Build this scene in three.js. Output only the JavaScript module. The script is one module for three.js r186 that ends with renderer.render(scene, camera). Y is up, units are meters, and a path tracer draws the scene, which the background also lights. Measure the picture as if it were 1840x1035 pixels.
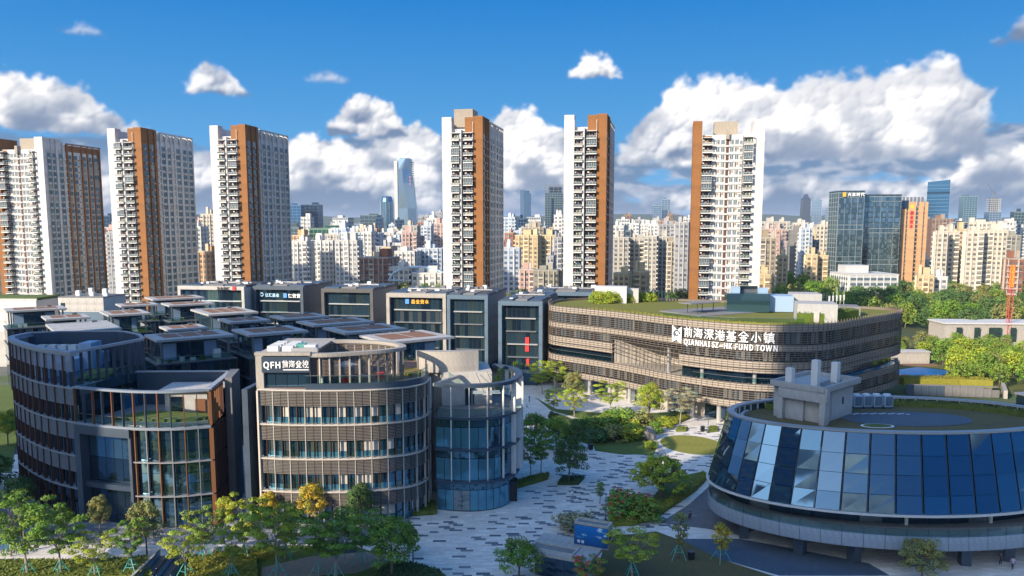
import * as THREE from 'three';
import { mergeGeometries } from 'three/addons/utils/BufferGeometryUtils.js';
import { MarchingCubes } from 'three/addons/objects/MarchingCubes.js';
import { FontLoader } from 'three/addons/loaders/FontLoader.js';
import { TextGeometry } from 'three/addons/geometries/TextGeometry.js';

// ---------- camera: a drone 48 m above the plaza, tilted a little down ----------
const scene = new THREE.Scene();
const camera = new THREE.PerspectiveCamera(39.282, 1840 / 1035, 0.5, 20000);
camera.position.set(0, 48, 0);
camera.rotation.x = -Math.atan(1450 / 12200);
camera.setViewOffset(1840, 1035, 0, -64.5, 1840, 1035);
camera.updateProjectionMatrix();

const renderer = new THREE.WebGLRenderer({ antialias: true });
renderer.toneMapping = THREE.LinearToneMapping;
renderer.toneMappingExposure = 2.1;
renderer.shadowMap.enabled = true;

// ---------- sun: low, behind the camera and to its left ----------
const SUN_AZ = 45 * Math.PI / 180, SUN_EL = 24 * Math.PI / 180;
const sun = new THREE.DirectionalLight(new THREE.Color(1.0, 0.86, 0.68), 3.6);
sun.position.set(-Math.sin(SUN_AZ) * Math.cos(SUN_EL) * 900, Math.sin(SUN_EL) * 900, Math.cos(SUN_AZ) * Math.cos(SUN_EL) * 900 - 200);
sun.target.position.set(0, 0, -200);
sun.castShadow = true; sun.shadow.mapSize.set(2048, 2048); sun.shadow.radius = 1.5;
Object.assign(sun.shadow.camera, { left: -400, right: 400, top: 300, bottom: -300, near: 10, far: 2500 });
scene.add(sun, sun.target);

// ---------- random numbers and noise ----------
let seedState = 7;
function reseed(n) { seedState = (n * 2654435761) >>> 0; }
function rnd(a = 1, b) {
  seedState = (seedState + 0x6D2B79F5) >>> 0;
  let t = seedState; t = Math.imul(t ^ (t >>> 15), t | 1); t ^= t + Math.imul(t ^ (t >>> 7), t | 61);
  const r = ((t ^ (t >>> 14)) >>> 0) / 4294967296;
  return b === undefined ? r * a : a + r * (b - a);
}
function hash2(x, y) { let h = Math.imul(x, 374761393) + Math.imul(y, 668265263) | 0; h = Math.imul(h ^ (h >>> 13), 1274126177); return ((h ^ (h >>> 16)) >>> 0) / 4294967296; }
function noise2(x, y) {
  const xi = Math.floor(x), yi = Math.floor(y), fx = x - xi, fy = y - yi, u = fx * fx * (3 - 2 * fx), v = fy * fy * (3 - 2 * fy);
  const a = hash2(xi, yi), b = hash2(xi + 1, yi), c = hash2(xi, yi + 1), d = hash2(xi + 1, yi + 1);
  return a + (b - a) * u + (c - a) * v + (a - b - c + d) * u * v;
}
function fbm(x, y, n = 4) { let s = 0, a = 0.5; for (let i = 0; i < n; i++) { s += a * noise2(x, y); x = x * 2.03 + 17.1; y = y * 2.03 + 5.7; a *= 0.5; } return s / (1 - Math.pow(0.5, n)); }
const clamp = (x, a = 0, b = 1) => Math.min(b, Math.max(a, x));
const sstep = (a, b, x) => { const t = clamp((x - a) / (b - a)); return t * t * (3 - 2 * t); };
const mix = (a, b, t) => a + (b - a) * t;

// ---------- sky: blue air and cumulus clouds, computed once as an equirectangular picture ----------
function makeSky() {
  const W = 4096, H = 2048, px = W / 360, d = new Float32Array(W * H * 4);
  // air
  for (let j = 0; j < H; j++) {
    const el = (j + 0.5) / H * 180 - 90;
    let r, g, b;
    if (el < 0) { const t = sstep(0, -6, el); r = mix(0.34, 0.16, t); g = mix(0.42, 0.17, t); b = mix(0.52, 0.17, t); }
    else {
      const t = Math.pow(clamp(el / 17), 0.75), k = sstep(17, 60, el);
      r = mix(0.13, 0.0, Math.pow(t, 0.5)); g = mix(mix(0.25, 0.096, t), 0.09, k); b = mix(mix(0.42, 0.305, t), 0.29, k);
    }
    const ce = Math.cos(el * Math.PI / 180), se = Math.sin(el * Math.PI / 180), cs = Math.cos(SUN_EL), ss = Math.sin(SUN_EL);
    for (let i = 0; i < W; i++) {
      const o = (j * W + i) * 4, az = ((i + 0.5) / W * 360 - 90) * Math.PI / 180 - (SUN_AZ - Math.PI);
      // sun-side glow after the CIE clear sky, added to lift fill in the shade
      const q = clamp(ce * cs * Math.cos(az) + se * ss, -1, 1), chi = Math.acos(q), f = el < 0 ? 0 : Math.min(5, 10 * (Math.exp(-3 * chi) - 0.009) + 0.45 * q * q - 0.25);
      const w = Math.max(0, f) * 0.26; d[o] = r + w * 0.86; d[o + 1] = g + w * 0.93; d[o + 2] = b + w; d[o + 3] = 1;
    }
  }
  const put = (i, j, r, g, b, a) => {
    if (a <= 0) return;
    const o = (j * W + ((i % W) + W) % W) * 4;
    d[o] += (r - d[o]) * a; d[o + 1] += (g - d[o + 1]) * a; d[o + 2] += (b - d[o + 2]) * a;
  };
  const I = (az) => (0.25 + az / 360) * W, J = (el) => (el + 90) / 180 * H;
  // layered cloud far off, low over the horizon, all the way round
  for (let j = Math.floor(J(0)); j < J(8.5); j++) for (let i = 0; i < W; i++) {
    const el = (j + 0.5) / H * 180 - 90, az = i / px;
    const w = fbm(az * 0.16, el * 0.5, 3);
    const n = fbm(az * 0.2 + 3 * w, el * 1.15 + 9 + w, 5), m = fbm(az * 0.75 + 40 + 2 * w, el * 2.1 + 3, 5);
    const cover = sstep(0.40, 0.58, n + 0.10 * sstep(7, 3, el) - 0.5 * sstep(4.6, 8.3, el) + 0.05);
    const lit = sstep(0.42, 0.72, m) * sstep(0.3, 2.2, el), pink = sstep(3.5, 0.5, el);
    put(i, j, mix(0.075, 0.28, lit) + 0.02 * pink, mix(0.11, 0.28, lit), mix(0.175, 0.31, lit), cover * 0.8);
  }
  // cumulus: a heaped height field of rounded cells under a crest line, lit from the sun's side
  const cell = (x, y) => {
    const xi = Math.floor(x), yi = Math.floor(y); let m = 9;
    for (let p = -1; p < 2; p++) for (let q = -1; q < 2; q++) {
      const dx = xi + p + hash2(xi + p, yi + q) - x, dy = yi + q + hash2(yi + q + 57, xi + p - 31) - y, v = dx * dx + dy * dy; if (v < m) m = v;
    }
    return 1 - Math.min(1, m * 0.95);
  };
  const sq = (v) => v * v * (3 - 2 * v);
  const lx = -0.50, ly = 0.56, lz = 0.66;
  function cloud(a0, a1, base, tops, scale, grey = 0, soft = 0.22, alpha = 1) {   // tops: crest heights from a0 to a1
    const sd = rnd(200), crest = Math.max(...tops), mg = scale * 0.8;
    const i0 = Math.floor(I(a0 - mg)), i1 = Math.ceil(I(a1 + mg)), j0 = Math.floor(J(base - mg)), j1 = Math.ceil(J(crest + mg)), w = i1 - i0 + 1, h = j1 - j0 + 1;
    const T = new Float32Array(w * h), Z = new Float32Array(w * h);
    for (let j = 0; j < h; j++) for (let i = 0; i < w; i++) {
      const a = (i + i0 + 0.5) / W * 360 - 90, e = (j + j0 + 0.5) / H * 180 - 90;
      const wx = (fbm(a / scale * 0.9 + sd, e / scale * 0.9, 3) - 0.5) * scale * 0.8, wy = (fbm(a / scale * 0.9 - sd, e / scale * 0.9 + 60, 3) - 0.5) * scale * 0.6;
      const A = a + wx, Ee = e + wy, f = clamp((A - a0) / (a1 - a0)) * (tops.length - 1), k = Math.min(tops.length - 2, Math.floor(f)), u = f - k, top = mix(tops[k], tops[k + 1], u * u * (3 - 2 * u));
      const m = Math.min((top - Ee) / scale, (e - base + 0.25 * wy) / scale * 1.6, (A - a0 + 0.2) / scale * 1.2, (a1 - A + 0.2) / scale * 1.2);
      const x = (a + 0.12 * wx) / scale + sd, y = (e + 0.12 * wy) / scale;
      const b = 0.56 * cell(x * 0.8, y * 0.95) + 0.27 * cell(x * 1.9 + 9, y * 2.1) + 0.12 * cell(x * 4.1, y * 4.3 + 5) + 0.05 * cell(x * 9, y * 9) + 0.08 * (fbm(x * 7, y * 7, 3) - 0.5);
      T[j * w + i] = m - 0.32 + 0.9 * (b - 0.55) + 0.55 * (fbm(x * 3.2 + 40, y * 3.8, 5) - 0.5);
      Z[j * w + i] = Math.sqrt(clamp(m + 0.25, 0, 1.6)) * 0.75 + 0.85 * (0.60 * sq(cell(x * 0.8, y * 0.95)) + 0.27 * sq(cell(x * 1.9 + 9, y * 2.1)) + 0.10 * sq(cell(x * 4.1, y * 4.3 + 5)) + 0.05 * (fbm(x * 6, y * 6, 3) - 0.5));
    }
    for (let j = 1; j < h - 1; j++) for (let i = 1; i < w - 1; i++) {
      const o = j * w + i, al = Math.pow(sstep(-0.05, soft * 1.9, T[o]), 0.9) * alpha; if (al <= 0.003) continue;
      const g = scale * px * 0.23, nx = -(Z[o + 1] - Z[o - 1]) * g, ny = -(Z[o + w] - Z[o - w]) * g, l = 1 / Math.sqrt(nx * nx + ny * ny + 1);
      const a = (i + i0 + 0.5) / W * 360 - 90, e = (j + j0 + 0.5) / H * 180 - 90, hg = clamp((e - base) / Math.max(0.4, crest - base));
      const patch = fbm(a / scale * 0.55 + sd * 3, e / scale * 0.8, 3);
      let s = clamp(0.22 + 0.95 * (nx * lx + ny * ly + lz) * l) * mix(0.14, 1.0, sstep(-0.08, 0.5, hg + 1.1 * (patch - 0.48)));
      s = clamp(s * (1.1 - 0.5 * sstep(0.55, 0.35, patch)) - grey);
      put(i + i0, j + j0, mix(0.085, 0.60, s), mix(0.125, 0.58, s), mix(0.20, 0.565, s), al);
    }
  }
  reseed(11);
  // the clouds in view (degrees right of the view axis, degrees above the horizon)
  cloud(-36, -5, 0.6, [3.0, 4.2, 3.4, 4.4, 5.2, 4.6, 5.4, 6.2, 5.4], 1.7, 0.24, 0.35);
  cloud(-16.2, -4.2, 2.4, [5.0, 6.6, 6.3, 5.4, 6.4, 7.4, 6.0], 1.3, 0.02);
  cloud(-2.2, 4.6, 2.4, [7.2, 8.6, 8.3, 7.2, 4.5], 1.2, -0.04);
  cloud(6, 42, 0.7, [3.0, 2.6, 3.4, 4.0, 3.0, 3.6, 4.4, 4.8, 4.2], 1.5, 0.22, 0.35);
  cloud(26.5, 44, 2.4, [3.0, 4.7, 5.3, 5.6, 5.2, 4], 1.2, 0.0);
  cloud(-44, -24.0, 5.6, [7.6, 8.0, 7.6, 9.2, 9.0, 6.4], 1.3, 0.02);
  cloud(-12.7, -6.8, 6.0, [7.4, 9.0, 8.7, 6.6], 1.0, 0.20);
  cloud(7.2, 30.2, 4.0, [6.4, 8.4, 9.8, 10.4, 9.9, 9.7, 10.0, 10.4, 10.6, 10.7, 8.2], 1.8, -0.05);
  cloud(8.0, 18.0, 4.2, [5.6, 7.4, 8.4, 9.2, 8.2, 5.4], 1.5, 0.24, 0.4);
  cloud(-21.6, -17.4, 8.4, [9.4, 10.8, 10.3, 8.9], 0.8, 0.14, 0.4, 0.95);
  cloud(4.0, 7.5, 10.0, [10.8, 11.9, 11.7, 10.6], 0.7, 0.02, 0.4);
  cloud(29.8, 34.5, 10.5, [11.2, 12.6, 12.4], 0.9, 0.2, 0.45);
  cloud(-28.6, -26.0, 11.4, [11.9, 12.4, 12.0], 0.6, 0.3, 0.7, 0.6);
  cloud(-14.0, -11.0, 9.5, [10.0, 10.7, 10.1], 0.6, 0.24, 0.7, 0.6);
  cloud(22.6, 25.2, 15.4, [15.9, 16.4, 15.8], 0.6, 0.05, 0.6, 0.7);
  // the same kind of sky all round
  for (let k = 0; k < 44; k++) {
    const a = 52 + (k % 22) * 12.2 + rnd(-4, 4), b = k < 22 ? rnd(3, 9) : rnd(14, 34), w = rnd(8, 17), h = rnd(2.5, 6.5);
    cloud(a - w / 2, a + w / 2, b, [b + h * 0.4, b + h, b + h * 0.8, b + h * 0.9, b + h * 0.4], 1.5, rnd(0, 0.1));
  }
  const t = new THREE.DataTexture(d, W, H, THREE.RGBAFormat, THREE.FloatType);
  t.mapping = THREE.EquirectangularReflectionMapping; t.magFilter = THREE.LinearFilter; t.minFilter = THREE.LinearFilter; t.colorSpace = THREE.LinearSRGBColorSpace;
  t.needsUpdate = true;
  return t;
}
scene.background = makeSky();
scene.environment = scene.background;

// ---------- helpers ----------
const usedNames = {};
function numbered(n) { if (!(n in usedNames)) { usedNames[n] = 0; return n; } usedNames[n]++; return n + '_' + String(usedNames[n]).padStart(3, '0'); }
function tag(o, label, category, group) { o.userData.label = label; o.userData.category = category; if (group) o.userData.group = group; return o; }
function thing(name, label, category, x = 0, y = 0, z = 0, ry = 0, group) {
  const o = new THREE.Group(); o.name = numbered(name); o.position.set(x, y, z); o.rotation.y = ry; scene.add(o);
  return tag(o, label, category, group);
}
function mesh(name, geo, mat, parent) { const m = new THREE.Mesh(geo, mat); m.name = name; m.castShadow = m.receiveShadow = true; parent.add(m); return m; }
function struct(name, geo, mat) { const m = mesh(numbered(name), geo, mat, scene); m.userData.kind = 'structure'; return m; }
const cubeGeo = new THREE.BoxGeometry(1, 1, 1); cubeGeo.translate(0, 0.5, 0);
// a bar, slab or panel: centre x,z, underside y, size w,h,d
const boxCache = {};
function bx(parent, name, mat, x, y, z, w, h, d, ry = 0) {
  const big = mat.map && Math.max(w, h, d) > 2.5, key = big && [w, h, d].map((v) => v.toFixed(2)).join();   // large textured faces get uv in metres
  const m = mesh(name, big ? boxCache[key] ??= new MB().box(0, 0, 0, w, h, d).geo() : cubeGeo, mat, parent); m.position.set(x, y, z); if (!big) m.scale.set(w, h, d); m.rotation.y = ry; return m;
}
class MB {
  constructor() { this.p = []; this.u = []; this.c = []; this.col = [1, 1, 1]; }
  tint(c) { this.col = c; return this; }
  tri(a, b, c, ua = [0, 0], ub = [1, 0], uc = [1, 1]) { this.p.push(...a, ...b, ...c); this.u.push(...ua, ...ub, ...uc); const k = this.col; this.c.push(k[0], k[1], k[2], k[0], k[1], k[2], k[0], k[1], k[2]); }
  quad(a, b, c, d) {
    const w = Math.hypot(b[0] - a[0], b[1] - a[1], b[2] - a[2]), h = Math.hypot(d[0] - a[0], d[1] - a[1], d[2] - a[2]);
    this.tri(a, b, c, [0, 0], [w, 0], [w, h]); this.tri(a, c, d, [0, 0], [w, h], [0, h]);
  }
  box(x, y, z, w, h, d, ry = 0, skip = '') {
    const c = Math.cos(ry), s = Math.sin(ry), P = (i, j, k) => [x + i * w / 2 * c + k * d / 2 * s, y + j * h, z - i * w / 2 * s + k * d / 2 * c];
    this.quad(P(-1, 0, 1), P(1, 0, 1), P(1, 1, 1), P(-1, 1, 1));
    if (!skip.includes('b')) this.quad(P(1, 0, -1), P(-1, 0, -1), P(-1, 1, -1), P(1, 1, -1));
    this.quad(P(1, 0, 1), P(1, 0, -1), P(1, 1, -1), P(1, 1, 1)); this.quad(P(-1, 0, -1), P(-1, 0, 1), P(-1, 1, 1), P(-1, 1, -1));
    this.quad(P(-1, 1, 1), P(1, 1, 1), P(1, 1, -1), P(-1, 1, -1)); if (!skip.includes('u')) this.quad(P(-1, 0, -1), P(1, 0, -1), P(1, 0, 1), P(-1, 0, 1));
    return this;
  }
  tube(p, q, r0, r1, n = 6) {
    const d = new THREE.Vector3(q[0] - p[0], q[1] - p[1], q[2] - p[2]).normalize(), e = Math.abs(d.y) > 0.9 ? new THREE.Vector3(1, 0, 0) : new THREE.Vector3(0, 1, 0);
    const a = new THREE.Vector3().crossVectors(d, e).normalize(), b = new THREE.Vector3().crossVectors(d, a);
    const R = (o, r, t) => [o[0] + (a.x * Math.cos(t) + b.x * Math.sin(t)) * r, o[1] + (a.y * Math.cos(t) + b.y * Math.sin(t)) * r, o[2] + (a.z * Math.cos(t) + b.z * Math.sin(t)) * r];
    for (let i = 0; i < n; i++) { const t = i / n * 6.2832, v = (i + 1) / n * 6.2832; this.quad(R(p, r0, v), R(p, r0, t), R(q, r1, t), R(q, r1, v)); }
    for (let i = 1; i < n - 1; i++) this.tri(R(q, r1, 0), R(q, r1, i / n * 6.2832), R(q, r1, (i + 1) / n * 6.2832));
    return this;
  }
  prism(poly, y0, y1, cap = 3) {   // poly: [x, z] points
    const n = poly.length;
    for (let i = 0; i < n; i++) { const a = poly[i], b = poly[(i + 1) % n]; this.quad([a[0], y0, a[1]], [b[0], y0, b[1]], [b[0], y1, b[1]], [a[0], y1, a[1]]); }
    if (cap) {
      const f = THREE.ShapeUtils.triangulateShape(poly.map((q) => new THREE.Vector2(q[0], q[1])), []);
      for (const [i, j, k] of f) for (const [bit, y] of [[1, y1], [2, y0]]) if (cap & bit) this.tri(...[i, j, k].map((t) => [poly[t][0], y, poly[t][1]]), poly[i], poly[j], poly[k]);
    }
    return this;
  }
  geo() {
    const g = new THREE.BufferGeometry();
    g.setAttribute('position', new THREE.Float32BufferAttribute(this.p, 3)); g.setAttribute('uv', new THREE.Float32BufferAttribute(this.u, 2)); g.setAttribute('color', new THREE.Float32BufferAttribute(this.c, 3));
    // faces of caps and walls may wind either way: the path tracer draws both sides
    g.computeVertexNormals(); return g;
  }
  build(name, mat, parent) { return mesh(name, this.geo(), mat, parent); }
}
// a line on the ground plan, run so that the outside lies on its left hand seen from above with z towards the viewer
function makePath(pts, smooth = false, closed = false) {
  let q = pts;
  if (smooth) { const c = new THREE.CatmullRomCurve3(pts.map((p) => new THREE.Vector3(p[0], 0, p[1])), closed, 'centripetal'); q = c.getPoints(pts.length * 12).map((v) => [v.x, v.z]); }
  else if (closed) q = [...pts, pts[0]];
  const L = [0]; for (let i = 1; i < q.length; i++) L.push(L[i - 1] + Math.hypot(q[i][0] - q[i - 1][0], q[i][1] - q[i - 1][1]));
  const len = L[L.length - 1];
  const at = (s, off = 0) => {
    s = clamp(s, 0, len); let i = 1; while (i < q.length - 1 && L[i] < s) i++;
    const f = (s - L[i - 1]) / (L[i] - L[i - 1] || 1), x = mix(q[i - 1][0], q[i][0], f), z = mix(q[i - 1][1], q[i][1], f);
    let tx = q[i][0] - q[i - 1][0], tz = q[i][1] - q[i - 1][1]; const m = Math.hypot(tx, tz) || 1; tx /= m; tz /= m;
    return { x: x - tz * off, z: z + tx * off, tx, tz, ry: Math.atan2(-tz, tx) };
  };
  return { at, len, q };
}
// a curved bar that follows a path between distances s0 and s1, offsets o0..o1 outward, heights y0..y1
function ribbon(mb, path, s0, s1, o0, o1, y0, y1, step = 1.5) {
  const n = Math.max(1, Math.ceil((s1 - s0) / step)); let prev = null;
  for (let i = 0; i <= n; i++) {
    const s = mix(s0, s1, i / n), A = path.at(s, o0), B = path.at(s, o1), c = [[A.x, y0, A.z], [B.x, y0, B.z], [B.x, y1, B.z], [A.x, y1, A.z]];
    if (prev) { mb.quad(prev[1], c[1], c[2], prev[2]); mb.quad(c[0], prev[0], prev[3], c[3]); mb.quad(prev[2], c[2], c[3], prev[3]); mb.quad(prev[0], c[0], c[1], prev[1]); }
    if (i === 0 || i === n) mb.quad(c[0], c[1], c[2], c[3]);
    prev = c;
  }
  return mb;
}
function band(parent, name, mat, path, s0, s1, o0, o1, y0, y1, step) { return ribbon(new MB(), path, s0, s1, o0, o1, y0, y1, step).build(name, mat, parent); }
function post(parent, name, mat, path, s, off, y0, y1, w, d) { const p = path.at(s, off); return bx(parent, name, mat, p.x, y0, p.z, w, y1 - y0, d, p.ry); }

// ---------- materials ----------
function tex(w, h, f, rep = 1, srgb = true) {   // f(x, y) -> [r, g, b] 0..1
  const d = new Uint8Array(w * h * 4);
  for (let j = 0; j < h; j++) for (let i = 0; i < w; i++) { const c = f(i, j), o = (j * w + i) * 4; d[o] = clamp(c[0]) * 255; d[o + 1] = clamp(c[1]) * 255; d[o + 2] = clamp(c[2]) * 255; d[o + 3] = 255; }
  const t = new THREE.DataTexture(d, w, h); t.wrapS = t.wrapT = THREE.RepeatWrapping; t.magFilter = THREE.LinearFilter; t.minFilter = THREE.LinearMipmapLinearFilter; t.generateMipmaps = true;
  if (srgb) t.colorSpace = THREE.SRGBColorSpace; t.repeat.set(rep, rep); t.needsUpdate = true; return t;
}
const wrapNoise = (x, y, n, k) => { const a = fbm(x / n * k, y / n * k, 4), b = fbm((x - n) / n * k, y / n * k, 4), c = fbm(x / n * k, (y - n) / n * k, 4), e = fbm((x - n) / n * k, (y - n) / n * k, 4), u = x / n, v = y / n; return a * (1 - u) * (1 - v) + b * u * (1 - v) + c * (1 - u) * v + e * u * v; };
const grainTex = tex(256, 256, (x, y) => { const v = 0.80 + 0.16 * (wrapNoise(x, y, 256, 5) - 0.5) + 0.14 * (wrapNoise(x, y, 256, 40) - 0.5) + 0.12 * (wrapNoise(x * 6 % 256, y, 256, 8) - 0.5) + 0.05 * (hash2(x, y) - 0.5); return [v, v, v]; }, 0.12);
const lin = (r, g, b) => new THREE.Color().setRGB(r, g, b);
function M(r, g, b, rough = 0.8, o = {}) { return new THREE.MeshStandardMaterial({ color: lin(r, g, b), roughness: rough, ...o }); }
function G_(r, g, b, rough = 0.8, o = {}) { return M(r / 0.78, g / 0.78, b / 0.78, rough, { map: grainTex, ...o }); }   // with surface grain
const glassOf = (r, g, b, rough = 0.05, o = {}) => M(r, g, b, rough, { metalness: 0.85, ...o });
const mat = {
  white: G_(0.73, 0.71, 0.68), brown: G_(0.33, 0.135, 0.035), beigeBox: G_(0.42, 0.36, 0.28), concrete: G_(0.52, 0.51, 0.49), stoneLight: G_(0.50, 0.455, 0.395), stonePale: G_(0.6, 0.57, 0.52),
  darkStone: G_(0.075, 0.105, 0.145, 0.45), louvreWarm: M(0.20, 0.18, 0.16, 0.5, { metalness: 0.2 }), bronze: M(0.26, 0.115, 0.05, 0.5, { metalness: 0.2 }), edge: M(0.28, 0.32, 0.37, 0.45, { metalness: 0.3 }), thinSilver: M(0.36, 0.37, 0.38, 0.4, { metalness: 0.4 }), darkMetal: M(0.06, 0.09, 0.13, 0.4, { metalness: 0.4 }), midMetal: M(0.20, 0.21, 0.22, 0.4, { metalness: 0.5 }), rim: M(0.36, 0.37, 0.38, 0.45, { metalness: 0.3 }),
  silver: M(0.55, 0.54, 0.52, 0.35, { metalness: 0.5 }), fin: M(0.62, 0.55, 0.47, 0.5, { metalness: 0.15 }), finPale: M(0.68, 0.66, 0.63, 0.5, { metalness: 0.1 }), copper: M(0.22, 0.095, 0.045, 0.5, { metalness: 0.25 }), rust: G_(0.115, 0.05, 0.034, 0.7),
  louvre: M(0.24, 0.28, 0.33, 0.5, { metalness: 0.3 }), slat: M(0.16, 0.125, 0.095, 0.55, { metalness: 0.1 }), slatLight: M(0.40, 0.35, 0.295, 0.6),
  glass: glassOf(0.12, 0.24, 0.33), glassBlue: glassOf(0.12, 0.33, 0.46, 0.05, { metalness: 0.6 }), glassDark: glassOf(0.06, 0.115, 0.17), glassGreen: glassOf(0.16, 0.26, 0.27), glassPale: glassOf(0.32, 0.38, 0.40, 0.12),
  blind: M(0.5, 0.48, 0.43, 0.7), railGlass: new THREE.MeshPhysicalMaterial({ color: lin(0.75, 0.88, 0.86), roughness: 0.04, transmission: 1, thickness: 0, ior: 1.5 }),
  grass: G_(0.12, 0.17, 0.03, 0.95), grassDry: G_(0.16, 0.13, 0.05, 0.95), hedge: M(0.07, 0.115, 0.018, 0.9, { vertexColors: true }), soil: G_(0.09, 0.07, 0.05, 0.95),
  roofDark: G_(0.12, 0.13, 0.14, 0.7), roofPanel: G_(0.30, 0.15, 0.08, 0.8), roofGrey: G_(0.27, 0.26, 0.25, 0.8), deck: G_(0.25, 0.14, 0.09, 0.8), tileBlue: G_(0.12, 0.19, 0.26, 0.5),
  vc: M(1, 1, 1, 0.75, { vertexColors: true }), vcGloss: M(1, 1, 1, 0.25, { vertexColors: true }), letter: M(0.85, 0.84, 0.82, 0.5), teal: M(0.08, 0.42, 0.36, 0.5), red: M(0.55, 0.03, 0.03, 0.6), gold: M(0.75, 0.42, 0.05, 0.5), skyBlue: M(0.10, 0.32, 0.62, 0.5),
  ac: M(0.62, 0.62, 0.6, 0.6), water: new THREE.MeshPhysicalMaterial({ color: lin(0.03, 0.30, 0.55), roughness: 0.4 }), acBlue: M(0.30, 0.42, 0.55, 0.6), trunk: G_(0.20, 0.155, 0.11, 0.9), trunkPale: G_(0.38, 0.34, 0.29, 0.9), black: M(0.015, 0.015, 0.016, 0.5),
};
const D2R = Math.PI / 180;

// ---------- the ground ----------
function flat(name, poly, y, m) { const mb = new MB(); mb.prism(poly, y - 0.02, y, 1); return struct(name, mb.geo(), m); }
const groundTex = tex(512, 512, (x, y) => { const n = wrapNoise(x, y, 512, 7), m = wrapNoise(x, y, 512, 30); const g = sstep(0.42, 0.58, n); return [mix(0.45, 0.33, g) + 0.14 * (m - 0.5), mix(0.45, 0.40, g) + 0.14 * (m - 0.5), mix(0.44, 0.22, g) + 0.1 * (m - 0.5)]; }, 0.006);
struct('ground', (() => { const g = new THREE.PlaneGeometry(16000, 16000); g.rotateX(-Math.PI / 2); const u = g.attributes.uv; for (let i = 0; i < u.count; i++) u.setXY(i, u.getX(i) * 16000, u.getY(i) * 16000); g.translate(0, -0.12, -5000); return g; })(), M(0.75, 0.75, 0.75, 0.95, { map: groundTex }));
// plaza: pale stone planks with darker ones let in
const pavingTex = tex(512, 512, (x, y) => {
  const row = Math.floor(y / 16), sh = (row % 2) * 24 + (row % 3) * 11, col = Math.floor(((x + sh) % 512) / 64), h = hash2(col + 5, row), n = wrapNoise(x, y, 512, 9), m = wrapNoise(x, y, 512, 60);
  const jnt = (y % 16 < 1 || (x + sh) % 64 < 1) ? 0.86 : 1, v = (0.85 + 0.10 * (h - 0.5) + 0.16 * (n - 0.5) + 0.10 * (m - 0.5)) * jnt;
  return [v * 1.02, v * 0.985, v * 0.94];
}, 1 / 14.4);
const paving = M(1, 1, 1, 0.75, { map: pavingTex });
const plazaPoly = [[-130, -96], [96, -96], [120, -130], [118, -180], [60, -205], [14, -262], [-4, -262], [-2, -200], [-20, -170], [-44, -176], [-100, -172], [-130, -150]];
const plaza = flat('plaza', plazaPoly, 0, paving);
flat('forecourt', [[-130, -118], [-130, -150], [-100, -150], [-75, -131], [-60, -127], [-46, -128.5], [-44, -134], [-40, -129.5], [-28, -128], [-17, -131], [-16.4, -124], [-20, -118.5]], 0.004, G_(0.27, 0.29, 0.32, 0.75));
const pathDark = G_(0.20, 0.20, 0.21, 0.8);
flat('footpath', [[24.2, -127.4], [31.2, -136.8], [41.7, -154.6], [42.3, -161.4], [49.2, -161.4], [46.4, -129.9], [35.9, -122.1], [31.3, -124.9]], 0.004, pathDark);
flat('ramp_path', [[35.5, -120.7], [42, -117], [51.4, -111.5], [52.6, -107.3], [37.2, -107.3], [28.1, -114.9], [25.5, -120.7]], 0.004, G_(0.10, 0.14, 0.19, 0.7));
// lawns
flat('lawn', Array.from({ length: 40 }, (_, i) => [40.3 + 6.9 * Math.cos(i / 40 * 6.2832) + 0.8 * Math.sin(i / 40 * 6.2832), -175.6 + 8.2 * Math.sin(i / 40 * 6.2832)]), 0.03, G_(0.27, 0.265, 0.04, 0.95));
flat('lawn', [[18, -176.5], [25.6, -180.9], [31.1, -181.8], [32.4, -175.1], [30.1, -167.2], [22.6, -168], [18.1, -170.6]], 0.03, mat.grass);
flat('lawn', [[-78.6, -111.5], [-56, -112.9], [-50.1, -112.3], [-48.1, -113.5], [-41.1, -116.8], [-33.9, -118.1], [-23.6, -117.6], [-18, -113.5], [-12.7, -110.3], [-8.9, -102.8], [-72.8, -102.8]], 0.03, mat.grass);
flat('lawn', [[14.8, -121.4], [23, -123.7], [26.9, -119.1], [30.1, -113.3], [38, -105.4], [10.6, -104.5], [13.1, -113.9]], 0.03, mat.grassDry);
flat('garden_path', [[-35.6, -109.9], [-29.5, -113.9], [-21.6, -115.5], [-17.4, -112.7], [-21.8, -108.1], [-34.4, -105.9]], 0.036, G_(0.34, 0.29, 0.23, 0.9));
flat('lawn', [[-166.5, -237.4], [-154.3, -246.1], [-113.1, -179.9], [-98.8, -154.6], [-114.2, -154.6]], 0.03, mat.grass);
const planterPoly = [[15.1, -127.9], [19, -126.4], [24.3, -131], [32.5, -142.5], [38, -151.7], [37.3, -155.3], [31.8, -151.7], [28.2, -147], [23.9, -136.8], [18.9, -132.1]];
flat('planting_bed', planterPoly, 0.05, mat.grass);
const bedBack = [[8.7, -190.2], [17.3, -175.1], [30, -177], [35.5, -190.2], [49, -211.2], [37.8, -206.7], [23.3, -206.7], [11.9, -211.2], [4.9, -230.9], [3.8, -214.6]];
flat('planting_bed', bedBack, 0.04, mat.grass);
flat('planting_bed', [[0.5, -144.4], [6.9, -150.3], [7.5, -154.6], [4.3, -152.4], [0.5, -149.3]], 0.05, mat.grass);
flat('planting_bed', [[8.4, -147], [12.5, -147], [14.2, -151.7], [9.7, -152.4]], 0.05, mat.grass);
flat('garden_path', [[5, -204.8], [12.4, -195.8], [17.1, -185.9], [21.1, -189.1], [16.9, -200.5], [10.3, -209.3], [4.9, -233.3], [3.2, -225.5]], 0.06, paving);
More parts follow.
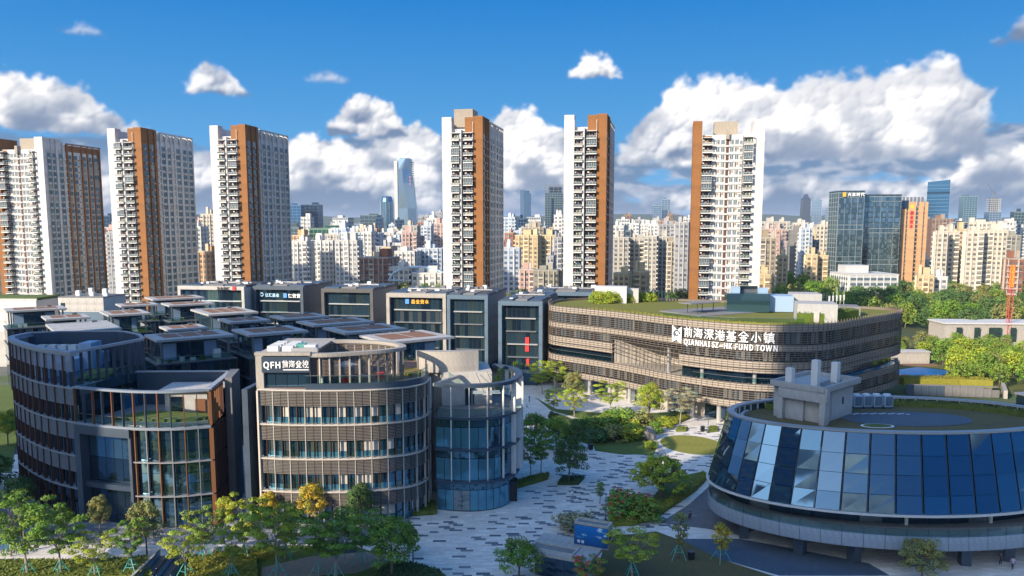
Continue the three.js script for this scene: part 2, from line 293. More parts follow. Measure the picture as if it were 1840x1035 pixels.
// stone of the round lawn's edge walk
flat('stepping_path', [[32.6, -178.9], [33, -169.7], [33.2, -165.5], [31.7, -165.5], [31.6, -177.5], [34.2, -184.9], [37.4, -189.1], [37.9, -188], [34.9, -182.9]], 0.064, mat.stonePale);
// dark planks in the paving: the widest ones one by one, the far ones joined
{
  reseed(21); const list = [], darks = [G_(0.15, 0.17, 0.20, 0.7), G_(0.21, 0.23, 0.26, 0.7), G_(0.29, 0.30, 0.32, 0.7)];
  const inside = (x, z) => x > -118 && x < 92 && z > -196 && z < -101 && !(x < -14 && z > -118.5) && !(x > 14 && x < 44 && z > -124) && !(x > 31 && z > -152) && !(x < -14 && z < -134) && !(x < 3 && x > -16 && z < -131) && Math.hypot((x - 40) / 8, (z + 175.6) / 9) > 1 && !(x > 12 && x < 31 && z < -170 && z > -200) && !(x < 9 && z < -148);
  for (let r = 0; r < 150; r++) for (let c = 0; c < 60; c++) {
    if (hash2(r + 3, c + 71) > 0.38) continue;
    const x = -118 + c * 3.7 + (r % 4) * 0.92 + hash2(c, r) * 0.9, z = -196 + r * 0.74;
    if (inside(x, z)) list.push([x, z, 1.3 + 0.8 * hash2(c + 9, r), Math.hypot(x, z)]);
  }
  const pale = G_(0.58, 0.58, 0.57, 0.75), inFore = (p) => p[0] < -17.5 && p[1] > -129 && p[1] < -118;
  const shown = list.filter((p) => Math.abs(p[0]) < p[3] * 0.56).sort((a, b) => a[3] - b[3]);
  const rest = new MB();
  const pick = shown.filter((p) => (p[0] > -16 && p[1] < -104 && p[1] > -150) || inFore(p)), other = shown.filter((p) => !pick.includes(p));
  [...pick, ...other].forEach((p, i) => {
    if (i < 300) bx(plaza, 'paving_plank', inFore(p) ? pale : darks[i % 3], p[0], 0.0, p[1], p[2], inFore(p) ? 0.009 : 0.006, 0.72);
    else rest.box(p[0], 0.0, p[1], p[2], 0.006, 0.72, 0, 'u');
  });
  const r = rest.build('paving_planks_far', darks[1], plaza); r.userData.kind = 'stuff';
}

// ---------- six residential towers ----------
const TURN = -11 * D2R, STOREY = 3.0;
const cGlassT = [0.10, 0.15, 0.18], cWhite = [0.72, 0.69, 0.64], cBrown = [0.33, 0.135, 0.035];
reseed(31);
function balconyGeo(w, wallCol, k) {   // origin: left end of the slab at the wall line; z towards the street
  let b = new MB(); const D = 1.5, z0 = -1.4;
  b.tint(cWhite).box(w / 2, 0.02, z0 + (D + 1.5) / 2, w, 0.18, D + 1.5);
  b.tint([0.035, 0.042, 0.05]).box(w / 2, 0.2, z0 + 0.03, w - 0.5, 2.3, 0.05);              // door glass
  b.tint([0.5, 0.5, 0.48]); for (const f of [0.22, 0.5, 0.78]) b.box(w * f, 0.2, z0 + 0.08, 0.08, 2.3, 0.06);
  const base = b; b = new MB();
  b.tint(cWhite).box(w / 2, 0.2, z0 + D + 1.4, w, 0.12, 0.1);
  b.tint(k % 3 === 1 ? [0.30, 0.30, 0.27] : [0.10, 0.13, 0.14]).box(w / 2, 0.32, z0 + D + 1.4, w - 0.1, 0.78, 0.06);   // railing pane
  b.tint(cWhite); for (let i = 0; i <= 3; i++) b.box(0.05 + (w - 0.1) * i / 3, 0.48, z0 + D + 1.41, 0.07, 0.7, 0.08);
  b.box(w / 2, 1.12, z0 + D + 1.41, w, 0.07, 0.1);
  if (k === 2) { b.tint([0.09, 0.12, 0.135]).box(w / 2, 1.2, z0 + D + 1.38, w - 0.2, 1.5, 0.05); b.tint(cWhite); for (let i = 0; i <= 4; i++) b.box(0.1 + (w - 0.2) * i / 4, 1.2, z0 + D + 1.4, 0.06, 1.55, 0.07); }   // glazed in
  const rail = b; b = base;
  const hues = [[0.28, 0.07, 0.06], [0.06, 0.10, 0.22], [0.5, 0.46, 0.42], [0.36, 0.25, 0.08], [0.36, 0.2, 0.26], [0.10, 0.18, 0.10], [0.2, 0.2, 0.22]];
  for (let i = 0; i < 7; i++) if (rnd() < 0.6) { b.tint(hues[Math.floor(rnd(7))]).box(rnd(0.5, w - 0.5), rnd(1.2, 1.6), z0 + rnd(1.2, 2.2), rnd(0.3, 0.6), rnd(0.4, 0.8), 0.06); }   // washing
  for (let i = 0; i < 3; i++) if (rnd() < 0.5) { b.tint([0.05, 0.11, 0.025]).box(rnd(0.3, w - 0.3), 0.5, z0 + 2.6, rnd(0.4, 0.8), rnd(0.5, 1.0), 0.5, rnd(1)); }   // pot plants
  b.tint([0.6, 0.6, 0.58]).box(rnd() < 0.5 ? 0.55 : w - 0.55, 1.9, z0 + 0.5, 0.8, 0.55, 0.35);   // air conditioner
  return [b.geo(), rail.geo()];
}
const balconySets = [cWhite, cBrown].map((c) => Array.from({ length: 7 }, (_, k) => balconyGeo(3.8, c, k)));
const winGeo = (() => { const b = new MB(); b.tint([0.66, 0.63, 0.58]).box(0, 0, -0.02, 1, 1, 0.12); b.tint([0.11, 0.15, 0.18]).box(-0.23, 0.06, 0.02, 0.38, 0.88, 0.1); b.box(0.23, 0.06, 0.02, 0.38, 0.88, 0.1); return b.geo(); })();
const winGeo2 = (() => { const b = new MB(); b.tint([0.66, 0.63, 0.58]).box(0, 0, -0.02, 1, 1, 0.12); b.tint([0.26, 0.27, 0.26]).box(-0.23, 0.06, 0.02, 0.38, 0.88, 0.1); b.tint([0.10, 0.13, 0.15]).box(0.23, 0.06, 0.02, 0.38, 0.88, 0.1); return b.geo(); })();
const winGeo3 = (() => { const b = new MB(); b.tint([0.66, 0.63, 0.58]).box(0, 0, -0.02, 1, 1, 0.12); b.tint([0.12, 0.10, 0.09]).box(-0.23, 0.06, 0.02, 0.38, 0.88, 0.1); b.tint([0.30, 0.22, 0.16]).box(0.23, 0.4, 0.02, 0.38, 0.5, 0.1); return b.geo(); })();
const winGeos = [winGeo, winGeo, winGeo2, winGeo3];
function balconies(t, x, n, y0, set, w) {
  for (let i = 0; i < n; i++) { const [bg, rg] = balconySets[set][Math.floor(rnd(7))], m = mesh('balcony', bg, mat.vcGloss, t); mesh('railing', rg, mat.vcGloss, m); m.position.set(x, y0 + i * STOREY, 0.1); m.scale.x = w / 3.8; }
}
// the long flank (local plane x = X), windows by column, ribs between them
function flank(t, X, cols, n, y0, ribs, sillCol) {
  for (const [z, w, kind] of cols) {
    const g = new MB(), a = new MB();
    for (let i = 0; i < n; i++) {
      const y = y0 + i * STOREY;
      if (kind === 'loggia') { a.tint(sillCol).box(X + 0.25, y - 0.35, z, 0.9, 0.3, w); g.tint(sillCol).box(X + 0.05, y + 0.4, z - w * 0.42, 0.35, 1.8, 0.1); continue; }
      g.tint([0.45, 0.45, 0.45]).box(X + 0.06, y - 0.1, z, 0.1, 2.15, w);
      const c = rnd() < 0.12 ? [0.30, 0.29, 0.24] : rnd() < 0.3 ? [0.09, 0.18, 0.22] : [0.065, 0.115, 0.145];
      g.tint(c).box(X + 0.10, y, z - w * 0.25, 0.08, 1.95, w * 0.46); g.tint(rnd() < 0.2 ? [0.16, 0.22, 0.23] : c).box(X + 0.10, y, z + w * 0.25, 0.08, 1.95, w * 0.46);
      a.tint(sillCol).box(X + 0.2, y - 0.75, z, 0.55, 0.16, w); a.tint([0.6, 0.6, 0.58]).box(X + 0.28, y - 0.58, z + (rnd() - 0.5) * w * 0.5, 0.4, 0.5, 0.75);
    }
    g.build('window_column', mat.vcGloss, t).userData.kind = 'stuff'; a.build('ledge_column', mat.vc, t).userData.kind = 'stuff';
  }
  for (const [z, w, h, m] of ribs) bx(t, 'rib', m, X + 0.24, 0, z, 0.6, h, w);
}
const N_FLOORS = 28, Y0 = 2.0;
function slimTower(name, label, x, z, box) {
  const t = thing(name, label, 'tower', x, 0, z, TURN, 'brown and white residential towers');
  bx(t, 'white_wall', mat.white, 2, 0, -2, 4, 92.6, 4);
  bx(t, 'core_wall', mat.white, 5.5, 0, -20.9, 11, 88, 38.2);
  bx(t, 'back_wall', mat.white, 13.9, 0, -25.3, 5.8, 88, 29.4);
  bx(t, 'brown_wall', mat.brown, 15.1, 0, -5.3, 3.8, 92.8, 10.6);
  bx(t, 'brown_recess', mat.brown, 11.2, 0, -6.1, 4.0, 92.6, 9.0);
  bx(t, 'white_fin', mat.white, 7.9, 0, -0.4, 0.7, 87.5, 2.4);
  bx(t, 'gap_panel', mat.darkStone, 8.7, 0, -1.72, 0.8, 87, 0.1);
  bx(t, 'corner_post', mat.white, 4.15, 80, 0.55, 0.16, 10.5, 0.16); bx(t, 'corner_post', mat.white, 13.0, 80, 0.55, 0.16, 10.5, 0.16);
  for (let i = 0; i < N_FLOORS; i++) bx(t, 'gap_beam', mat.white, 8.72, Y0 + i * STOREY, -0.8, 0.9, 0.35, 1.4);
  balconies(t, 4.0, N_FLOORS, Y0, 0, 3.5); balconies(t, 9.2, N_FLOORS, Y0, 1, 3.9);
  bx(t, 'roof_slab', mat.white, 5.8, Y0 + N_FLOORS * STOREY, -0.2, 3.6, 0.3, 3.0); bx(t, 'roof_slab', mat.white, 11.1, Y0 + N_FLOORS * STOREY, -0.2, 4.0, 0.3, 3.0);
  flank(t, 17.0, [[-2.6, 3.0], [-7.4, 2.6]], N_FLOORS, Y0 + 0.7, [[-4.9, 0.5, 92.5, mat.brown], [-9.6, 1.6, 92.5, mat.brown]], cBrown);
  flank(t, 16.8, [[-12.4, 1.6, 'loggia'], [-15.8, 3.2], [-20.2, 2.8], [-23.2, 1.6, 'loggia'], [-27.4, 3.4], [-32.8, 3.6], [-37.6, 3.2]], N_FLOORS, Y0 + 0.7, [[-13.8, 0.6, 91.5, mat.white], [-18.0, 1.2, 91.5, mat.white], [-21.9, 0.5, 91.5, mat.white], [-24.9, 1.0, 91.5, mat.white], [-30.0, 1.6, 91.5, mat.white], [-35.4, 0.5, 91.5, mat.white], [-39.6, 0.8, 91.5, mat.white]], cWhite);
  bx(t, 'parapet_beam', mat.white, 17.0, 91.5, -26, 0.9, 0.6, 27.4); bx(t, 'parapet_beam', mat.white, 0.5, 88, -22, 0.9, 4.2, 36); bx(t, 'parapet_beam', mat.white, 8.6, 88, -39.6, 17, 4.2, 0.7);
  bx(t, 'parapet_wall', mat.white, 16.2, 88, -26, 0.3, 3.2, 27.2);
  if (box) { bx(t, 'roof_box', mat.beigeBox, 6.6, 88, -14, 8, 9, 9); }
  return t;
}
function wideTower(name, label, x, z, side) {
  const t = thing(name, label, 'tower', x, 0, z, TURN, 'brown and white residential towers');
  bx(t, 'brown_wall', mat.brown, 1.8, 0, -6, 3.6, 92.8, 12);
  bx(t, 'white_wall', mat.white, 25.8, 0, -6, 4.4, 93.0, 12);
  bx(t, 'core_wall', mat.white, 15.8, 0, -19, 24.4, 87.4, 34.6);
  bx(t, 'brown_recess', mat.brown, 5.6, 0, -4.1, 4.0, 87.0, 5.0); bx(t, 'white_recess', mat.white, 21.7, 0, -4.1, 3.8, 87.0, 5.0);
  bx(t, 'facade_wall', mat.white, 13.7, 0, -2.2, 12.0, 87.2, 2.2); bx(t, 'centre_strip', mat.rust, 13.7, 0, -1.08, 1.1, 85.5, 0.25);
  balconies(t, 3.7, N_FLOORS, Y0, 1, 4.0); balconies(t, 19.9, N_FLOORS, Y0, 0, 3.8);
  for (let i = 0; i < N_FLOORS; i++) {
    for (const [wx, ww] of [[8.3, 1.0], [9.9, 1.6], [11.9, 1.6], [15.4, 1.6], [17.4, 1.6], [19.0, 1.0]]) { const m = mesh('window', winGeos[Math.floor(rnd(4))], mat.vcGloss, t); m.position.set(wx, Y0 + 0.5 + i * STOREY, -1.05); m.scale.set(ww, ww < 1.2 ? 1.5 : 2.0, 1); }
    bx(t, 'floor_band', mat.white, 13.7, Y0 - 0.45 + i * STOREY, -0.95, 12.0, 0.5, 0.35);
    if (i % 1 === 0) { bx(t, 'centre_beam', mat.white, 13.7, Y0 - 0.55 + i * STOREY, -0.85, 1.3, 0.7, 0.5); }
  }
  bx(t, 'roof_slab', mat.white, 5.6, Y0 + N_FLOORS * STOREY, -0.2, 4.0, 0.3, 3.0); bx(t, 'roof_slab', mat.white, 21.7, Y0 + N_FLOORS * STOREY, -0.2, 3.8, 0.3, 3.0);
  bx(t, 'corner_post', mat.white, 3.75, 76, 1.7, 0.16, 13, 0.16); bx(t, 'corner_post', mat.white, 23.5, 76, 1.7, 0.16, 11, 0.16);
  bx(t, 'roof_box', mat.beigeBox, 13.4, 87.4, -12, 9.5, 6.0, 8); bx(t, 'roof_stair', mat.beigeBox, 13.6, 85.4, -0.95, 1.4, 3.6, 2.3);
  if (side) {
    flank(t, 28.0, [[-3.4, 2.0], [-6.4, 2.0], [-11.0, 2.2], [-13.4, 1.6, 'loggia']], N_FLOORS, Y0 + 0.7, [[-4.9, 0.35, 92.5, mat.white], [-8.4, 1.4, 92.5, mat.white], [-12.3, 0.4, 91.5, mat.white]], cWhite);
    bx(t, 'brown_flank', mat.brown, 26.0, 0, -26.5, 3.9, 90.5, 24.4); bx(t, 'white_flank', mat.white, 26.0, 0, -13.1, 3.95, 90.2, 2.4);
    flank(t, 27.95, [[-17.2, 2.2], [-21.0, 2.4], [-23.4, 1.6, 'loggia'], [-27.2, 2.4], [-31.6, 2.0], [-35.6, 3.6]], N_FLOORS, Y0 + 0.7, [[-15.2, 1.2, 91.0, mat.brown], [-19.1, 0.7, 91.0, mat.brown], [-25.2, 0.9, 91.0, mat.brown], [-29.4, 0.9, 91.0, mat.brown], [-33.3, 0.6, 91.0, mat.brown], [-38.2, 0.8, 91.0, mat.brown]], cBrown);
    bx(t, 'parapet_beam', mat.brown, 28.2, 90.9, -26.8, 0.8, 0.5, 24);
  } else bx(t, 'flank_wall', mat.white, 26.4, 0, -24, 3.1, 90, 24);
  return t;
}
wideTower('residential_tower', 'leftmost wide tower with pale window bay, white corner wall and brown flank', -247.3, -390.3, true).scale.y = 0.972;
slimTower('residential_tower', 'slim white and brown tower second from the picture\'s left edge', -182.9, -372);
slimTower('residential_tower', 'slim white and brown tower half in shade, just left of the distant cluster', -132.7, -361.5);
slimTower('residential_tower', 'slim white and brown tower with a beige box on its roof', -28.5, -335, true);
slimTower('residential_tower', 'slim white and brown tower without roof box, behind the curved slatted building', 20.8, -328.5);
wideTower('residential_tower', 'wide tower seen front on, brown wall one side, white wall other', 69.5, -316, false).scale.set(0.945, 0.955, 1);

// ---------- curved dark office building at the left, with louvres, copper fins and roof gardens ----------
const LV = [-2.95, 2.7, 8.5, 14.4, 20.3, 26.0];
function louvrePanel(parent, path, s0, s1, off, y0, y1, n, m = mat.louvre) {   // a bay of horizontal slats, too fine to pick apart
  const b = new MB(); for (let i = 0; i < n; i++) { const y = mix(y0, y1, (i + 0.3) / n); ribbon(b, path, s0, s1, off - 0.05, off + 0.12, y, y + (y1 - y0) / n * 0.5, 3); }
  return b.build('louvre_panel', m, parent);
}
function railing(parent, path, s0, s1, off, y, h = 1.2, bay = 2.4) {
  const n = Math.max(1, Math.round((s1 - s0) / bay));
  for (let i = 0; i < n; i++) band(parent, 'railing_pane', mat.railGlass, path, mix(s0, s1, i / n) + 0.04, mix(s0, s1, (i + 1) / n) - 0.04, off - 0.01, off + 0.01, y, y + h, 1.2);
  band(parent, 'handrail', mat.midMetal, path, s0, s1, off - 0.04, off + 0.04, y + h, y + h + 0.07, 1.2);
}
{
  const t = thing('curved_office_building', 'dark curved office building with copper fins, louvres and two roof gardens', 'building', 0, 2.8, 0); t.scale.set(0.94, 0.957, 0.94);
  const left = makePath([[-98.6, -163], [-98.4, -157], [-90.8, -148], [-83, -141.4], [-75.6, -137.0]], true), right = makePath([[-75.6, -137.0], [-69, -134.5], [-62.5, -132.9], [-56.5, -132.9], [-51.3, -134.6]], true), side = makePath([[-51.3, -134.6], [-53.3, -151]]);
  const top = makePath([[-76.2, -138.2], [-73.9, -146], [-71.4, -154.5]], false), back = [[-71.4, -154.5], [-74.8, -160.5], [-80.6, -165.6], [-92.8, -165.5], [-98.6, -163]];
  const inset = (p, o) => Array.from({ length: 13 }, (_, i) => { const a = p.at(p.len * i / 12, o); return [a.x, a.z]; });
  // massing
  new MB().prism([...inset(left, -1.0), ...inset(right, -1.2), ...inset(side, -0.5), [-60, -166], ...back.slice(2)], -2.92, 14.4).build('core', mat.glassDark, t);
  new MB().prism([...inset(left, -1.0), ...inset(top, -0.6), ...back], 14.4, 20.3).build('upper_core', mat.glassDark, t);
  // left, louvred front
  const nb = 13, sl = left.len / nb;
  for (let f = 1; f < LV.length; f++) {
    const y0 = LV[f - 1], y1 = LV[f], ym = y0 + (y1 - y0) * 0.47;
    band(t, 'floor_edge', mat.edge, left, 0, left.len, -1.2, 0.2, y1 - 0.28, y1, 1.2);
    for (let i = 0; i < nb; i++) {
      if (f > 1) louvrePanel(t, left, i * sl + 0.1, (i + 1) * sl - 0.1, -0.1, ym, y1 - 0.28, 14);
      if (f < 5) band(t, 'window_pane', i % 3 ? mat.glassDark : mat.glass, left, i * sl + 0.15, (i + 1) * sl - 0.15, -0.75, -0.7, y0 + 0.1, ym, 1.5);
      post(t, 'fin', mat.rust, left, i * sl + 0.05, -0.1, y0 + 0.02, y1 - 0.3, 0.13, 0.6);  // darker than the lit wing's fins: shade put into the colour
      post(t, 'mullion', mat.darkMetal, left, (i + 0.5) * sl, -0.35, y0 + 0.02, ym, 0.1, 0.5);
    }
  }
  band(t, 'roof_rim', mat.edge, left, 0, left.len, -0.8, 0.35, 26.0, 26.5, 1.2);
  // screen of the upper roof garden
  band(t, 'roof_rim', mat.edge, top, 0, top.len, -0.5, 0.35, 26.0, 26.45, 2); band(t, 'floor_edge', mat.glass, top, 0, top.len, -0.2, 0.2, 18.6, 20.4, 2);
  for (let i = 0; i <= 9; i++) post(t, 'screen_fin', mat.darkMetal, top, top.len * i / 9, 0, 20.4, 26.0, 0.22, 0.55);
  railing(t, top, 0, top.len, -0.35, 20.4, 1.3);
  const rb = makePath(back); band(t, 'parapet_wall', mat.darkMetal, rb, 0, rb.len, -0.25, 0.25, 14.4, 26.3, 2); band(t, 'roof_rim', mat.rim, rb, 0, rb.len, -0.3, 0.4, 26.3, 26.5, 2);
  new MB().prism([[-97, -160], [-90, -149.5], [-85, -145], [-83, -164.5], [-92, -164.6]], 20.3, 22.6).build('plant_room', mat.acBlue, t);
  for (let i = 0; i < 6; i++) bx(t, 'air_conditioner', mat.ac, -95.4 + i * 2.1, 22.6, -162.4, 1.6, 1.5, 1.4);
  bx(t, 'plant_tower', mat.acBlue, -83.4, 20.3, -158, 2.4, 5.0, 4); bx(t, 'roof_garden', mat.grass, -78, 20.3, -150, 5, 0.25, 11, 16 * D2R);
  // right wing: open screen round the lower roof garden
  const nr = 12, sr = right.len / nr, portal = 5.6 * sr;
  band(t, 'roof_rim', mat.edge, right, 0, right.len, -0.5, 0.35, 20.3, 20.65, 1.2);
  for (let i = 0; i <= nr; i++) { post(t, 'screen_fin', i === nr ? mat.bronze : i % 2 ? mat.darkMetal : mat.copper, right, i * sr, 0, 14.5, 20.3, i === nr ? 0.45 : 0.14, 0.5); }
  railing(t, right, 0, right.len, -0.45, 14.45, 1.4, sr);
  band(t, 'floor_edge', mat.edge, right, 0, right.len, -0.6, 0.3, 14.1, 14.45, 1.2);
  new MB().prism([...inset(right, -1.0), ...inset(side, -0.8), [-70, -151]], 14.4, 14.5).build('terrace', mat.roofGrey, t);
  new MB().prism([[-70, -138], [-58, -136.5], [-53.5, -138], [-54, -142], [-66, -143.5]], 14.5, 14.95).build('roof_garden', mat.grass, t);
  bx(t, 'penthouse', mat.concrete, -58.2, 14.5, -146.5, 9.5, 4.2, 6.0, 4 * D2R); bx(t, 'penthouse_door', mat.copper, -56.4, 14.5, -143.3, 1.8, 2.6, 0.1, 4 * D2R); bx(t, 'penthouse_window', mat.glassDark, -60.6, 14.5, -143.2, 2.2, 3.0, 0.1, 4 * D2R); bx(t, 'penthouse_roof', mat.stonePale, -58.0, 18.7, -146, 11, 0.25, 7.6, 4 * D2R);
  bx(t, 'terrace_wall', mat.darkMetal, -62.5, 14.4, -151, 17, 6.2, 0.5, 2 * D2R); bx(t, 'roof_rim', mat.rim, -62.5, 20.6, -151, 17.4, 0.2, 0.8, 2 * D2R);
  band(t, 'roof_rim', mat.silver, side, 0, side.len, -0.7, 0.3, 20.3, 20.75, 3);
  for (let i = 1; i <= 6; i++) post(t, 'side_fin', i < 5 ? mat.bronze : mat.rust, side, i * 1.35, -0.2, 14.5, 20.3, 0.25, 1.1);
  new MB().prism([[-51.9, -143.5], [-50.6, -143.5], [-52.2, -152.5], [-54, -152.5]], -2.92, 20.9).build('stone_end_wall', G_(0.22, 0.22, 0.225), t);
  // portal
  band(t, 'portal_lintel', mat.darkStone, right, 0, portal, -0.8, 0.5, 12.6, 14.1, 1); post(t, 'portal_jamb', mat.darkStone, right, 0.6, -0.6, -2.92, 12.6, 1.3, 2.4); post(t, 'portal_jamb', mat.darkStone, right, portal, -0.3, -2.92, 12.6, 0.5, 1.6);
  for (let i = 0; i < 6; i++) { for (const [a, b, m] of [[-2.8, 3.2, mat.glassDark], [4.4, 8.4, mat.glassDark], [8.5, 12.5, mat.glass]]) band(t, 'portal_pane', m, right, 1.6 + i * 1.85, 1.6 + (i + 1) * 1.85 - 0.1, -1.15, -1.1, a, b, 1); }
  band(t, 'portal_canopy', mat.darkMetal, right, 1.3, portal, -1.1, 0.0, 3.3, 4.2, 1);
  // glazed bays beside it
  for (let f = 0; f < 3; f++) {
    const y0 = [-2.92, 2.7, 8.5][f], y1 = [2.7, 8.5, 14.1][f];
    band(t, 'floor_edge', mat.thinSilver, right, portal, right.len, -0.6, 0.25, y1 - 0.1, y1 + 0.1, 1.2);
    for (let i = 6; i < nr; i++) {
      post(t, 'fin', i % 2 ? mat.thinSilver : mat.bronze, right, i * sr, 0, y0 + 0.1, y1 - 0.1, 0.13, 0.5);
      const h = (y1 - y0 - 0.3) / 3;
      for (let k = 0; k < 3; k++) band(t, 'window_pane', (i + k) % 4 ? mat.glass : mat.glassGreen, right, i * sr + 0.15, (i + 1) * sr - 0.1, -0.55, -0.5, y0 + 0.18 + k * h, y0 + 0.12 + (k + 1) * h, 1);
    }
    post(t, 'corner_fin', mat.bronze, right, right.len, 0, y0 + 0.15, y1 - 0.15, 0.7, 0.7);
    for (let i = 0; i < 5; i++) post(t, 'side_pane', mat.glassDark, side, 1.2 + i * 1.5, 0.02, y0 + 0.2, y1 - 0.2, 1.3, 0.1);
    for (let i = 0; i < 6; i++) post(t, 'side_fin', mat.rust, side, 0.5 + i * 1.5, 0.25, y0 + 0.15, y1 - 0.15, 0.18, 0.6);
  }
}

// ---------- lit office building with the roof frame and sign, and the glass drum beside it ----------
{
  const t = thing('louvred_office_building', 'sunlit louvred office block with rooftop frame and white company sign', 'building', 0, 2.7, 0); t.scale.set(0.938, 0.957, 0.938);
  const front = makePath([[-43.7, -136.2], [-39.5, -135.4], [-35.1, -135.1], [-30.8, -135.1], [-26.7, -135.4], [-21.3, -136.6], [-17.4, -138.8], [-15.6, -142.0], [-15.3, -147.5]], true);
  const pts = (p, o, a = 0, b = p.len) => Array.from({ length: 21 }, (_, i) => { const q = p.at(mix(a, b, i / 20), o); return [q.x, q.z]; });
  new MB().prism([...pts(front, -0.9), [-16, -166], [-46, -166]], -2.8, 20.2).build('core', mat.glassDark, t);
  bx(t, 'left_wall', mat.darkStone, -44.9, -2.8, -150, 1.0, 23.2, 28, -4 * D2R);
  const lv = [-2.82, 2.9, 8.6, 14.5, 20.4], nb = 26, sb = front.len / nb;
  for (let f = 1; f < lv.length; f++) {
    const y0 = lv[f - 1], y1 = lv[f], ym = y0 + (y1 - y0) * 0.53;
    band(t, 'floor_edge', mat.fin, front, 0, front.len, -0.9, 0.25, y1 - 0.1, y1 + 0.08, 1);
    for (let i = 0; i < nb; i++) {
      louvrePanel(t, front, i * sb + 0.06, (i + 1) * sb - 0.06, -0.12, ym, y1 - 0.2, 10, mat.louvreWarm);
      const blind = hash2(i + 11, f) < 0.22, h = ym - y0 - 0.2;
      if (i === 0) continue;
      band(t, 'window_pane', hash2(i, f + 4) < 0.2 ? mat.glassGreen : mat.glassBlue, front, i * sb + 0.12, (i + 1) * sb - 0.12, -0.62, -0.58, y0 + 0.2, y0 + 0.2 + h * 0.34, 1);
      if (blind) band(t, 'blind', mat.blind, front, i * sb + 0.14, (i + 1) * sb - 0.14, -0.66, -0.62, y0 + 0.24 + h * 0.34, ym, 1);
      else band(t, 'window_pane', hash2(i * 3, f) < 0.25 ? mat.glassPale : mat.glass, front, i * sb + 0.12, (i + 1) * sb - 0.12, -0.62, -0.58, y0 + 0.26 + h * 0.34, ym, 1);
      post(t, 'mullion', i % 2 ? mat.rust : mat.fin, front, i * sb, -0.1, y0 + 0.15, y1 - 0.2, i % 2 ? 0.07 : 0.1, i % 2 ? 0.25 : 0.4);
    }
  }
  post(t, 'corner_fin', mat.fin, front, 0.1, 0, -2.7, 20.2, 0.3, 0.8);
  for (let f = 1; f < lv.length; f++) post(t, 'end_panel', mat.finPale, front, front.len - 0.3, 0.15, lv[f - 1] + 0.2, lv[f] - 0.3, 1.3, 0.25);
  new MB().prism([...pts(front, -0.3), [-16, -166], [-45, -166]], 20.2, 20.45).build('terrace', mat.deck, t);
  const s0 = 8.6;
  band(t, 'planter_edge', mat.darkMetal, front, s0, front.len, -0.8, -0.2, 20.45, 21.5, 1); railing(t, front, s0, front.len, -0.3, 21.5, 1.3, 2.2);
  // rooftop sign box
  bx(t, 'pier', mat.stoneLight, -43.4, 20.45, -137.4, 1.3, 5.6, 1.2); bx(t, 'roof_beam', mat.stoneLight, -39.4, 26.0, -137.4, 9.6, 0.55, 1.3);
  bx(t, 'box_wall', mat.darkMetal, -39.0, 20.45, -147, 8.0, 5.4, 19); bx(t, 'box_roof', mat.stoneLight, -39.4, 25.9, -147.6, 9.4, 0.35, 19);
  for (let i = 0; i < 4; i++) bx(t, 'window_pane', mat.glass, -41.8 + i * 1.95, 20.7, -137.4, 1.85, 2.0, 0.12);
  { const p = makePath([[-42.8, -137.3], [-34.9, -137.3]]); louvrePanel(t, p, 0, 7.9, 0, 22.9, 25.9, 16, mat.slat); }
  for (let r = 0; r < 2; r++) for (let i = 0; i < 4; i++) bx(t, 'air_conditioner', mat.ac, -41.8 + r * 2.6, 26.25, -140 - i * 1.9, 1.9, 1.0, 1.3);
  bx(t, 'air_handler', M(0.10, 0.32, 0.27, 0.6), -37.4, 26.25, -142, 1.6, 1.1, 1.8); bx(t, 'duct', mat.ac, -35.6, 26.25, -141.6, 2.0, 1.0, 2.0); bx(t, 'duct', mat.silver, -36.2, 26.25, -139.6, 4.6, 0.7, 1.1);
  // ring beam on columns
  const ring = makePath([[-35, -137.4], [-32, -137.4], [-27.2, -139.3], [-22.6, -142.0], [-19.8, -145.4], [-20.8, -149.2], [-24.8, -153.0], [-31.2, -154.9], [-35.6, -154.4]], true);
  band(t, 'ring_beam', mat.stoneLight, ring, 0, ring.len, -0.9, 0.4, 25.7, 26.3, 0.8);
  for (let i = 0; i <= 22; i++) post(t, 'ring_column', i > 6 && i < 13 ? mat.midMetal : mat.fin, ring, ring.len * i / 22, -0.3, 20.45, 25.7, 0.22, 0.4);
  louvrePanel(t, ring, 0, ring.len * 0.42, -0.5, 22.4, 25.6, 14, mat.slat); louvrePanel(t, ring, ring.len * 0.62, ring.len, -0.5, 21.4, 25.6, 14, mat.slat);
  bx(t, 'white_column', mat.finPale, -33.6, 20.45, -139.4, 0.9, 5.2, 0.9);
  bx(t, 'red_seat', mat.red, -29.5, 20.45, -142, 1.6, 0.8, 1.2); bx(t, 'red_seat', mat.red, -24.4, 20.45, -147, 1.4, 0.9, 1.4); bx(t, 'table_top', mat.stonePale, -27, 21.1, -144.6, 2.4, 0.12, 1.6);
  { const m = new MB(); m.tint([0.6, 0.58, 0.55]); for (let i = 0; i < 8; i++) { const a = i / 8 * 6.2832, b = (i + 1) / 8 * 6.2832; m.tri([-30, 24.0, -144.5], [-30 + 2.2 * Math.cos(a), 23.2, -144.5 + 2.2 * Math.sin(a)], [-30 + 2.2 * Math.cos(b), 23.2, -144.5 + 2.2 * Math.sin(b)]); } m.tube([-30, 20.45, -144.5], [-30, 24, -144.5], 0.06, 0.06); m.build('parasol', mat.vc, t); }
  new MB().prism([[-21, -150], [-18, -147.5], [-16.6, -149], [-17.6, -154], [-22, -156]], 20.45, 20.9).build('roof_garden', G_(0.30, 0.22, 0.03, 0.95), t);
  // stone parapet of the rear wing
  const pw = makePath([[-18.2, -153.5], [-15.0, -152.2], [-10.5, -152.0], [-6.5, -153.4]], true);
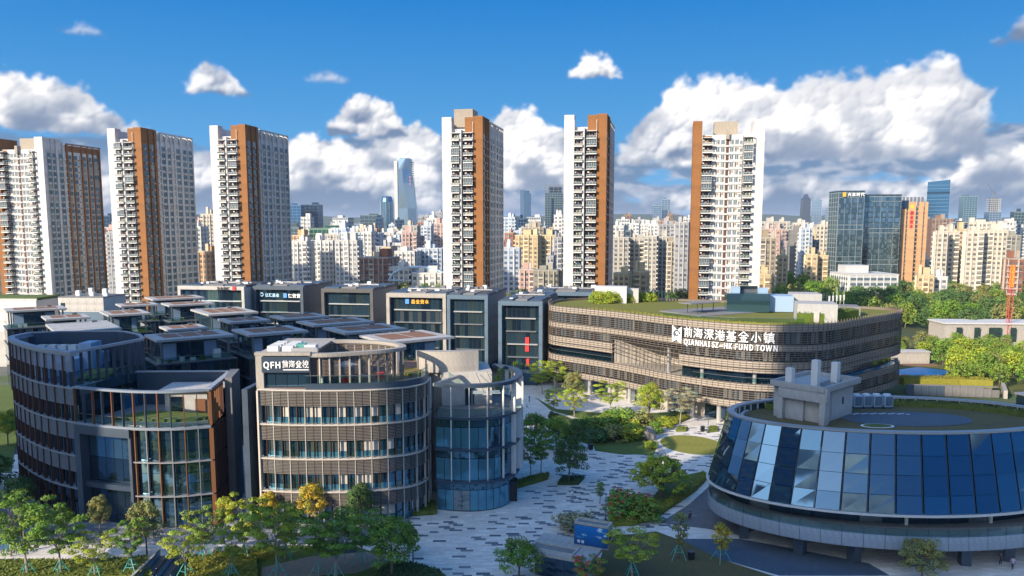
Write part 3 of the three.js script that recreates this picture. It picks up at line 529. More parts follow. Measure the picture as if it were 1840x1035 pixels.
  band(t, 'stone_parapet', mat.stoneLight, pw, 0, pw.len, -0.6, 0.2, 20.4, 24.4, 1); new MB().prism([[-18, -154], [-15, -152.8], [-10.5, -152.6], [-6.6, -153.8], [-8, -166], [-20, -166]], -2.8, 22.6).build('rear_wing', mat.stoneLight, t);
}
{
  const t = thing('glass_drum_building', 'blue glass drum annex with pale vertical fins and open roof ring', 'building');
  const p = makePath([[-13.0, -133.2], [-10, -132.3], [-6.4, -132.0], [-2.6, -133.2], [0.0, -136.2], [1.2, -140.5], [1.3, -145], [0, -149.5], [-3.5, -152.5]], true);
  const pts = (o) => Array.from({ length: 25 }, (_, i) => { const q = p.at(p.len * i / 24, o); return [q.x, q.z]; });
  new MB().prism([...pts(-0.8), [-13, -152.5]], 0, 16.2).build('core', mat.glassDark, t);
  const lv = [0, 5.4, 11.0, 16.4, 22.0], nb = 11, sb = p.len / nb;
  for (let f = 1; f < 4; f++) {
    const y0 = lv[f - 1], y1 = lv[f];
    band(t, 'floor_edge', mat.darkMetal, p, 0, p.len, -0.8, 0.3, y1 - 0.25, y1 + 0.15, 1);
    for (let i = 0; i < nb; i++) {
      const a = i * sb, mid = a + sb / 2, g = f === 1 ? (i % 4 === 1 ? mat.glassPale : mat.glassBlue) : hash2(i, f) < 0.3 ? mat.glass : mat.glassBlue;
      const off = f === 1 ? -0.75 : -0.3;
      band(t, 'window_pane', g, p, a + 0.06, mid - 0.05, off - 0.03, off + 0.02, y0 + 0.2, y1 - 1.7, 0.8); band(t, 'window_pane', g, p, mid + 0.05, a + sb - 0.06, off - 0.03, off + 0.02, y0 + 0.2, y1 - 1.7, 0.8);
      band(t, 'spandrel_pane', mat.glass, p, a + 0.06, a + sb - 0.06, off - 0.03, off + 0.02, y1 - 1.6, y1 - 0.28, 0.8);
    }
  }
  for (let f = 2; f < 5; f++) for (let i = 1; i < nb; i++) { const wide = i > 4; post(t, 'fin', mat.finPale, p, i * sb, 0.2, lv[f - 1] + 0.2, lv[f] - 0.3, 0.13, wide ? 0.9 : 0.4); }
  band(t, 'ring_beam', mat.darkMetal, p, 0, p.len, -0.75, 0.35, 21.6, 22.2, 0.8); bx(t, 'ring_tie', mat.rim, -11.2, 21.6, -137.5, 0.6, 0.5, 9, -24 * D2R);
  for (let i = 2; i < nb; i += 1) post(t, 'ring_column', mat.midMetal, p, i * sb + 0.5, -0.5, 16.4, 21.6, 0.25, 0.25);
  railing(t, p, 0, p.len, -0.4, 16.5, 1.4, sb);
  new MB().prism([...pts(-0.5), [-13, -152.5]], 16.2, 16.45).build('terrace', mat.roofGrey, t);
  // pale stone stair block behind the ring
  bx(t, 'stone_block', mat.stonePale, -8.6, 16.45, -147.0, 9.0, 6.0, 10, 6 * D2R); bx(t, 'doorway', mat.glassDark, -7.6, 16.45, -141.95, 1.6, 3.4, 0.1, 6 * D2R); bx(t, 'low_wall', mat.stonePale, -12.2, 16.45, -149, 5, 5.6, 9);
  const v = new MB(); v.tint([0.1, 0.11, 0.12]).tube([-6.4, 22.4, -141.6], [-4.8, 19.5, -138.2], 0.06, 0.06); v.tube([-4.4, 22.4, -142], [-2.8, 19.5, -138.8], 0.06, 0.06); v.tint([0.3, 0.36, 0.36]).box(-4.6, 19.3, -139.4, 5.0, 0.1, 2.6, 6 * D2R); v.build('glass_canopy', mat.vcGloss, t);
  bx(t, 'base_door', mat.black, 0.3, 0, -139.2, 1.2, 3.6, 2.4);
}

// ---------- lettering ----------
const font = await new FontLoader().loadAsync('fonts/droid/droid_sans_bold.typeface.json');
function latin(str, size, depth = 0.15) { const g = new TextGeometry(str, { font, size, depth, curveSegments: 3, bevelEnabled: false }); g.computeBoundingBox(); return g; }
const water3 = [[[0.8, 9.4], [1.9, 8.4]], [[0.3, 6.6], [1.5, 5.6]], [[0.4, 0.8], [1.9, 3.6]]], man = [[[2.6, 10], [0.6, 6]], [[1.8, 7.6], [1.8, 0.2]]];
const STROKES = {
  小: [[[5, 10], [5, 0.6], [3.8, 1.2]], [[2.6, 6.5], [0.8, 2.5]], [[7.2, 6.5], [9.2, 2.5]]],
  金: [[[5, 10], [0.5, 6]], [[5, 10], [9.5, 6]], [[3, 6.2], [7, 6.2]], [[1.8, 4.2], [8.2, 4.2]], [[5, 6.2], [5, 0.5]], [[3, 3.3], [3.6, 1.4]], [[7, 3.3], [6.4, 1.4]], [[0.8, 0.5], [9.2, 0.5]]],
  前: [[[3, 10], [3.6, 8.4]], [[7, 10], [6.2, 8.4]], [[0.5, 8], [9.5, 8]], [[1.6, 6.6], [1.6, 0.3]], [[1.6, 6.6], [5, 6.6], [5, 0.6], [4.2, 0.8]], [[1.6, 4.6], [5, 4.6]], [[1.6, 2.8], [5, 2.8]], [[6.8, 6.6], [6.8, 2]], [[8.8, 7], [8.8, 0.5], [8, 0.8]]],
  海: [...water3, [[4.4, 9.8], [3, 7.6]], [[4, 8.6], [9.4, 8.6]], [[4.2, 7], [3.6, 1.9]], [[4.2, 7], [8.8, 7], [8.4, 0.6], [7.4, 0.8]], [[2.8, 4.2], [9.8, 4.2]], [[3.6, 1.9], [9.0, 1.9]], [[6.2, 6.6], [6.6, 5.2]], [[6, 3.6], [6.4, 2.6]]],
  深: [...water3, [[3.4, 9.2], [3.4, 7.8]], [[3.4, 9.2], [9.6, 9.2], [9.4, 7.8]], [[5.4, 8.6], [4.2, 6.6]], [[7.2, 8.6], [8.6, 6.6]], [[3, 5.2], [9.8, 5.2]], [[6.4, 6.8], [6.4, 0.2]], [[6.3, 5], [3.2, 1]], [[6.5, 5], [9.8, 1]]],
  港: [...water3, [[3.2, 8], [9.6, 8]], [[5, 9.8], [5, 5.8]], [[7.8, 9.8], [7.8, 5.8]], [[2.8, 5.8], [9.9, 5.8]], [[5, 5.6], [3, 3.2]], [[7.8, 5.6], [9.8, 3.6]], [[4.8, 4.2], [8, 4.2], [8, 2.6], [4.8, 2.6]], [[4.8, 4.2], [4.8, 0.6], [9.2, 0.6], [9.4, 1.8]]],
  基: [[[0.8, 8.6], [9.2, 8.6]], [[2.8, 10], [2.8, 4.4]], [[7.2, 10], [7.2, 4.4]], [[2.8, 7.2], [7.2, 7.2]], [[2.8, 5.8], [7.2, 5.8]], [[0.4, 4.4], [9.6, 4.4]], [[3, 4.2], [0.6, 2]], [[7, 4.2], [9.4, 2]], [[5, 3.8], [5, 0.4]], [[2.8, 2.4], [7.2, 2.4]], [[1.2, 0.4], [8.8, 0.4]]],
  镇: [[[2, 10], [0.4, 7.4]], [[1.4, 8], [3.6, 8]], [[0.8, 6], [3.4, 6]], [[0.6, 4], [3.6, 4]], [[2, 6], [2, 0.6], [3.6, 1.8]], [[4.2, 8.6], [9.8, 8.6]], [[7, 10], [7, 7.4]], [[5, 7.2], [9, 7.2], [9, 2.2]], [[5, 7.2], [5, 2.2]], [[5, 5.6], [9, 5.6]], [[5, 4], [9, 4]], [[3.8, 2.2], [10, 2.2]], [[5.6, 1.8], [4.2, 0.2]], [[8.2, 1.8], [9.6, 0.2]]],
  控: [[[0.3, 7.4], [3.4, 7.4]], [[1.9, 10], [1.9, 0.6], [1, 1]], [[0.3, 3.6], [3.4, 4.8]], [[6.8, 10], [6.8, 8.8]], [[4.2, 8.6], [4.2, 7]], [[4.2, 8.6], [9.7, 8.6], [9.4, 7]], [[6, 7.6], [4.6, 5.4]], [[7.6, 7.6], [9.4, 5.6]], [[4.6, 4.4], [9.2, 4.4]], [[6.9, 4.4], [6.9, 0.6]], [[4, 0.6], [9.8, 0.6]]],
  大: [[[0.6, 6.6], [9.4, 6.6]], [[5, 10], [5, 6.6], [0.8, 0.6]], [[5, 6.4], [9.2, 0.6]]],
  本: [[[0.8, 7.4], [9.2, 7.4]], [[5, 10], [5, 0.2]], [[5, 7.2], [0.8, 2]], [[5, 7.2], [9.2, 2]], [[3, 2.2], [7, 2.2]]],
  方: [[[5, 10], [5, 8.4]], [[0.6, 8], [9.4, 8]], [[4.4, 8], [3.6, 3], [1, 0.4]], [[4, 5.4], [8.2, 5.4], [7.4, 0.6], [6, 0.8]]],
  汇: [...water3, [[9.6, 9], [3.6, 9], [3.6, 0.8], [9.8, 0.8]]], 仁: [...man, [[4.4, 7.6], [9, 7.6]], [[3.8, 1], [9.6, 1]]], 亿: [...man, [[4, 8.6], [9, 8.6], [4.4, 1.4], [4.6, 0.6], [9.4, 0.6], [9.6, 2.2]]],
  保: [...man, [[4.4, 9], [9, 9], [9, 6.4], [4.4, 6.4], [4.4, 9]], [[3.6, 4.4], [9.8, 4.4]], [[6.7, 6.4], [6.7, 0.2]], [[6.7, 4.4], [3.8, 1]], [[6.7, 4.4], [9.7, 1]]],
  时: [[[0.8, 9], [0.8, 2], [3.6, 2], [3.6, 9], [0.8, 9]], [[0.8, 5.6], [3.6, 5.6]], [[4.4, 7.2], [9.8, 7.2]], [[8, 10], [8, 0.6], [6.8, 1]], [[5.4, 5.2], [6.4, 3.6]]],
  代: [...man, [[3.6, 6.4], [9.8, 7.2]], [[5.6, 9.8], [6.6, 3.4], [9.4, 0.6], [9.8, 2.4]], [[8, 9.6], [9, 8.4]]],
  资: [[[0.8, 9], [2, 8]], [[0.6, 5.6], [2.4, 7]], [[4.2, 10], [3.2, 7.6]], [[4, 8.8], [9.4, 8.8], [8.6, 7.4]], [[6.4, 8.6], [3.6, 5.6]], [[6.4, 7.6], [9.4, 5.6]], [[2.4, 1.6], [2.4, 5], [7.8, 5], [7.8, 1.6]], [[5, 4], [4.6, 1.6], [1, 0]], [[5.8, 1.6], [9, 0]]],
};
function strokesInto(b, ch, x, y, size, thick = 0.1, depth = 0.15) {   // one character as raised strokes, lower left corner at x, y
  const k = size / 10, w = size * thick;
  for (const line of STROKES[ch] || []) for (let i = 1; i < line.length; i++) {
    const [x0, y0] = line[i - 1], [x1, y1] = line[i], ax = x + x0 * k, ay = y + y0 * k, cx = x + x1 * k, cy = y + y1 * k, l = Math.hypot(cx - ax, cy - ay) || 1, ux = (cx - ax) / l, uy = (cy - ay) / l, nx = -uy * w / 2, ny = ux * w / 2, ex = ux * w * 0.4, ey = uy * w * 0.4;
    const P = [[ax - ex + nx, ay - ey + ny], [ax - ex - nx, ay - ey - ny], [cx + ex - nx, cy + ey - ny], [cx + ex + nx, cy + ey + ny]];
    b.quad(...P.map((p) => [p[0], p[1], depth])); for (let j = 0; j < 4; j++) { const p = P[j], q = P[(j + 1) % 4]; b.quad([p[0], p[1], 0], [q[0], q[1], 0], [q[0], q[1], depth], [p[0], p[1], depth]); }
  }
  return b;
}
function charMesh(parent, ch, m, size, thick, depth = 0.15) { return strokesInto(new MB(), ch, 0, 0, size, thick, depth).build('letter', m, parent); }
// company sign on the louvred office block
{
  const t = thing('company_sign', 'white letters on dark board at the sunlit office roof corner', 'sign', -40.2, 24.75, -128.35); t.scale.set(0.938, 0.957, 0.938);
  bx(t, 'board', mat.darkMetal, 4.0, 0.1, 0, 8.3, 2.7, 0.2);
  const q = mesh('letter', latin('QFH', 1.12, 0.15), mat.letter, t); q.position.set(0.12, 0.85, 0.12);
  [...'前海金控'].forEach((c, i) => { const m = charMesh(t, c, mat.letter, 1.05, 0.13, 0.15); m.position.set(3.45 + i * 1.16, 0.95, 0.12); m.scale.set(0.95, 1.15, 1); });
  bx(t, 'underline', mat.letter, 5.75, 0.5, 0.15, 4.4, 0.16, 0.06);
}

// ---------- the dark box buildings behind ----------
function frameBuilding(name, label, x, z, w, h, d, o = {}) {
  const t = thing(name, label, 'building', x, 0, z, -11 * D2R), fm = o.frame || mat.darkStone, y0 = o.y0 ?? 3.2, T = 1.1, rec = 1.6;
  bx(t, 'body', o.body || mat.darkStone, w / 2, y0, -rec - (d - rec) / 2, w - 0.02, h - y0 - 0.4, d - rec); bx(t, 'undercroft', mat.glassDark, w / 2, 0, -d / 2, w - 4, y0, d - 4);
  bx(t, 'frame_head', fm, w / 2, h - T * 1.2, -rec / 2, w, T * 1.2, rec); bx(t, 'frame_foot', fm, w / 2, y0, -rec / 2, w, T * 0.8, rec);
  bx(t, 'frame_jamb', fm, T / 2, y0 + T * 0.8, -rec / 2, T, h - y0 - T * 2, rec); bx(t, 'frame_jamb', fm, w - T / 2, y0 + T * 0.8, -rec / 2, T, h - y0 - T * 2, rec);
  const n = Math.round((w - 2 * T) / 1.5), fl = 5, yb = y0 + T * 0.8, fh = (h - T * 1.2 - yb) / fl;
  for (let f = 0; f < fl; f++) {
    for (let i = 0; i < n; i++) { const g = hash2(i + f * 7, Math.round(x) + 300); bx(t, 'window_pane', o.lit && g < 0.4 && f < 4 ? mat.glassPale : g < 0.3 ? mat.glassGreen : g < 0.6 ? mat.glass : mat.glassDark, T + (w - 2 * T) * (i + 0.5) / n, yb + f * fh + 0.05, -rec + 0.04, (w - 2 * T) / n - 0.1, fh - 0.1, 0.08); }
    if (f) bx(t, 'floor_bar', f % 2 ? mat.midMetal : mat.silver, w / 2 + hash2(f, n) * 1.5 - 0.7, yb + f * fh - 0.18, -rec + 0.4, w - 2 * T - 2, 0.35, 0.7);
  }
  // flank panels
  for (let f = 0; f < 6; f++) for (let i = 0; i < 6; i++) bx(t, 'cladding_panel', o.flank || mat.darkStone, w + 0.03, y0 + (h - y0 - 0.5) * f / 6 + 0.03, -(d - 0.4) * (i + 0.5) / 6 - 0.2, 0.12, (h - y0 - 0.5) / 6 - 0.06, (d - 0.4) / 6 - 0.06);
  bx(t, 'roof', o.roof || mat.roofDark, w / 2, h - 0.4, -d / 2 - 0.8, w - 0.1, 0.45, d - 1.7);
  for (let i = 0; i < 3; i++) for (let j = 0; j < 2; j++) bx(t, 'roof_panel', i % 2 ? mat.roofGrey : mat.darkMetal, w * (i + 0.5) / 3, h + 0.05, -d * (j + 0.5) / 2 - 0.6, w / 3 - 0.9, 0.4, d / 2 - 2.4);
  for (let i = 0; i < 7; i++) { const a = hash2(i, Math.round(x) + 50), b = hash2(i + 20, Math.round(z)); bx(t, 'roof_unit', i % 3 ? mat.ac : mat.midMetal, w * (0.1 + 0.8 * a), h + 0.05, -d * (0.12 + 0.8 * b), 0.9 + a, 0.7 + b, 0.8 + b); }
  bx(t, 'duct', mat.silver, w * 0.5, h + 0.46, -d * 0.55, w * 0.7, 0.35, 0.5);
  return t;
}
frameBuilding('box_building', 'pale cantilevered box with red square logo on its fascia', -124.8, -300.5, 27, 26.6, 24, { frame: mat.stonePale, flank: mat.stonePale, body: mat.stonePale });
frameBuilding('box_building', 'dark framed glass box with white and blue signs behind its fascia', -96.4, -299.5, 20, 26.6, 26);
frameBuilding('box_building', 'dark grey framed box with pale horizontal bars, without a sign', -68.6, -289.3, 19.6, 26.4, 26, { frame: G_(0.13, 0.125, 0.12), body: G_(0.11, 0.11, 0.115) });
frameBuilding('box_building', 'beige stone framed glass box with small yellow rooftop sign', -42.0, -268.4, 20.6, 26.4, 26, { frame: mat.stoneLight, lit: true, roof: mat.stonePale, body: mat.glassDark, flank: mat.glassDark });
frameBuilding('box_building', 'navy glass framed box beside the beige stone framed one', -21.4, -263.6, 13.8, 26.2, 30, { frame: mat.tileBlue, flank: mat.tileBlue, body: mat.tileBlue });
frameBuilding('box_building', 'navy framed box with red banners, touching the slatted building', -4.2, -243.8, 13.6, 26.0, 33, { frame: mat.tileBlue, flank: G_(0.2, 0.19, 0.18), y0: 4.0 });
frameBuilding('box_building', 'long dark box roof behind the navy box with red banners', 7, -288, 24, 25.4, 22, { frame: mat.tileBlue });
function smallSign(name, label, x, y, z, parts) {
  const t = thing(name, label, 'sign', x, y, z, -11 * D2R);
  let cx = 0; for (const [what, m, size] of parts) { if (STROKES[what]) { charMesh(t, what, m, size, 0.16, 0.1).position.set(cx, 0, 0); cx += size * 1.2; } else if (what === 'square') { bx(t, 'logo', m, cx + size / 2, -0.1, 0.06, size, size * 1.2, 0.12); cx += size * 1.4; } else if (what === 'ring') { const r = new THREE.TorusGeometry(size * 0.4, size * 0.13, 6, 14); const q = mesh('logo', r, m, t); q.position.set(cx + size / 2, size / 2, 0.1); cx += size * 1.4; } else cx += size; }
  return t;
}
const cyan = M(0.45, 0.7, 0.9, 0.5), blueS = M(0.08, 0.3, 0.75, 0.5);
smallSign('fascia_sign', 'dark characters with red square logo on pale box fascia', -108.9, 25.3, -297.2, [['方', mat.black, 1.1], ['本', mat.black, 1.1], ['保', mat.black, 1.1], ['汇', mat.black, 1.1], ['', 0, 1.0], ['square', mat.red, 1.3]]);
smallSign('fascia_sign', 'pale ring logo and characters on the dark box front', -94.0, 22.6, -300.4, [['ring', cyan, 1.5], ['亿', cyan, 1.2], ['汇', cyan, 1.2], ['基', cyan, 1.2], ['金', cyan, 1.2]]);
smallSign('fascia_sign', 'white characters with blue logo on the dark box front', -84.8, 22.4, -298.5, [['square', blueS, 1.4], ['仁', mat.letter, 1.4], ['资', mat.letter, 1.4], ['资', mat.letter, 1.4], ['本', mat.letter, 1.4]]);
smallSign('fascia_sign', 'yellow characters with blue mark on beige framed box', -35.6, 23.0, -268.4, [['square', blueS, 1.3], ['', 0, 0.3], ['基', mat.gold, 1.3], ['金', mat.gold, 1.3], ['资', mat.gold, 1.3], ['本', mat.gold, 1.3]]);
for (const [x, y, z, w, h, l] of [[4.6, 10.6, -243.3, 1.2, 4.4, 'red banner hanging inside navy box, the upper and wider one'], [4.8, 6.0, -243.3, 0.9, 2.4, 'red banner hanging inside navy box, the lower smaller one']]) { const m = bx(scene, numbered('banner'), mat.red, x, y, z, w, h, 0.06, -11 * D2R); tag(m, l, 'banner'); }

// ---------- low office blocks with flat roof canopies ----------
const blockNames = [];
function canopyBlock(label, cx, cz, w, d, o = {}) {
  const t = thing('canopy_office_block', label, 'building', cx, 0, cz, 36 * D2R), H = o.h ?? 24.2, B = H - 5.4, W = w + 1.2, Dd = d + 1.2;
  bx(t, 'body', mat.darkStone, 0, 0, 0, W, B, Dd);
  const fl = 4, fh = B / fl;
  for (let f = 0; f < fl; f++) {
    const nx = Math.round(W / 1.7), nz = Math.round(Dd / 1.7);
    for (let i = 0; i < nx; i++) bx(t, 'window_pane', hash2(i, f + 3) < 0.18 ? mat.glassPale : hash2(i + 4, f) < 0.5 ? mat.glass : mat.glassDark, -W / 2 + W * (i + 0.5) / nx, f * fh + 0.5, Dd / 2, W / nx - 0.14, fh - 0.65, 0.1);
    for (let i = 0; i < nz; i++) bx(t, 'window_pane', hash2(i + 9, f) < 0.5 ? mat.glass : mat.glassDark, -W / 2, f * fh + 0.5, -Dd / 2 + Dd * (i + 0.5) / nz, 0.1, fh - 0.65, Dd / nz - 0.14);
    bx(t, 'floor_edge', mat.darkMetal, 0, f * fh + fh - 0.12, 0, W + 0.5, 0.25, Dd + 0.5);
    for (let i = 0; i <= nx; i += 2) bx(t, 'fin', mat.rust, -W / 2 + W * i / nx, f * fh + 0.15, Dd / 2 + 0.12, 0.1, fh - 0.3, 0.22);
  }
  bx(t, 'terrace', o.garden ? mat.grass : mat.roofGrey, 0, B, 0, W - 0.3, 0.25, Dd - 0.3);
  bx(t, 'penthouse', o.pale ? mat.stonePale : mat.darkMetal, -0.6, B + 0.25, -0.8, w - 4, 4.3, d - 4); for (let i = 0; i < 4; i++) bx(t, 'penthouse_pane', i % 3 ? mat.glass : mat.acBlue, -0.6 - (w - 4) / 2 + (w - 4) * (i + 0.5) / 4, B + 0.45, -0.8 + (d - 4) / 2 + 0.03, (w - 4) / 4 - 0.2, 3.6, 0.1); for (let i = 0; i < 3; i++) bx(t, 'penthouse_pane', mat.glass, -0.6 - (w - 4) / 2 - 0.03, B + 0.45, -0.8 - (d - 4) / 2 + (d - 4) * (i + 0.5) / 3, 0.1, 3.6, (d - 4) / 3 - 0.2);
  for (const sx of [-1, 1]) for (const sz of [-1, 1]) bx(t, 'post', mat.midMetal, sx * (w / 2 - 0.7), B + 0.25, sz * (d / 2 - 0.7), 0.4, 4.6, 0.4);
  bx(t, 'canopy', o.canopy || mat.concrete, 0, H - 0.5, 0, w + 0.9, 0.5, d + 0.9);
  const n = o.n ?? 2; for (let i = 0; i < n; i++) bx(t, 'canopy_panel', o.panel || mat.roofPanel, -w * 0.40 + w * 0.8 * (i + 0.5) / n, H - 0.03, -0.3, w * 0.8 / n - 0.5, 0.07, d * 0.62);
  const rp = makePath([[-W / 2 + 0.2, -Dd / 2], [-W / 2 + 0.2, Dd / 2 - 0.2], [W / 2 - 0.2, Dd / 2 - 0.2], [W / 2 - 0.2, -Dd / 2]]); railing(t, rp, 0, rp.len, 0, B + 0.2, 1.2, 3.4);
  for (let i = 0; i < 4; i++) { const a = hash2(i + 3, Math.round(cx) + 200), b = hash2(i, Math.round(cz) + 500); bx(t, i % 2 ? 'planter' : 'terrace_unit', i % 2 ? mat.grass : mat.ac, (a - 0.5) * w * 0.9, B + 0.25, d / 2 - 0.6 - b * 0.4, 0.6 + a * 1.2, 0.5 + b * 0.7, 0.5); }
  bx(t, 'vent', mat.midMetal, w * 0.28, H, -d * 0.38, 1.2, 0.5, 0.7); bx(t, 'pipe', mat.silver, -w * 0.1, H + 0.02, -d * 0.41, w * 0.6, 0.12, 0.12);
  if (o.unit) bx(t, 'roof_unit', mat.ac, w * 0.3, B + 0.3, d * 0.36, 1.6, 2.0, 1.4);
  return t;
}
canopyBlock('canopy-roofed block directly behind the sunlit louvred office, tan roof panels', -23.5, -178.0, 15.2, 13.7);
canopyBlock('canopy-roofed block behind the tan-panelled one, dull brown roof panels', -35.4, -192.4, 15, 12.2);
canopyBlock('canopy-roofed block third back in the shaded diagonal row', -45.6, -206.6, 15.5, 11);
canopyBlock('canopy-roofed block fourth and last in the shaded diagonal row', -58.0, -219, 12, 10);
canopyBlock('canopy-roofed block with blue-glass penthouse in the gap between curved and louvred offices', -57, -188.4, 13, 12, { unit: true });
canopyBlock('canopy-roofed block right behind the curved office\'s lower roof garden', -72.6, -180, 15.6, 11, { unit: true, n: 3 });
canopyBlock('sunlit canopy-roofed block with large tan roof in three panels', -83.8, -233.5, 13, 18, { n: 3, garden: true });
canopyBlock('pale grey canopy-roofed block behind the curved office\'s upper roof', -105, -196, 13, 19, { canopy: mat.concrete, panel: mat.concrete, n: 1, pale: true });
canopyBlock('small tan-roofed block behind the pale grey canopy', -121, -217.5, 9.6, 10.5);
canopyBlock('tan-roofed garden block between pale grey canopy and white plant wall', -110.5, -229, 10, 13, { garden: true });
canopyBlock('small shaded canopy block left of the diagonal row', -70.4, -210.6, 9.6, 9.6);
canopyBlock('low tan-roofed garden block in the middle of the left rooftops', -85.0, -207.4, 9, 9, { garden: true, h: 22.6 });
canopyBlock('shaded flat canopy in front of the pale cantilevered box', -117, -279, 16, 12);
canopyBlock('small shaded canopy just right of the white plant wall', -119.5, -256, 10, 9, { h: 24 });
canopyBlock('shaded canopy below the pale cantilevered box', -104.5, -259, 13, 10, { h: 24 });
canopyBlock('wide shaded canopy in front of the white walled annex', -146, -246, 15, 10, { h: 23.6 });
canopyBlock('shaded block at the picture\'s left edge behind the curved office', -132, -190, 13, 12, { h: 22 });
{
  const t = thing('white_walled_annex', 'long white walled annex with planted roof below the leftmost tower', 'building', -186, 0, -285, -4 * D2R);
  bx(t, 'wall', mat.stonePale, 0, 0, 0, 46, 23.2, 14); bx(t, 'parapet', mat.white, 0, 23.2, 6.6, 46, 0.6, 0.5); bx(t, 'roof_garden', mat.grass, 0, 23.2, -0.5, 45, 0.9, 12.5);
  for (let i = 0; i < 12; i++) for (let j = 0; j < 3; j++) bx(t, 'cladding_panel', mat.white, -21 + i * 3.82, 12.2 + j * 3.65, 7.02, 3.76, 3.58, 0.08);
  const u = thing('plant_house', 'white stepped plant house with rooftop machines beside the annex', 'building', -146.5, 0, -281, -4 * D2R);
  bx(u, 'wall', mat.white, 0, 0, 0, 16, 24.4, 14); bx(u, 'base_band', mat.tileBlue, 0, 16.2, 7.05, 15.6, 3.4, 0.2); bx(u, 'roof', mat.roofGrey, 0, 24.4, 0, 16.2, 0.3, 14.2); bx(u, 'window', mat.glassDark, -6.4, 20, 7.05, 1.6, 2.6, 0.1);
  for (let i = 0; i < 9; i++) bx(u, 'roof_machine', mat.ac, -6.5 + i * 1.65, 24.7, -2 + (i % 3) * 2.4, 1.3, 0.9 + (i % 4) * 0.5, 1.3);
  for (let i = 0; i < 5; i++) for (let j = 0; j < 2; j++) bx(u, 'cladding_panel', mat.stonePale, -5.6 + i * 3.0, 19.8 + j * 2.25, 7.02, 2.94, 2.19, 0.06);
}

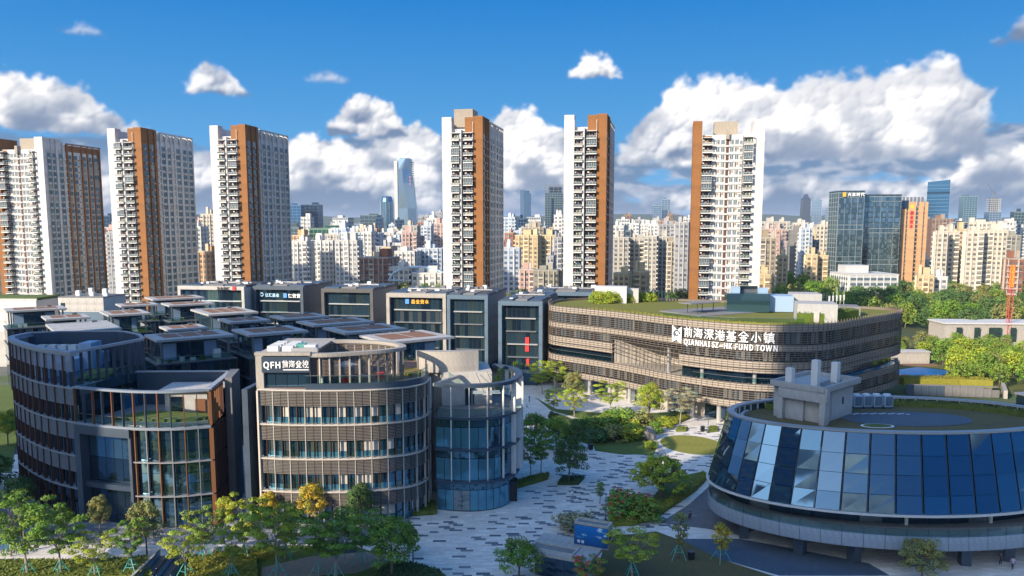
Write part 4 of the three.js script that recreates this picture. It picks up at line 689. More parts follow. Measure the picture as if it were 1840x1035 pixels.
// ---------- the curved, slatted building with the big sign ----------
{
  const t = thing('slatted_building', 'curved building wrapped in brown horizontal slats with a grass roof', 'building');
  const pts = [[12.4, -254], [11.0, -246], [11.6, -240.4], [14.4, -236.2], [20.4, -230.2], [29.2, -220.7], [41.3, -204.6], [51.4, -195.2], [57, -191.8], [63, -190.2], [69, -190.0], [74.8, -191.8], [79.5, -195.2], [92.7, -207.2], [105.5, -219], [109.4, -225.5], [108.6, -232], [103, -236.5], [85, -246], [67, -256], [45, -264.5], [28, -267], [17.5, -261.5]];
  const p = makePath([...pts, pts[0]], true), L = p.len;
  const ring = (o, n = 90) => Array.from({ length: n }, (_, i) => { const q = p.at(L * i / n, o); return [q.x, q.z]; });
  let sA = 0, sB = 0, sC = 0;   // the open hall in the front and the corner where the front turns
  { let best = [9e9, 9e9, 9e9]; for (let s = 0; s < L * 0.5; s += 0.25) { const q = p.at(s); [[27.8, -222.2], [42.4, -203.2], [62.2, -190.2]].forEach((c, k) => { const d = Math.hypot(q.x - c[0], q.z - c[1]); if (d < best[k]) { best[k] = d; if (k === 0) sA = s; else if (k === 1) sB = s; else sC = s; } }); } }
  const cut = (f) => { f(0, sA); f(sB, L); };
  const vis0 = 0, vis1 = L * 0.58;
  // floors and glass behind the slats
  new MB().prism(ring(-1.0), 17.3, 24.2).build('upper_core', mat.glassDark, t);
  { const r = [], n = 80; for (let i = 0; i <= n; i++) { const q = p.at(mix(sB, L, i / n), -1.0); r.push([q.x, q.z]); } for (let i = 0; i <= 10; i++) { const q = p.at(mix(0, sA, i / 10), -1.0); r.push([q.x, q.z]); } r.push([36, -236]); r.push([50, -218]); new MB().prism(r, 13.3, 17.3).build('middle_core', mat.glassDark, t); new MB().prism(r.map(([x, z]) => [x + (62 - x) * 0.03, z + (-226 - z) * 0.04]), 10.4, 13.3).build('terrace_core', mat.glassDark, t); }
  new MB().prism(ring(-1.0), 4.6, 10.4).build('lower_core', mat.glassDark, t);
  new MB().prism(ring(-5.0), 0, 4.6).build('ground_core', mat.glassDark, t);
  // solid bands
  const bands = [[24.9, 23.5], [20.2, 18.7], [10.4, 9.0], [6.1, 4.7]];
  for (const [y1, y0] of bands) band(t, 'pale_band', mat.slatLight, p, 0, L, -0.6, -0.1, y0, y1, 2);
  for (const [y1, y0] of [[16.0, 14.6], [14.2, 13.3]]) cut((a, b) => band(t, 'pale_band', mat.slatLight, p, a, b, -0.6, -0.1, y0, y1, 2));
  // rows of windows: narrow panes with blinds
  const rowOf = (y0, y1, parts) => { const g = new MB(), step = 1.35; for (const [a, b] of parts) for (let s = a + 0.3; s < b - step; s += step) { if (s > vis1) break; const h = hash2(Math.round(s * 3), Math.round(y0)); g.tint(h < 0.25 ? [0.26, 0.27, 0.25] : h < 0.6 ? [0.10, 0.15, 0.18] : [0.03, 0.04, 0.05]); ribbon(g, p, s, s + step * 0.72, -1.0, -0.92, y0, y1, 2); } const m = g.build('window_row', mat.vcGloss, t); m.userData.kind = 'stuff'; };
  rowOf(20.5, 23.2, [[0, L]]); rowOf(16.3, 18.4, [[0, sA], [sB, L]]); rowOf(6.4, 8.7, [[0, L]]);
  // horizontal slats
  for (let k = 0; k < 22; k++) {
    const y = 13.35 + k * 0.555, open = y > 10.4 && y < 17.2;
    if (open) cut((a, b) => band(t, 'slat', mat.slat, p, a, b, 0.0, 0.16, y, y + 0.13, 2.4)); else band(t, 'slat', mat.slat, p, 0, L, 0.0, 0.16, y, y + 0.13, 2.4);
    if (open && k % 2) band(t, 'slat', mat.slat, p, sA, sB, 0.0, 0.16, y, y + 0.16, 2.4);
  }
  for (let k = 0; k < 12; k++) band(t, 'slat', mat.slat, p, 0, L, 0.0, 0.16, 4.5 + k * 0.555, 4.63 + k * 0.555, 2.4);
  // uprights that carry the slats
  const ups = (a, b, y0, y1, step) => { const g = new MB(); for (let s = a; s < b && s < vis1; s += step) { const q = p.at(s, -0.06); g.box(q.x, y0, q.z, 0.1, y1 - y0, 0.16, q.ry); } g.build('slat_uprights', mat.slat, t).userData.kind = 'stuff'; };
  ups(0, L, 17.2, 25.8, 1.5); ups(0, sA, 13.3, 17.2, 1.5); ups(sB, L, 13.3, 17.2, 1.5); ups(0, L, 4.5, 11.0, 1.5); ups(sA, sB, 11, 17.2, 1.5);
  // open hall
  const m0 = p.at(sA, -1), m1 = p.at(sB, -1);
  new MB().prism([[m0.x, m0.z], [m0.x + 0.5, m0.z], [42, -224], [50, -217], [50, -216], [41.5, -223]], 10.4, 17.3).build('hall_wall', mat.stoneLight, t);
  new MB().prism([[m0.x, m0.z], [m1.x, m1.z], [52, -216], [38, -230]], 10.35, 10.5).build('hall_floor', mat.stoneLight, t);
  for (const [s, r] of [[mix(sA, sB, 0.82), 0.55], [sB + 6, 0.5], [sB + 20, 0.5]]) { const q = p.at(s, -1.6); new MB().tube([q.x, 10.4, q.z], [q.x, 17.4, q.z], r, r, 12).build('round_column', mat.silver, t); }
  railing(t, p, 2, sA, -0.5, 11.0, 1.0, 3); railing(t, p, sB + 4, sC + 10, -0.5, 11.0, 1.0, 3);
  // ground floor
  for (let s = 14; s < sC + 6; s += 7.4) { const q = p.at(s, -1.6); new MB().tube([q.x, 0, q.z], [q.x, 4.6, q.z], 0.55, 0.55, 12).build('round_column', mat.silver, t); }
  for (let s = 12; s < sC + 24; s += 3.1) band(t, 'shop_front', hash2(Math.round(s), 8) < 0.5 ? mat.stoneLight : hash2(Math.round(s), 3) < 0.5 ? mat.glassPale : mat.glassDark, p, s, s + 2.9, -4.9, -4.6, 0.05, 4.0, 3);
  // roof
  new MB().prism(ring(-0.6), 24.2, 24.5).build('roof_lawn', G_(0.20, 0.20, 0.02, 0.95), t);
  band(t, 'roof_kerb', mat.slat, p, 0, L, -0.9, -0.5, 24.5, 25.1, 2);
  const rot = -32 * D2R;
  bx(t, 'roof_terrace', mat.roofGrey, 66, 24.5, -232, 46, 0.25, 17, 30 * D2R);
  bx(t, 'glass_penthouse', mat.glass, 66.5, 24.7, -228.0, 11.5, 5.2, 9, -10 * D2R); bx(t, 'penthouse_wing', mat.acBlue, 76, 24.7, -228.5, 6.5, 4.4, 8, -10 * D2R); bx(t, 'penthouse_block', mat.concrete, 84, 24.7, -231, 8, 4.8, 8, -10 * D2R);
  bx(t, 'grey_hut', mat.concrete, 77.6, 24.5, -205.5, 9.5, 4.6, 9, -14 * D2R); bx(t, 'grey_hut', mat.roofGrey, 88, 24.5, -219, 12, 2.6, 7, -14 * D2R); bx(t, 'hut_door', mat.stonePale, 76.2, 24.5, -200.7, 1.3, 2.8, 0.1, -14 * D2R);
  for (let i = 0; i < 12; i++) bx(t, 'plant_fin', mat.darkMetal, 83 + i * 0.8, 24.6, -236.5 + i * 0.18, 0.18, 4.6, 0.4, -10 * D2R);
  bx(t, 'water_tank', mat.acBlue, 63.5, 29.9, -229, 2.2, 1.5, 1.8); bx(t, 'water_tank', mat.acBlue, 71, 29.9, -228, 2.4, 1.3, 1.8); { const g = new THREE.CylinderGeometry(1.7, 1.7, 5, 14, 1, false, 0, Math.PI); g.rotateZ(Math.PI / 2); g.rotateX(-Math.PI / 2); const m = mesh('curved_plant_hood', g, mat.midMetal, t); m.position.set(67.5, 29.9, -229.5); }
  bx(t, 'white_hut', mat.white, 31.5, 24.5, -255.5, 10, 5.2, 5, -12 * D2R); bx(t, 'white_hut', mat.stonePale, 38.4, 24.5, -256.5, 4, 4.4, 4, -12 * D2R);
  for (let i = 0; i < 10; i++) bx(t, 'roof_fin', mat.darkMetal, 41 + i * 1.0, 24.5, -259.4 + i * 0.25, 0.2, 3.8, 0.5);
  bx(t, 'pavilion_roof', mat.roofGrey, 52, 27.4, -222.5, 11, 0.25, 5, 30 * D2R); for (const [x, z] of [[48.5, -222], [50.5, -219], [53.5, -226], [56, -223.5]]) bx(t, 'pavilion_post', mat.darkMetal, x, 24.5, z, 0.18, 2.9, 0.18);
  { const r = makePath([[40, -212.5], [49, -203], [56, -199.5], [72, -197.5]]); railing(t, r, 0, r.len, 0, 24.5, 1.3, 3); }
  for (let i = 0; i < 5; i++) { const g = new MB().tint([0.6, 0.6, 0.58]); g.tube([86 + i * 1.4, 24.6, -218 - i], [86 + i * 1.4, 29.5 + (i % 3) * 1.2, -218 - i], 0.07, 0.05); g.box(86 + i * 1.4, 28.2, -218 - i, 0.35, 1.5, 0.3); g.build('antenna_mast', mat.vc, t); }
  // the sign, letter by letter along the curve
  const sg = thing('building_sign', 'large white sign lettering with square emblem on the slatted front', 'sign');
  let s1 = 0, s2 = 0, bb = [9e9, 9e9]; for (let s = 0; s < L * 0.5; s += 0.1) { const q = p.at(s, 0.4); [[41.0, -204.4], [62.6, -190.0]].forEach((c, k) => { const d = Math.hypot(q.x - c[0], q.z - c[1]); if (d < bb[k]) { bb[k] = d; if (k) s2 = s; else s1 = s; } }); }
  const W = s2 - s1, unit = W / 9.15, put = (o, s, y) => { const q = p.at(s, 0.35); o.position.set(q.x, y, q.z); o.rotation.y = p.at(s + 0.6, 0).ry; };
  { // emblem: a notched board with a coiled band
    const e = 1.0 * unit, sh = new THREE.Shape([[0, 0.25], [0.5 * e, 0.9], [e, 0.0], [e, 4.3], [0.5 * e, 3.4], [0, 4.55]].map((q) => new THREE.Vector2(...q)));
    const g = new THREE.ExtrudeGeometry(sh, { depth: 0.15, bevelEnabled: false }); put(mesh('emblem', g, mat.letter, sg), s1, 18.9);
    const c = mesh('emblem_coil', new THREE.TorusGeometry(e * 0.30, e * 0.07, 6, 18, 4.2), mat.darkMetal, sg); const q = p.at(s1 + e / 2, 0.56); c.position.set(q.x, 21.3, q.z); c.rotation.y = q.ry; const c2 = mesh('emblem_coil', new THREE.TorusGeometry(e * 0.14, e * 0.06, 6, 14, 3.6), mat.darkMetal, sg); c2.position.set(q.x, 21.3, q.z); c2.rotation.y = q.ry; c2.rotation.z = 2.6;
  }
  [...'前海深港基金小镇'].forEach((ch, i) => { const m = charMesh(sg, ch, mat.letter, unit * 0.86, 0.095, 0.18); m.scale.y = 2.55 / (unit * 0.86); put(m, s1 + unit * (1.22 + i), 20.75); });
  { const str = 'QIANHAI SZ—HK FUND TOWN', total = latin(str.replace('—', '-'), 1).boundingBox.max.x, span = unit * 7.9; let x = 0; for (const c of str) { if (c === ' ') { x += 0.32; continue; } const g = latin(c === '—' ? '-' : c, 1, 0.18), wd = g.boundingBox.max.x; const m = mesh('letter', g, mat.letter, sg); const k = span / total; m.scale.set(k * (c === '—' ? 2.2 : 0.94), 1.45, 1); put(m, s1 + unit * 1.25 + x * k, 18.85); x += (c === '—' ? wd * 2.2 : wd) + 0.07; } }
}

// ---------- oval glass building in the corner ----------
{
  const t = thing('oval_glass_building', 'oval blue glass building tapering upward, with grassy roof and pale skirt', 'building');
  const el = (cx, cz, a, b, th) => [cx + a * Math.cos(th), cz + b * Math.sin(th)];
  const botE = [60.4, -127.0, 28.4, 16.4], topE = [61.7, -128.6, 26.4, 13.2], skE = [60.7, -125.3, 28.8, 17.4];
  const at = (h, th) => { const f = (h - 7.5) / 10.5; return el(mix(botE[0], topE[0], f), mix(botE[1], topE[1], f), mix(botE[2], topE[2], f), mix(botE[3], topE[3], f), th); };
  const ringP = (E, o = 0, n = 72) => makePath(Array.from({ length: n + 1 }, (_, i) => el(E[0], E[1], E[2] + o, E[3] + o, Math.PI - i / n * 2 * Math.PI)));   // from the left end round the front
  new MB().prism(ringP(topE, -2.2).q.slice(0, 72), 0, 15.4).build('core', mat.glassDark, t);
  reseed(77);
  const NC = 46, rows = [7.5, 9.9, 12.5, 15.1, 18.0];
  const tints = [glassOf(0.10, 0.175, 0.24, 0.03), glassOf(0.085, 0.15, 0.21, 0.03), glassOf(0.115, 0.195, 0.26, 0.03), glassOf(0.09, 0.165, 0.23, 0.03), glassOf(0.16, 0.24, 0.30, 0.04)];  // last tint is paler: bright reflections put into the glass of some columns
  for (let i = 0; i < NC; i++) {
    const a0 = Math.PI - i / NC * 2 * Math.PI, a1 = Math.PI - (i + 1) / NC * 2 * Math.PI, am = (a0 + a1) / 2, colTilt = rnd(-0.03, 0.03), colTurn = rnd(-0.02, 0.02), colTint = rnd();
    for (let r = 0; r < 4; r++) {
      const y0 = rows[r] + 0.03, y1 = rows[r + 1] - 0.03, k = 0.006, P = [[a0 - k, y0], [a1 + k, y0], [a1 + k, y1], [a0 - k, y1]].map(([a, y]) => { const q = at(y, a); return [q[0], y, q[1]]; });
      const ty = colTilt + rnd(-0.012, 0.012), tx = colTurn + rnd(-0.012, 0.012), nx = Math.cos(am), nz = Math.sin(am), off = [-tx - ty, tx - ty, tx + ty, -tx + ty];
      const Q = P.map((q, j) => [q[0] + nx * off[j], q[1], q[2] + nz * off[j]]), b = new MB(); b.quad(...Q);
      const I2 = Q.map((q) => [q[0] - nx * 0.06, q[1], q[2] - nz * 0.06]); b.quad(I2[1], I2[0], I2[3], I2[2]); for (let j = 0; j < 4; j++) b.quad(Q[j], I2[j], I2[(j + 1) % 4], Q[(j + 1) % 4]);
      b.build('glass_pane', tints[colTint < 0.10 && r > 0 ? 4 : rnd() < 0.8 ? Math.floor(colTint * 4) : Math.floor(rnd(4))], t);
    }
    const b = new MB().tint([0.05, 0.06, 0.07]); const q0 = at(7.5, a0), q1 = at(18, a0); b.tube([q0[0] - 0.12 * Math.cos(a0), 7.5, q0[1] - 0.12 * Math.sin(a0)], [q1[0] - 0.12 * Math.cos(a0), 18, q1[1] - 0.12 * Math.sin(a0)], 0.07, 0.07, 4); b.build('mullion', mat.vc, t);
  }
  { const lb = new MB(), N = 72, q = (h, i) => { const th = Math.PI - i / N * 2 * Math.PI, e = at(h, th); return [e[0] - 0.5 * Math.cos(th), h, e[1] - 0.5 * Math.sin(th)]; }; for (let i = 0; i < N; i++) lb.quad(q(7.3, i), q(7.3, i + 1), q(15.6, i + 1), q(15.6, i)); lb.build('lining', mat.glassDark, t); }
  const skirtMat = G_(0.36, 0.42, 0.49, 0.35);
  const rt = ringP(topE), rk = ringP(skE), rb = ringP(botE), lenT = rt.len;
  band(t, 'roof_rim', mat.rim, rt, 0, rt.len, -1.0, 0.15, 18.0, 18.3, 1.5); band(t, 'sill_ring', mat.finPale, rb, 0, rb.len, -0.4, 0.25, 7.15, 7.45, 1.5);
  // inner face of the parapet, post by post
  const ri = ringP(topE, -0.9); band(t, 'parapet_glass', mat.glass, ri, 0, ri.len, -0.1, 0, 16.6, 18.0, 1.5); for (let i = 0; i < 70; i++) post(t, 'parapet_post', mat.finPale, ri, ri.len * i / 70, -0.15, 16.6, 18.0, 0.1, 0.25);
  // terrace and skirt
  new MB().prism(ringP(skE).q.slice(0, 72), 4.9, 5.2).build('terrace', mat.roofGrey, t);
  for (let i = 0; i < 52; i++) { band(t, 'skirt_panel', skirtMat, rk, rk.len * i / 52 + 0.03, rk.len * (i + 1) / 52 - 0.03, -0.3, 0.12, 3.3, 5.3, 1.2); band(t, 'railing_pane', mat.railGlass, rk, rk.len * i / 52 + 0.05, rk.len * (i + 1) / 52 - 0.05, -0.02, 0.02, 5.3, 6.4, 1.2); post(t, 'railing_post', mat.darkMetal, rk, rk.len * i / 52, 0, 5.3, 6.45, 0.08, 0.08); }
  new MB().prism(ringP(skE, -0.3).q.slice(0, 72), 3.4, 3.6).build('soffit', mat.roofGrey, t);
  const rr = ringP(botE, -2.6); for (let i = 0; i < 40; i++) { const q = rr.at(rr.len * i / 40); band(t, 'terrace_window', i % 5 === 2 ? mat.glassPale : mat.glassDark, rr, rr.len * i / 40 + 0.06, rr.len * (i + 1) / 40 - 0.06, -0.05, 0.02, 5.25, 9, 1.5); }
  for (const i of [9, 13]) post(t, 'pale_pier', mat.finPale, rr, rr.len * i / 40, 0.4, 5.2, 7.2, 0.4, 0.4);
  // ground level below the skirt
  new MB().prism(ringP(botE, -6.5).q.slice(0, 72), 0, 3.6).build('ground_core', mat.glassDark, t);
  for (const a of [2.86, 2.35, 2.02, 1.7, 1.4, 1.1]) { const q = el(60.7, -125.3, 25.5, 14.4, a); bx(t, 'column', mat.darkStone, q[0], 0, q[1], 1.4, 3.5, 1.4, a); }
  const rg = ringP(botE, -6.3); for (let i = 0; i < 26; i++) band(t, 'ground_window', i % 4 ? mat.glassDark : mat.glass, rg, rg.len * 0.5 * i / 26 + 0.05, rg.len * 0.5 * (i + 1) / 26 - 0.05, -0.05, 0.05, 0.1, 3.2, 1.5);
  // roof: lawn, dark paved oval with marks, hedge, stair block, cooling units
  new MB().prism(ringP(topE, -1.2).q.slice(0, 72), 15.3, 17.0).build('roof_lawn', mat.grassDry, t);
  const oval = (cx, cz, a, b, y, m, nm) => new MB().prism(Array.from({ length: 48 }, (_, i) => [cx + a * Math.cos(i / 48 * 6.2832), cz + b * Math.sin(i / 48 * 6.2832)]), y - 0.03, y, 1).build(nm, m, t);
  oval(64.5, -129.2, 10.5, 5.2, 17.06, G_(0.11, 0.125, 0.15, 0.6), 'paved_oval'); oval(57.5, -124.2, 2.6, 1.4, 17.10, mat.letter, 'planter_ring'); oval(57.5, -124.2, 2.2, 1.15, 17.14, mat.grass, 'planter');
  for (let i = 0; i < 14; i++) bx(t, 'pale_mark', mat.letter, 56.5 + i * 0.75, 17.07, -132.6 + (i % 2) * 0.35 - 0.3 * Math.sin(i / 13 * 3.14), 0.6, 0.02, 0.3);
  { const r2 = makePath(Array.from({ length: 40 }, (_, i) => el(61.7, -128.6, 24.2, 11.0, Math.PI * 1.0 - (i - 6) / 39 * Math.PI * 0.9))); band(t, 'inner_kerb', mat.rim, r2, 0, r2.len, -0.3, 0.2, 17.0, 17.6, 1.5); }
  const g = new THREE.Group(); g.name = 'stair_block'; g.position.set(50.0, 17.0, -132.2); g.rotation.y = 43 * D2R; t.add(g);
  const B = (n, m, x, y, z, w, h, d) => bx(g, n, m, x, y, z, w, h, d);
  B('wall', mat.concrete, 0.4, 0, -1.4, 11.2, 5.6, 5.2); B('end_wall', mat.concrete, 5.7, 0, 2.7, 0.6, 5.6, 3.0); B('front_wall', mat.concrete, 1.5, 0, 4.0, 8.4, 5.6, 0.5);
  B('lintel', mat.concrete, -5.6, 3.6, 1.4, 1.2, 2.4, 8.2); B('pier', mat.concrete, -5.6, 0, -2.4, 1.1, 3.6, 0.9); B('pier', mat.concrete, -5.6, 0, 4.8, 1.1, 3.6, 0.9); B('recess_wall', mat.stonePale, -4.4, 0, 1.4, 0.4, 3.6, 7.4); B('door', mat.bronze, -4.68, 0, -0.4, 0.16, 2.7, 1.5);
  B('roof', mat.roofGrey, 0.2, 5.0, 0.6, 12, 0.3, 8.6); for (const [x, z, w, d] of [[0.2, 5.0, 12.6, 0.5], [0.2, -3.9, 12.6, 0.5], [-6.1, 0.5, 0.5, 9.3], [6.4, 0.5, 0.5, 9.3]]) B('parapet', mat.concrete, x, 5.3, z, w, 0.9, d);
  for (const [x, z, h] of [[-4.6, -1.6, 3.0], [-2.2, 1.6, 4.4], [4.0, 2.0, 3.4]]) B('vent_shaft', mat.finPale, x, 5.3, z, 1.1, h, 1.1); B('small_window', mat.glassDark, 2.2, 2.2, 4.3, 0.3, 1.2, 0.1);
  { const l = new MB().tint([0.35, 0.36, 0.37]); l.box(-2.6, 0, 4.45, 0.06, 6.6, 0.06); l.box(-2.1, 0, 4.45, 0.06, 6.6, 0.06); for (let i = 0; i < 20; i++) l.box(-2.35, 0.2 + i * 0.32, 4.45, 0.5, 0.04, 0.04); l.build('ladder', mat.vc, g); }
  for (let i = 0; i < 4; i++) { const u = thing('cooling_unit', ['blue cooling unit nearest the stair block door side', 'blue cooling unit second from the stair block', 'third blue cooling unit in the row on the oval roof', 'last blue cooling unit, farthest from the stair block'][i], 'cooling unit', 59.6 + i * 1.75, 17.0, -137.4 + Math.abs(i - 1.5) * 0.2, 0.1, 'cooling units on the oval roof'); bx(u, 'cabinet', mat.acBlue, 0, 0.4, 0, 1.5, 1.9, 1.5); bx(u, 'grille', mat.tileBlue, 0, 0.6, 0.77, 1.25, 1.55, 0.06); bx(u, 'base', mat.darkMetal, 0, 0, 0, 1.5, 0.4, 1.5); const f = mesh('fan_cowl', new THREE.CylinderGeometry(0.6, 0.6, 0.25, 14), mat.ac, u); f.position.y = 2.4; }
}
// ---------- office towers outside the frame whose shadows lie over the plaza ----------
function offTower(label, q0, q1, tt, depth, h) {
  const s = Math.sin(SUN_AZ), c = Math.cos(SUN_AZ), q = (q0 + q1) / 2, x = q * c + tt * s, z = q * s - tt * c;
  const t = thing('office_tower', label, 'tower', x, 0, z, -SUN_AZ);
  const w = Math.abs(q1 - q0); bx(t, 'wall', mat.concrete, 0, 0, 0, w, h, depth);
  for (let y = 4; y < h - 2; y += 4) for (const k of [-1, 1]) { bx(t, 'window_band', mat.glassBlue, 0, y, k * (depth / 2), w - 1, 2.2, 0.2); bx(t, 'window_band', mat.glassBlue, k * (w / 2), y, 0, 0.2, 2.2, depth - 1); }
  bx(t, 'roof', mat.roofGrey, 0, h, 0, w * 0.6, 3, depth * 0.6);
}
offTower('concrete office tower outside the view, shading the curved office', -136, -150, -72, 20, 80);
offTower('taller office tower outside the view, shading the canopy blocks', -150, -204, -78, 24, 112);
offTower('office tower outside the view, shading the glass drum', -90, -105, -62, 20, 82);
offTower('office tower behind the viewpoint, shading the oval building', -8, -90, -88, 26, 144);

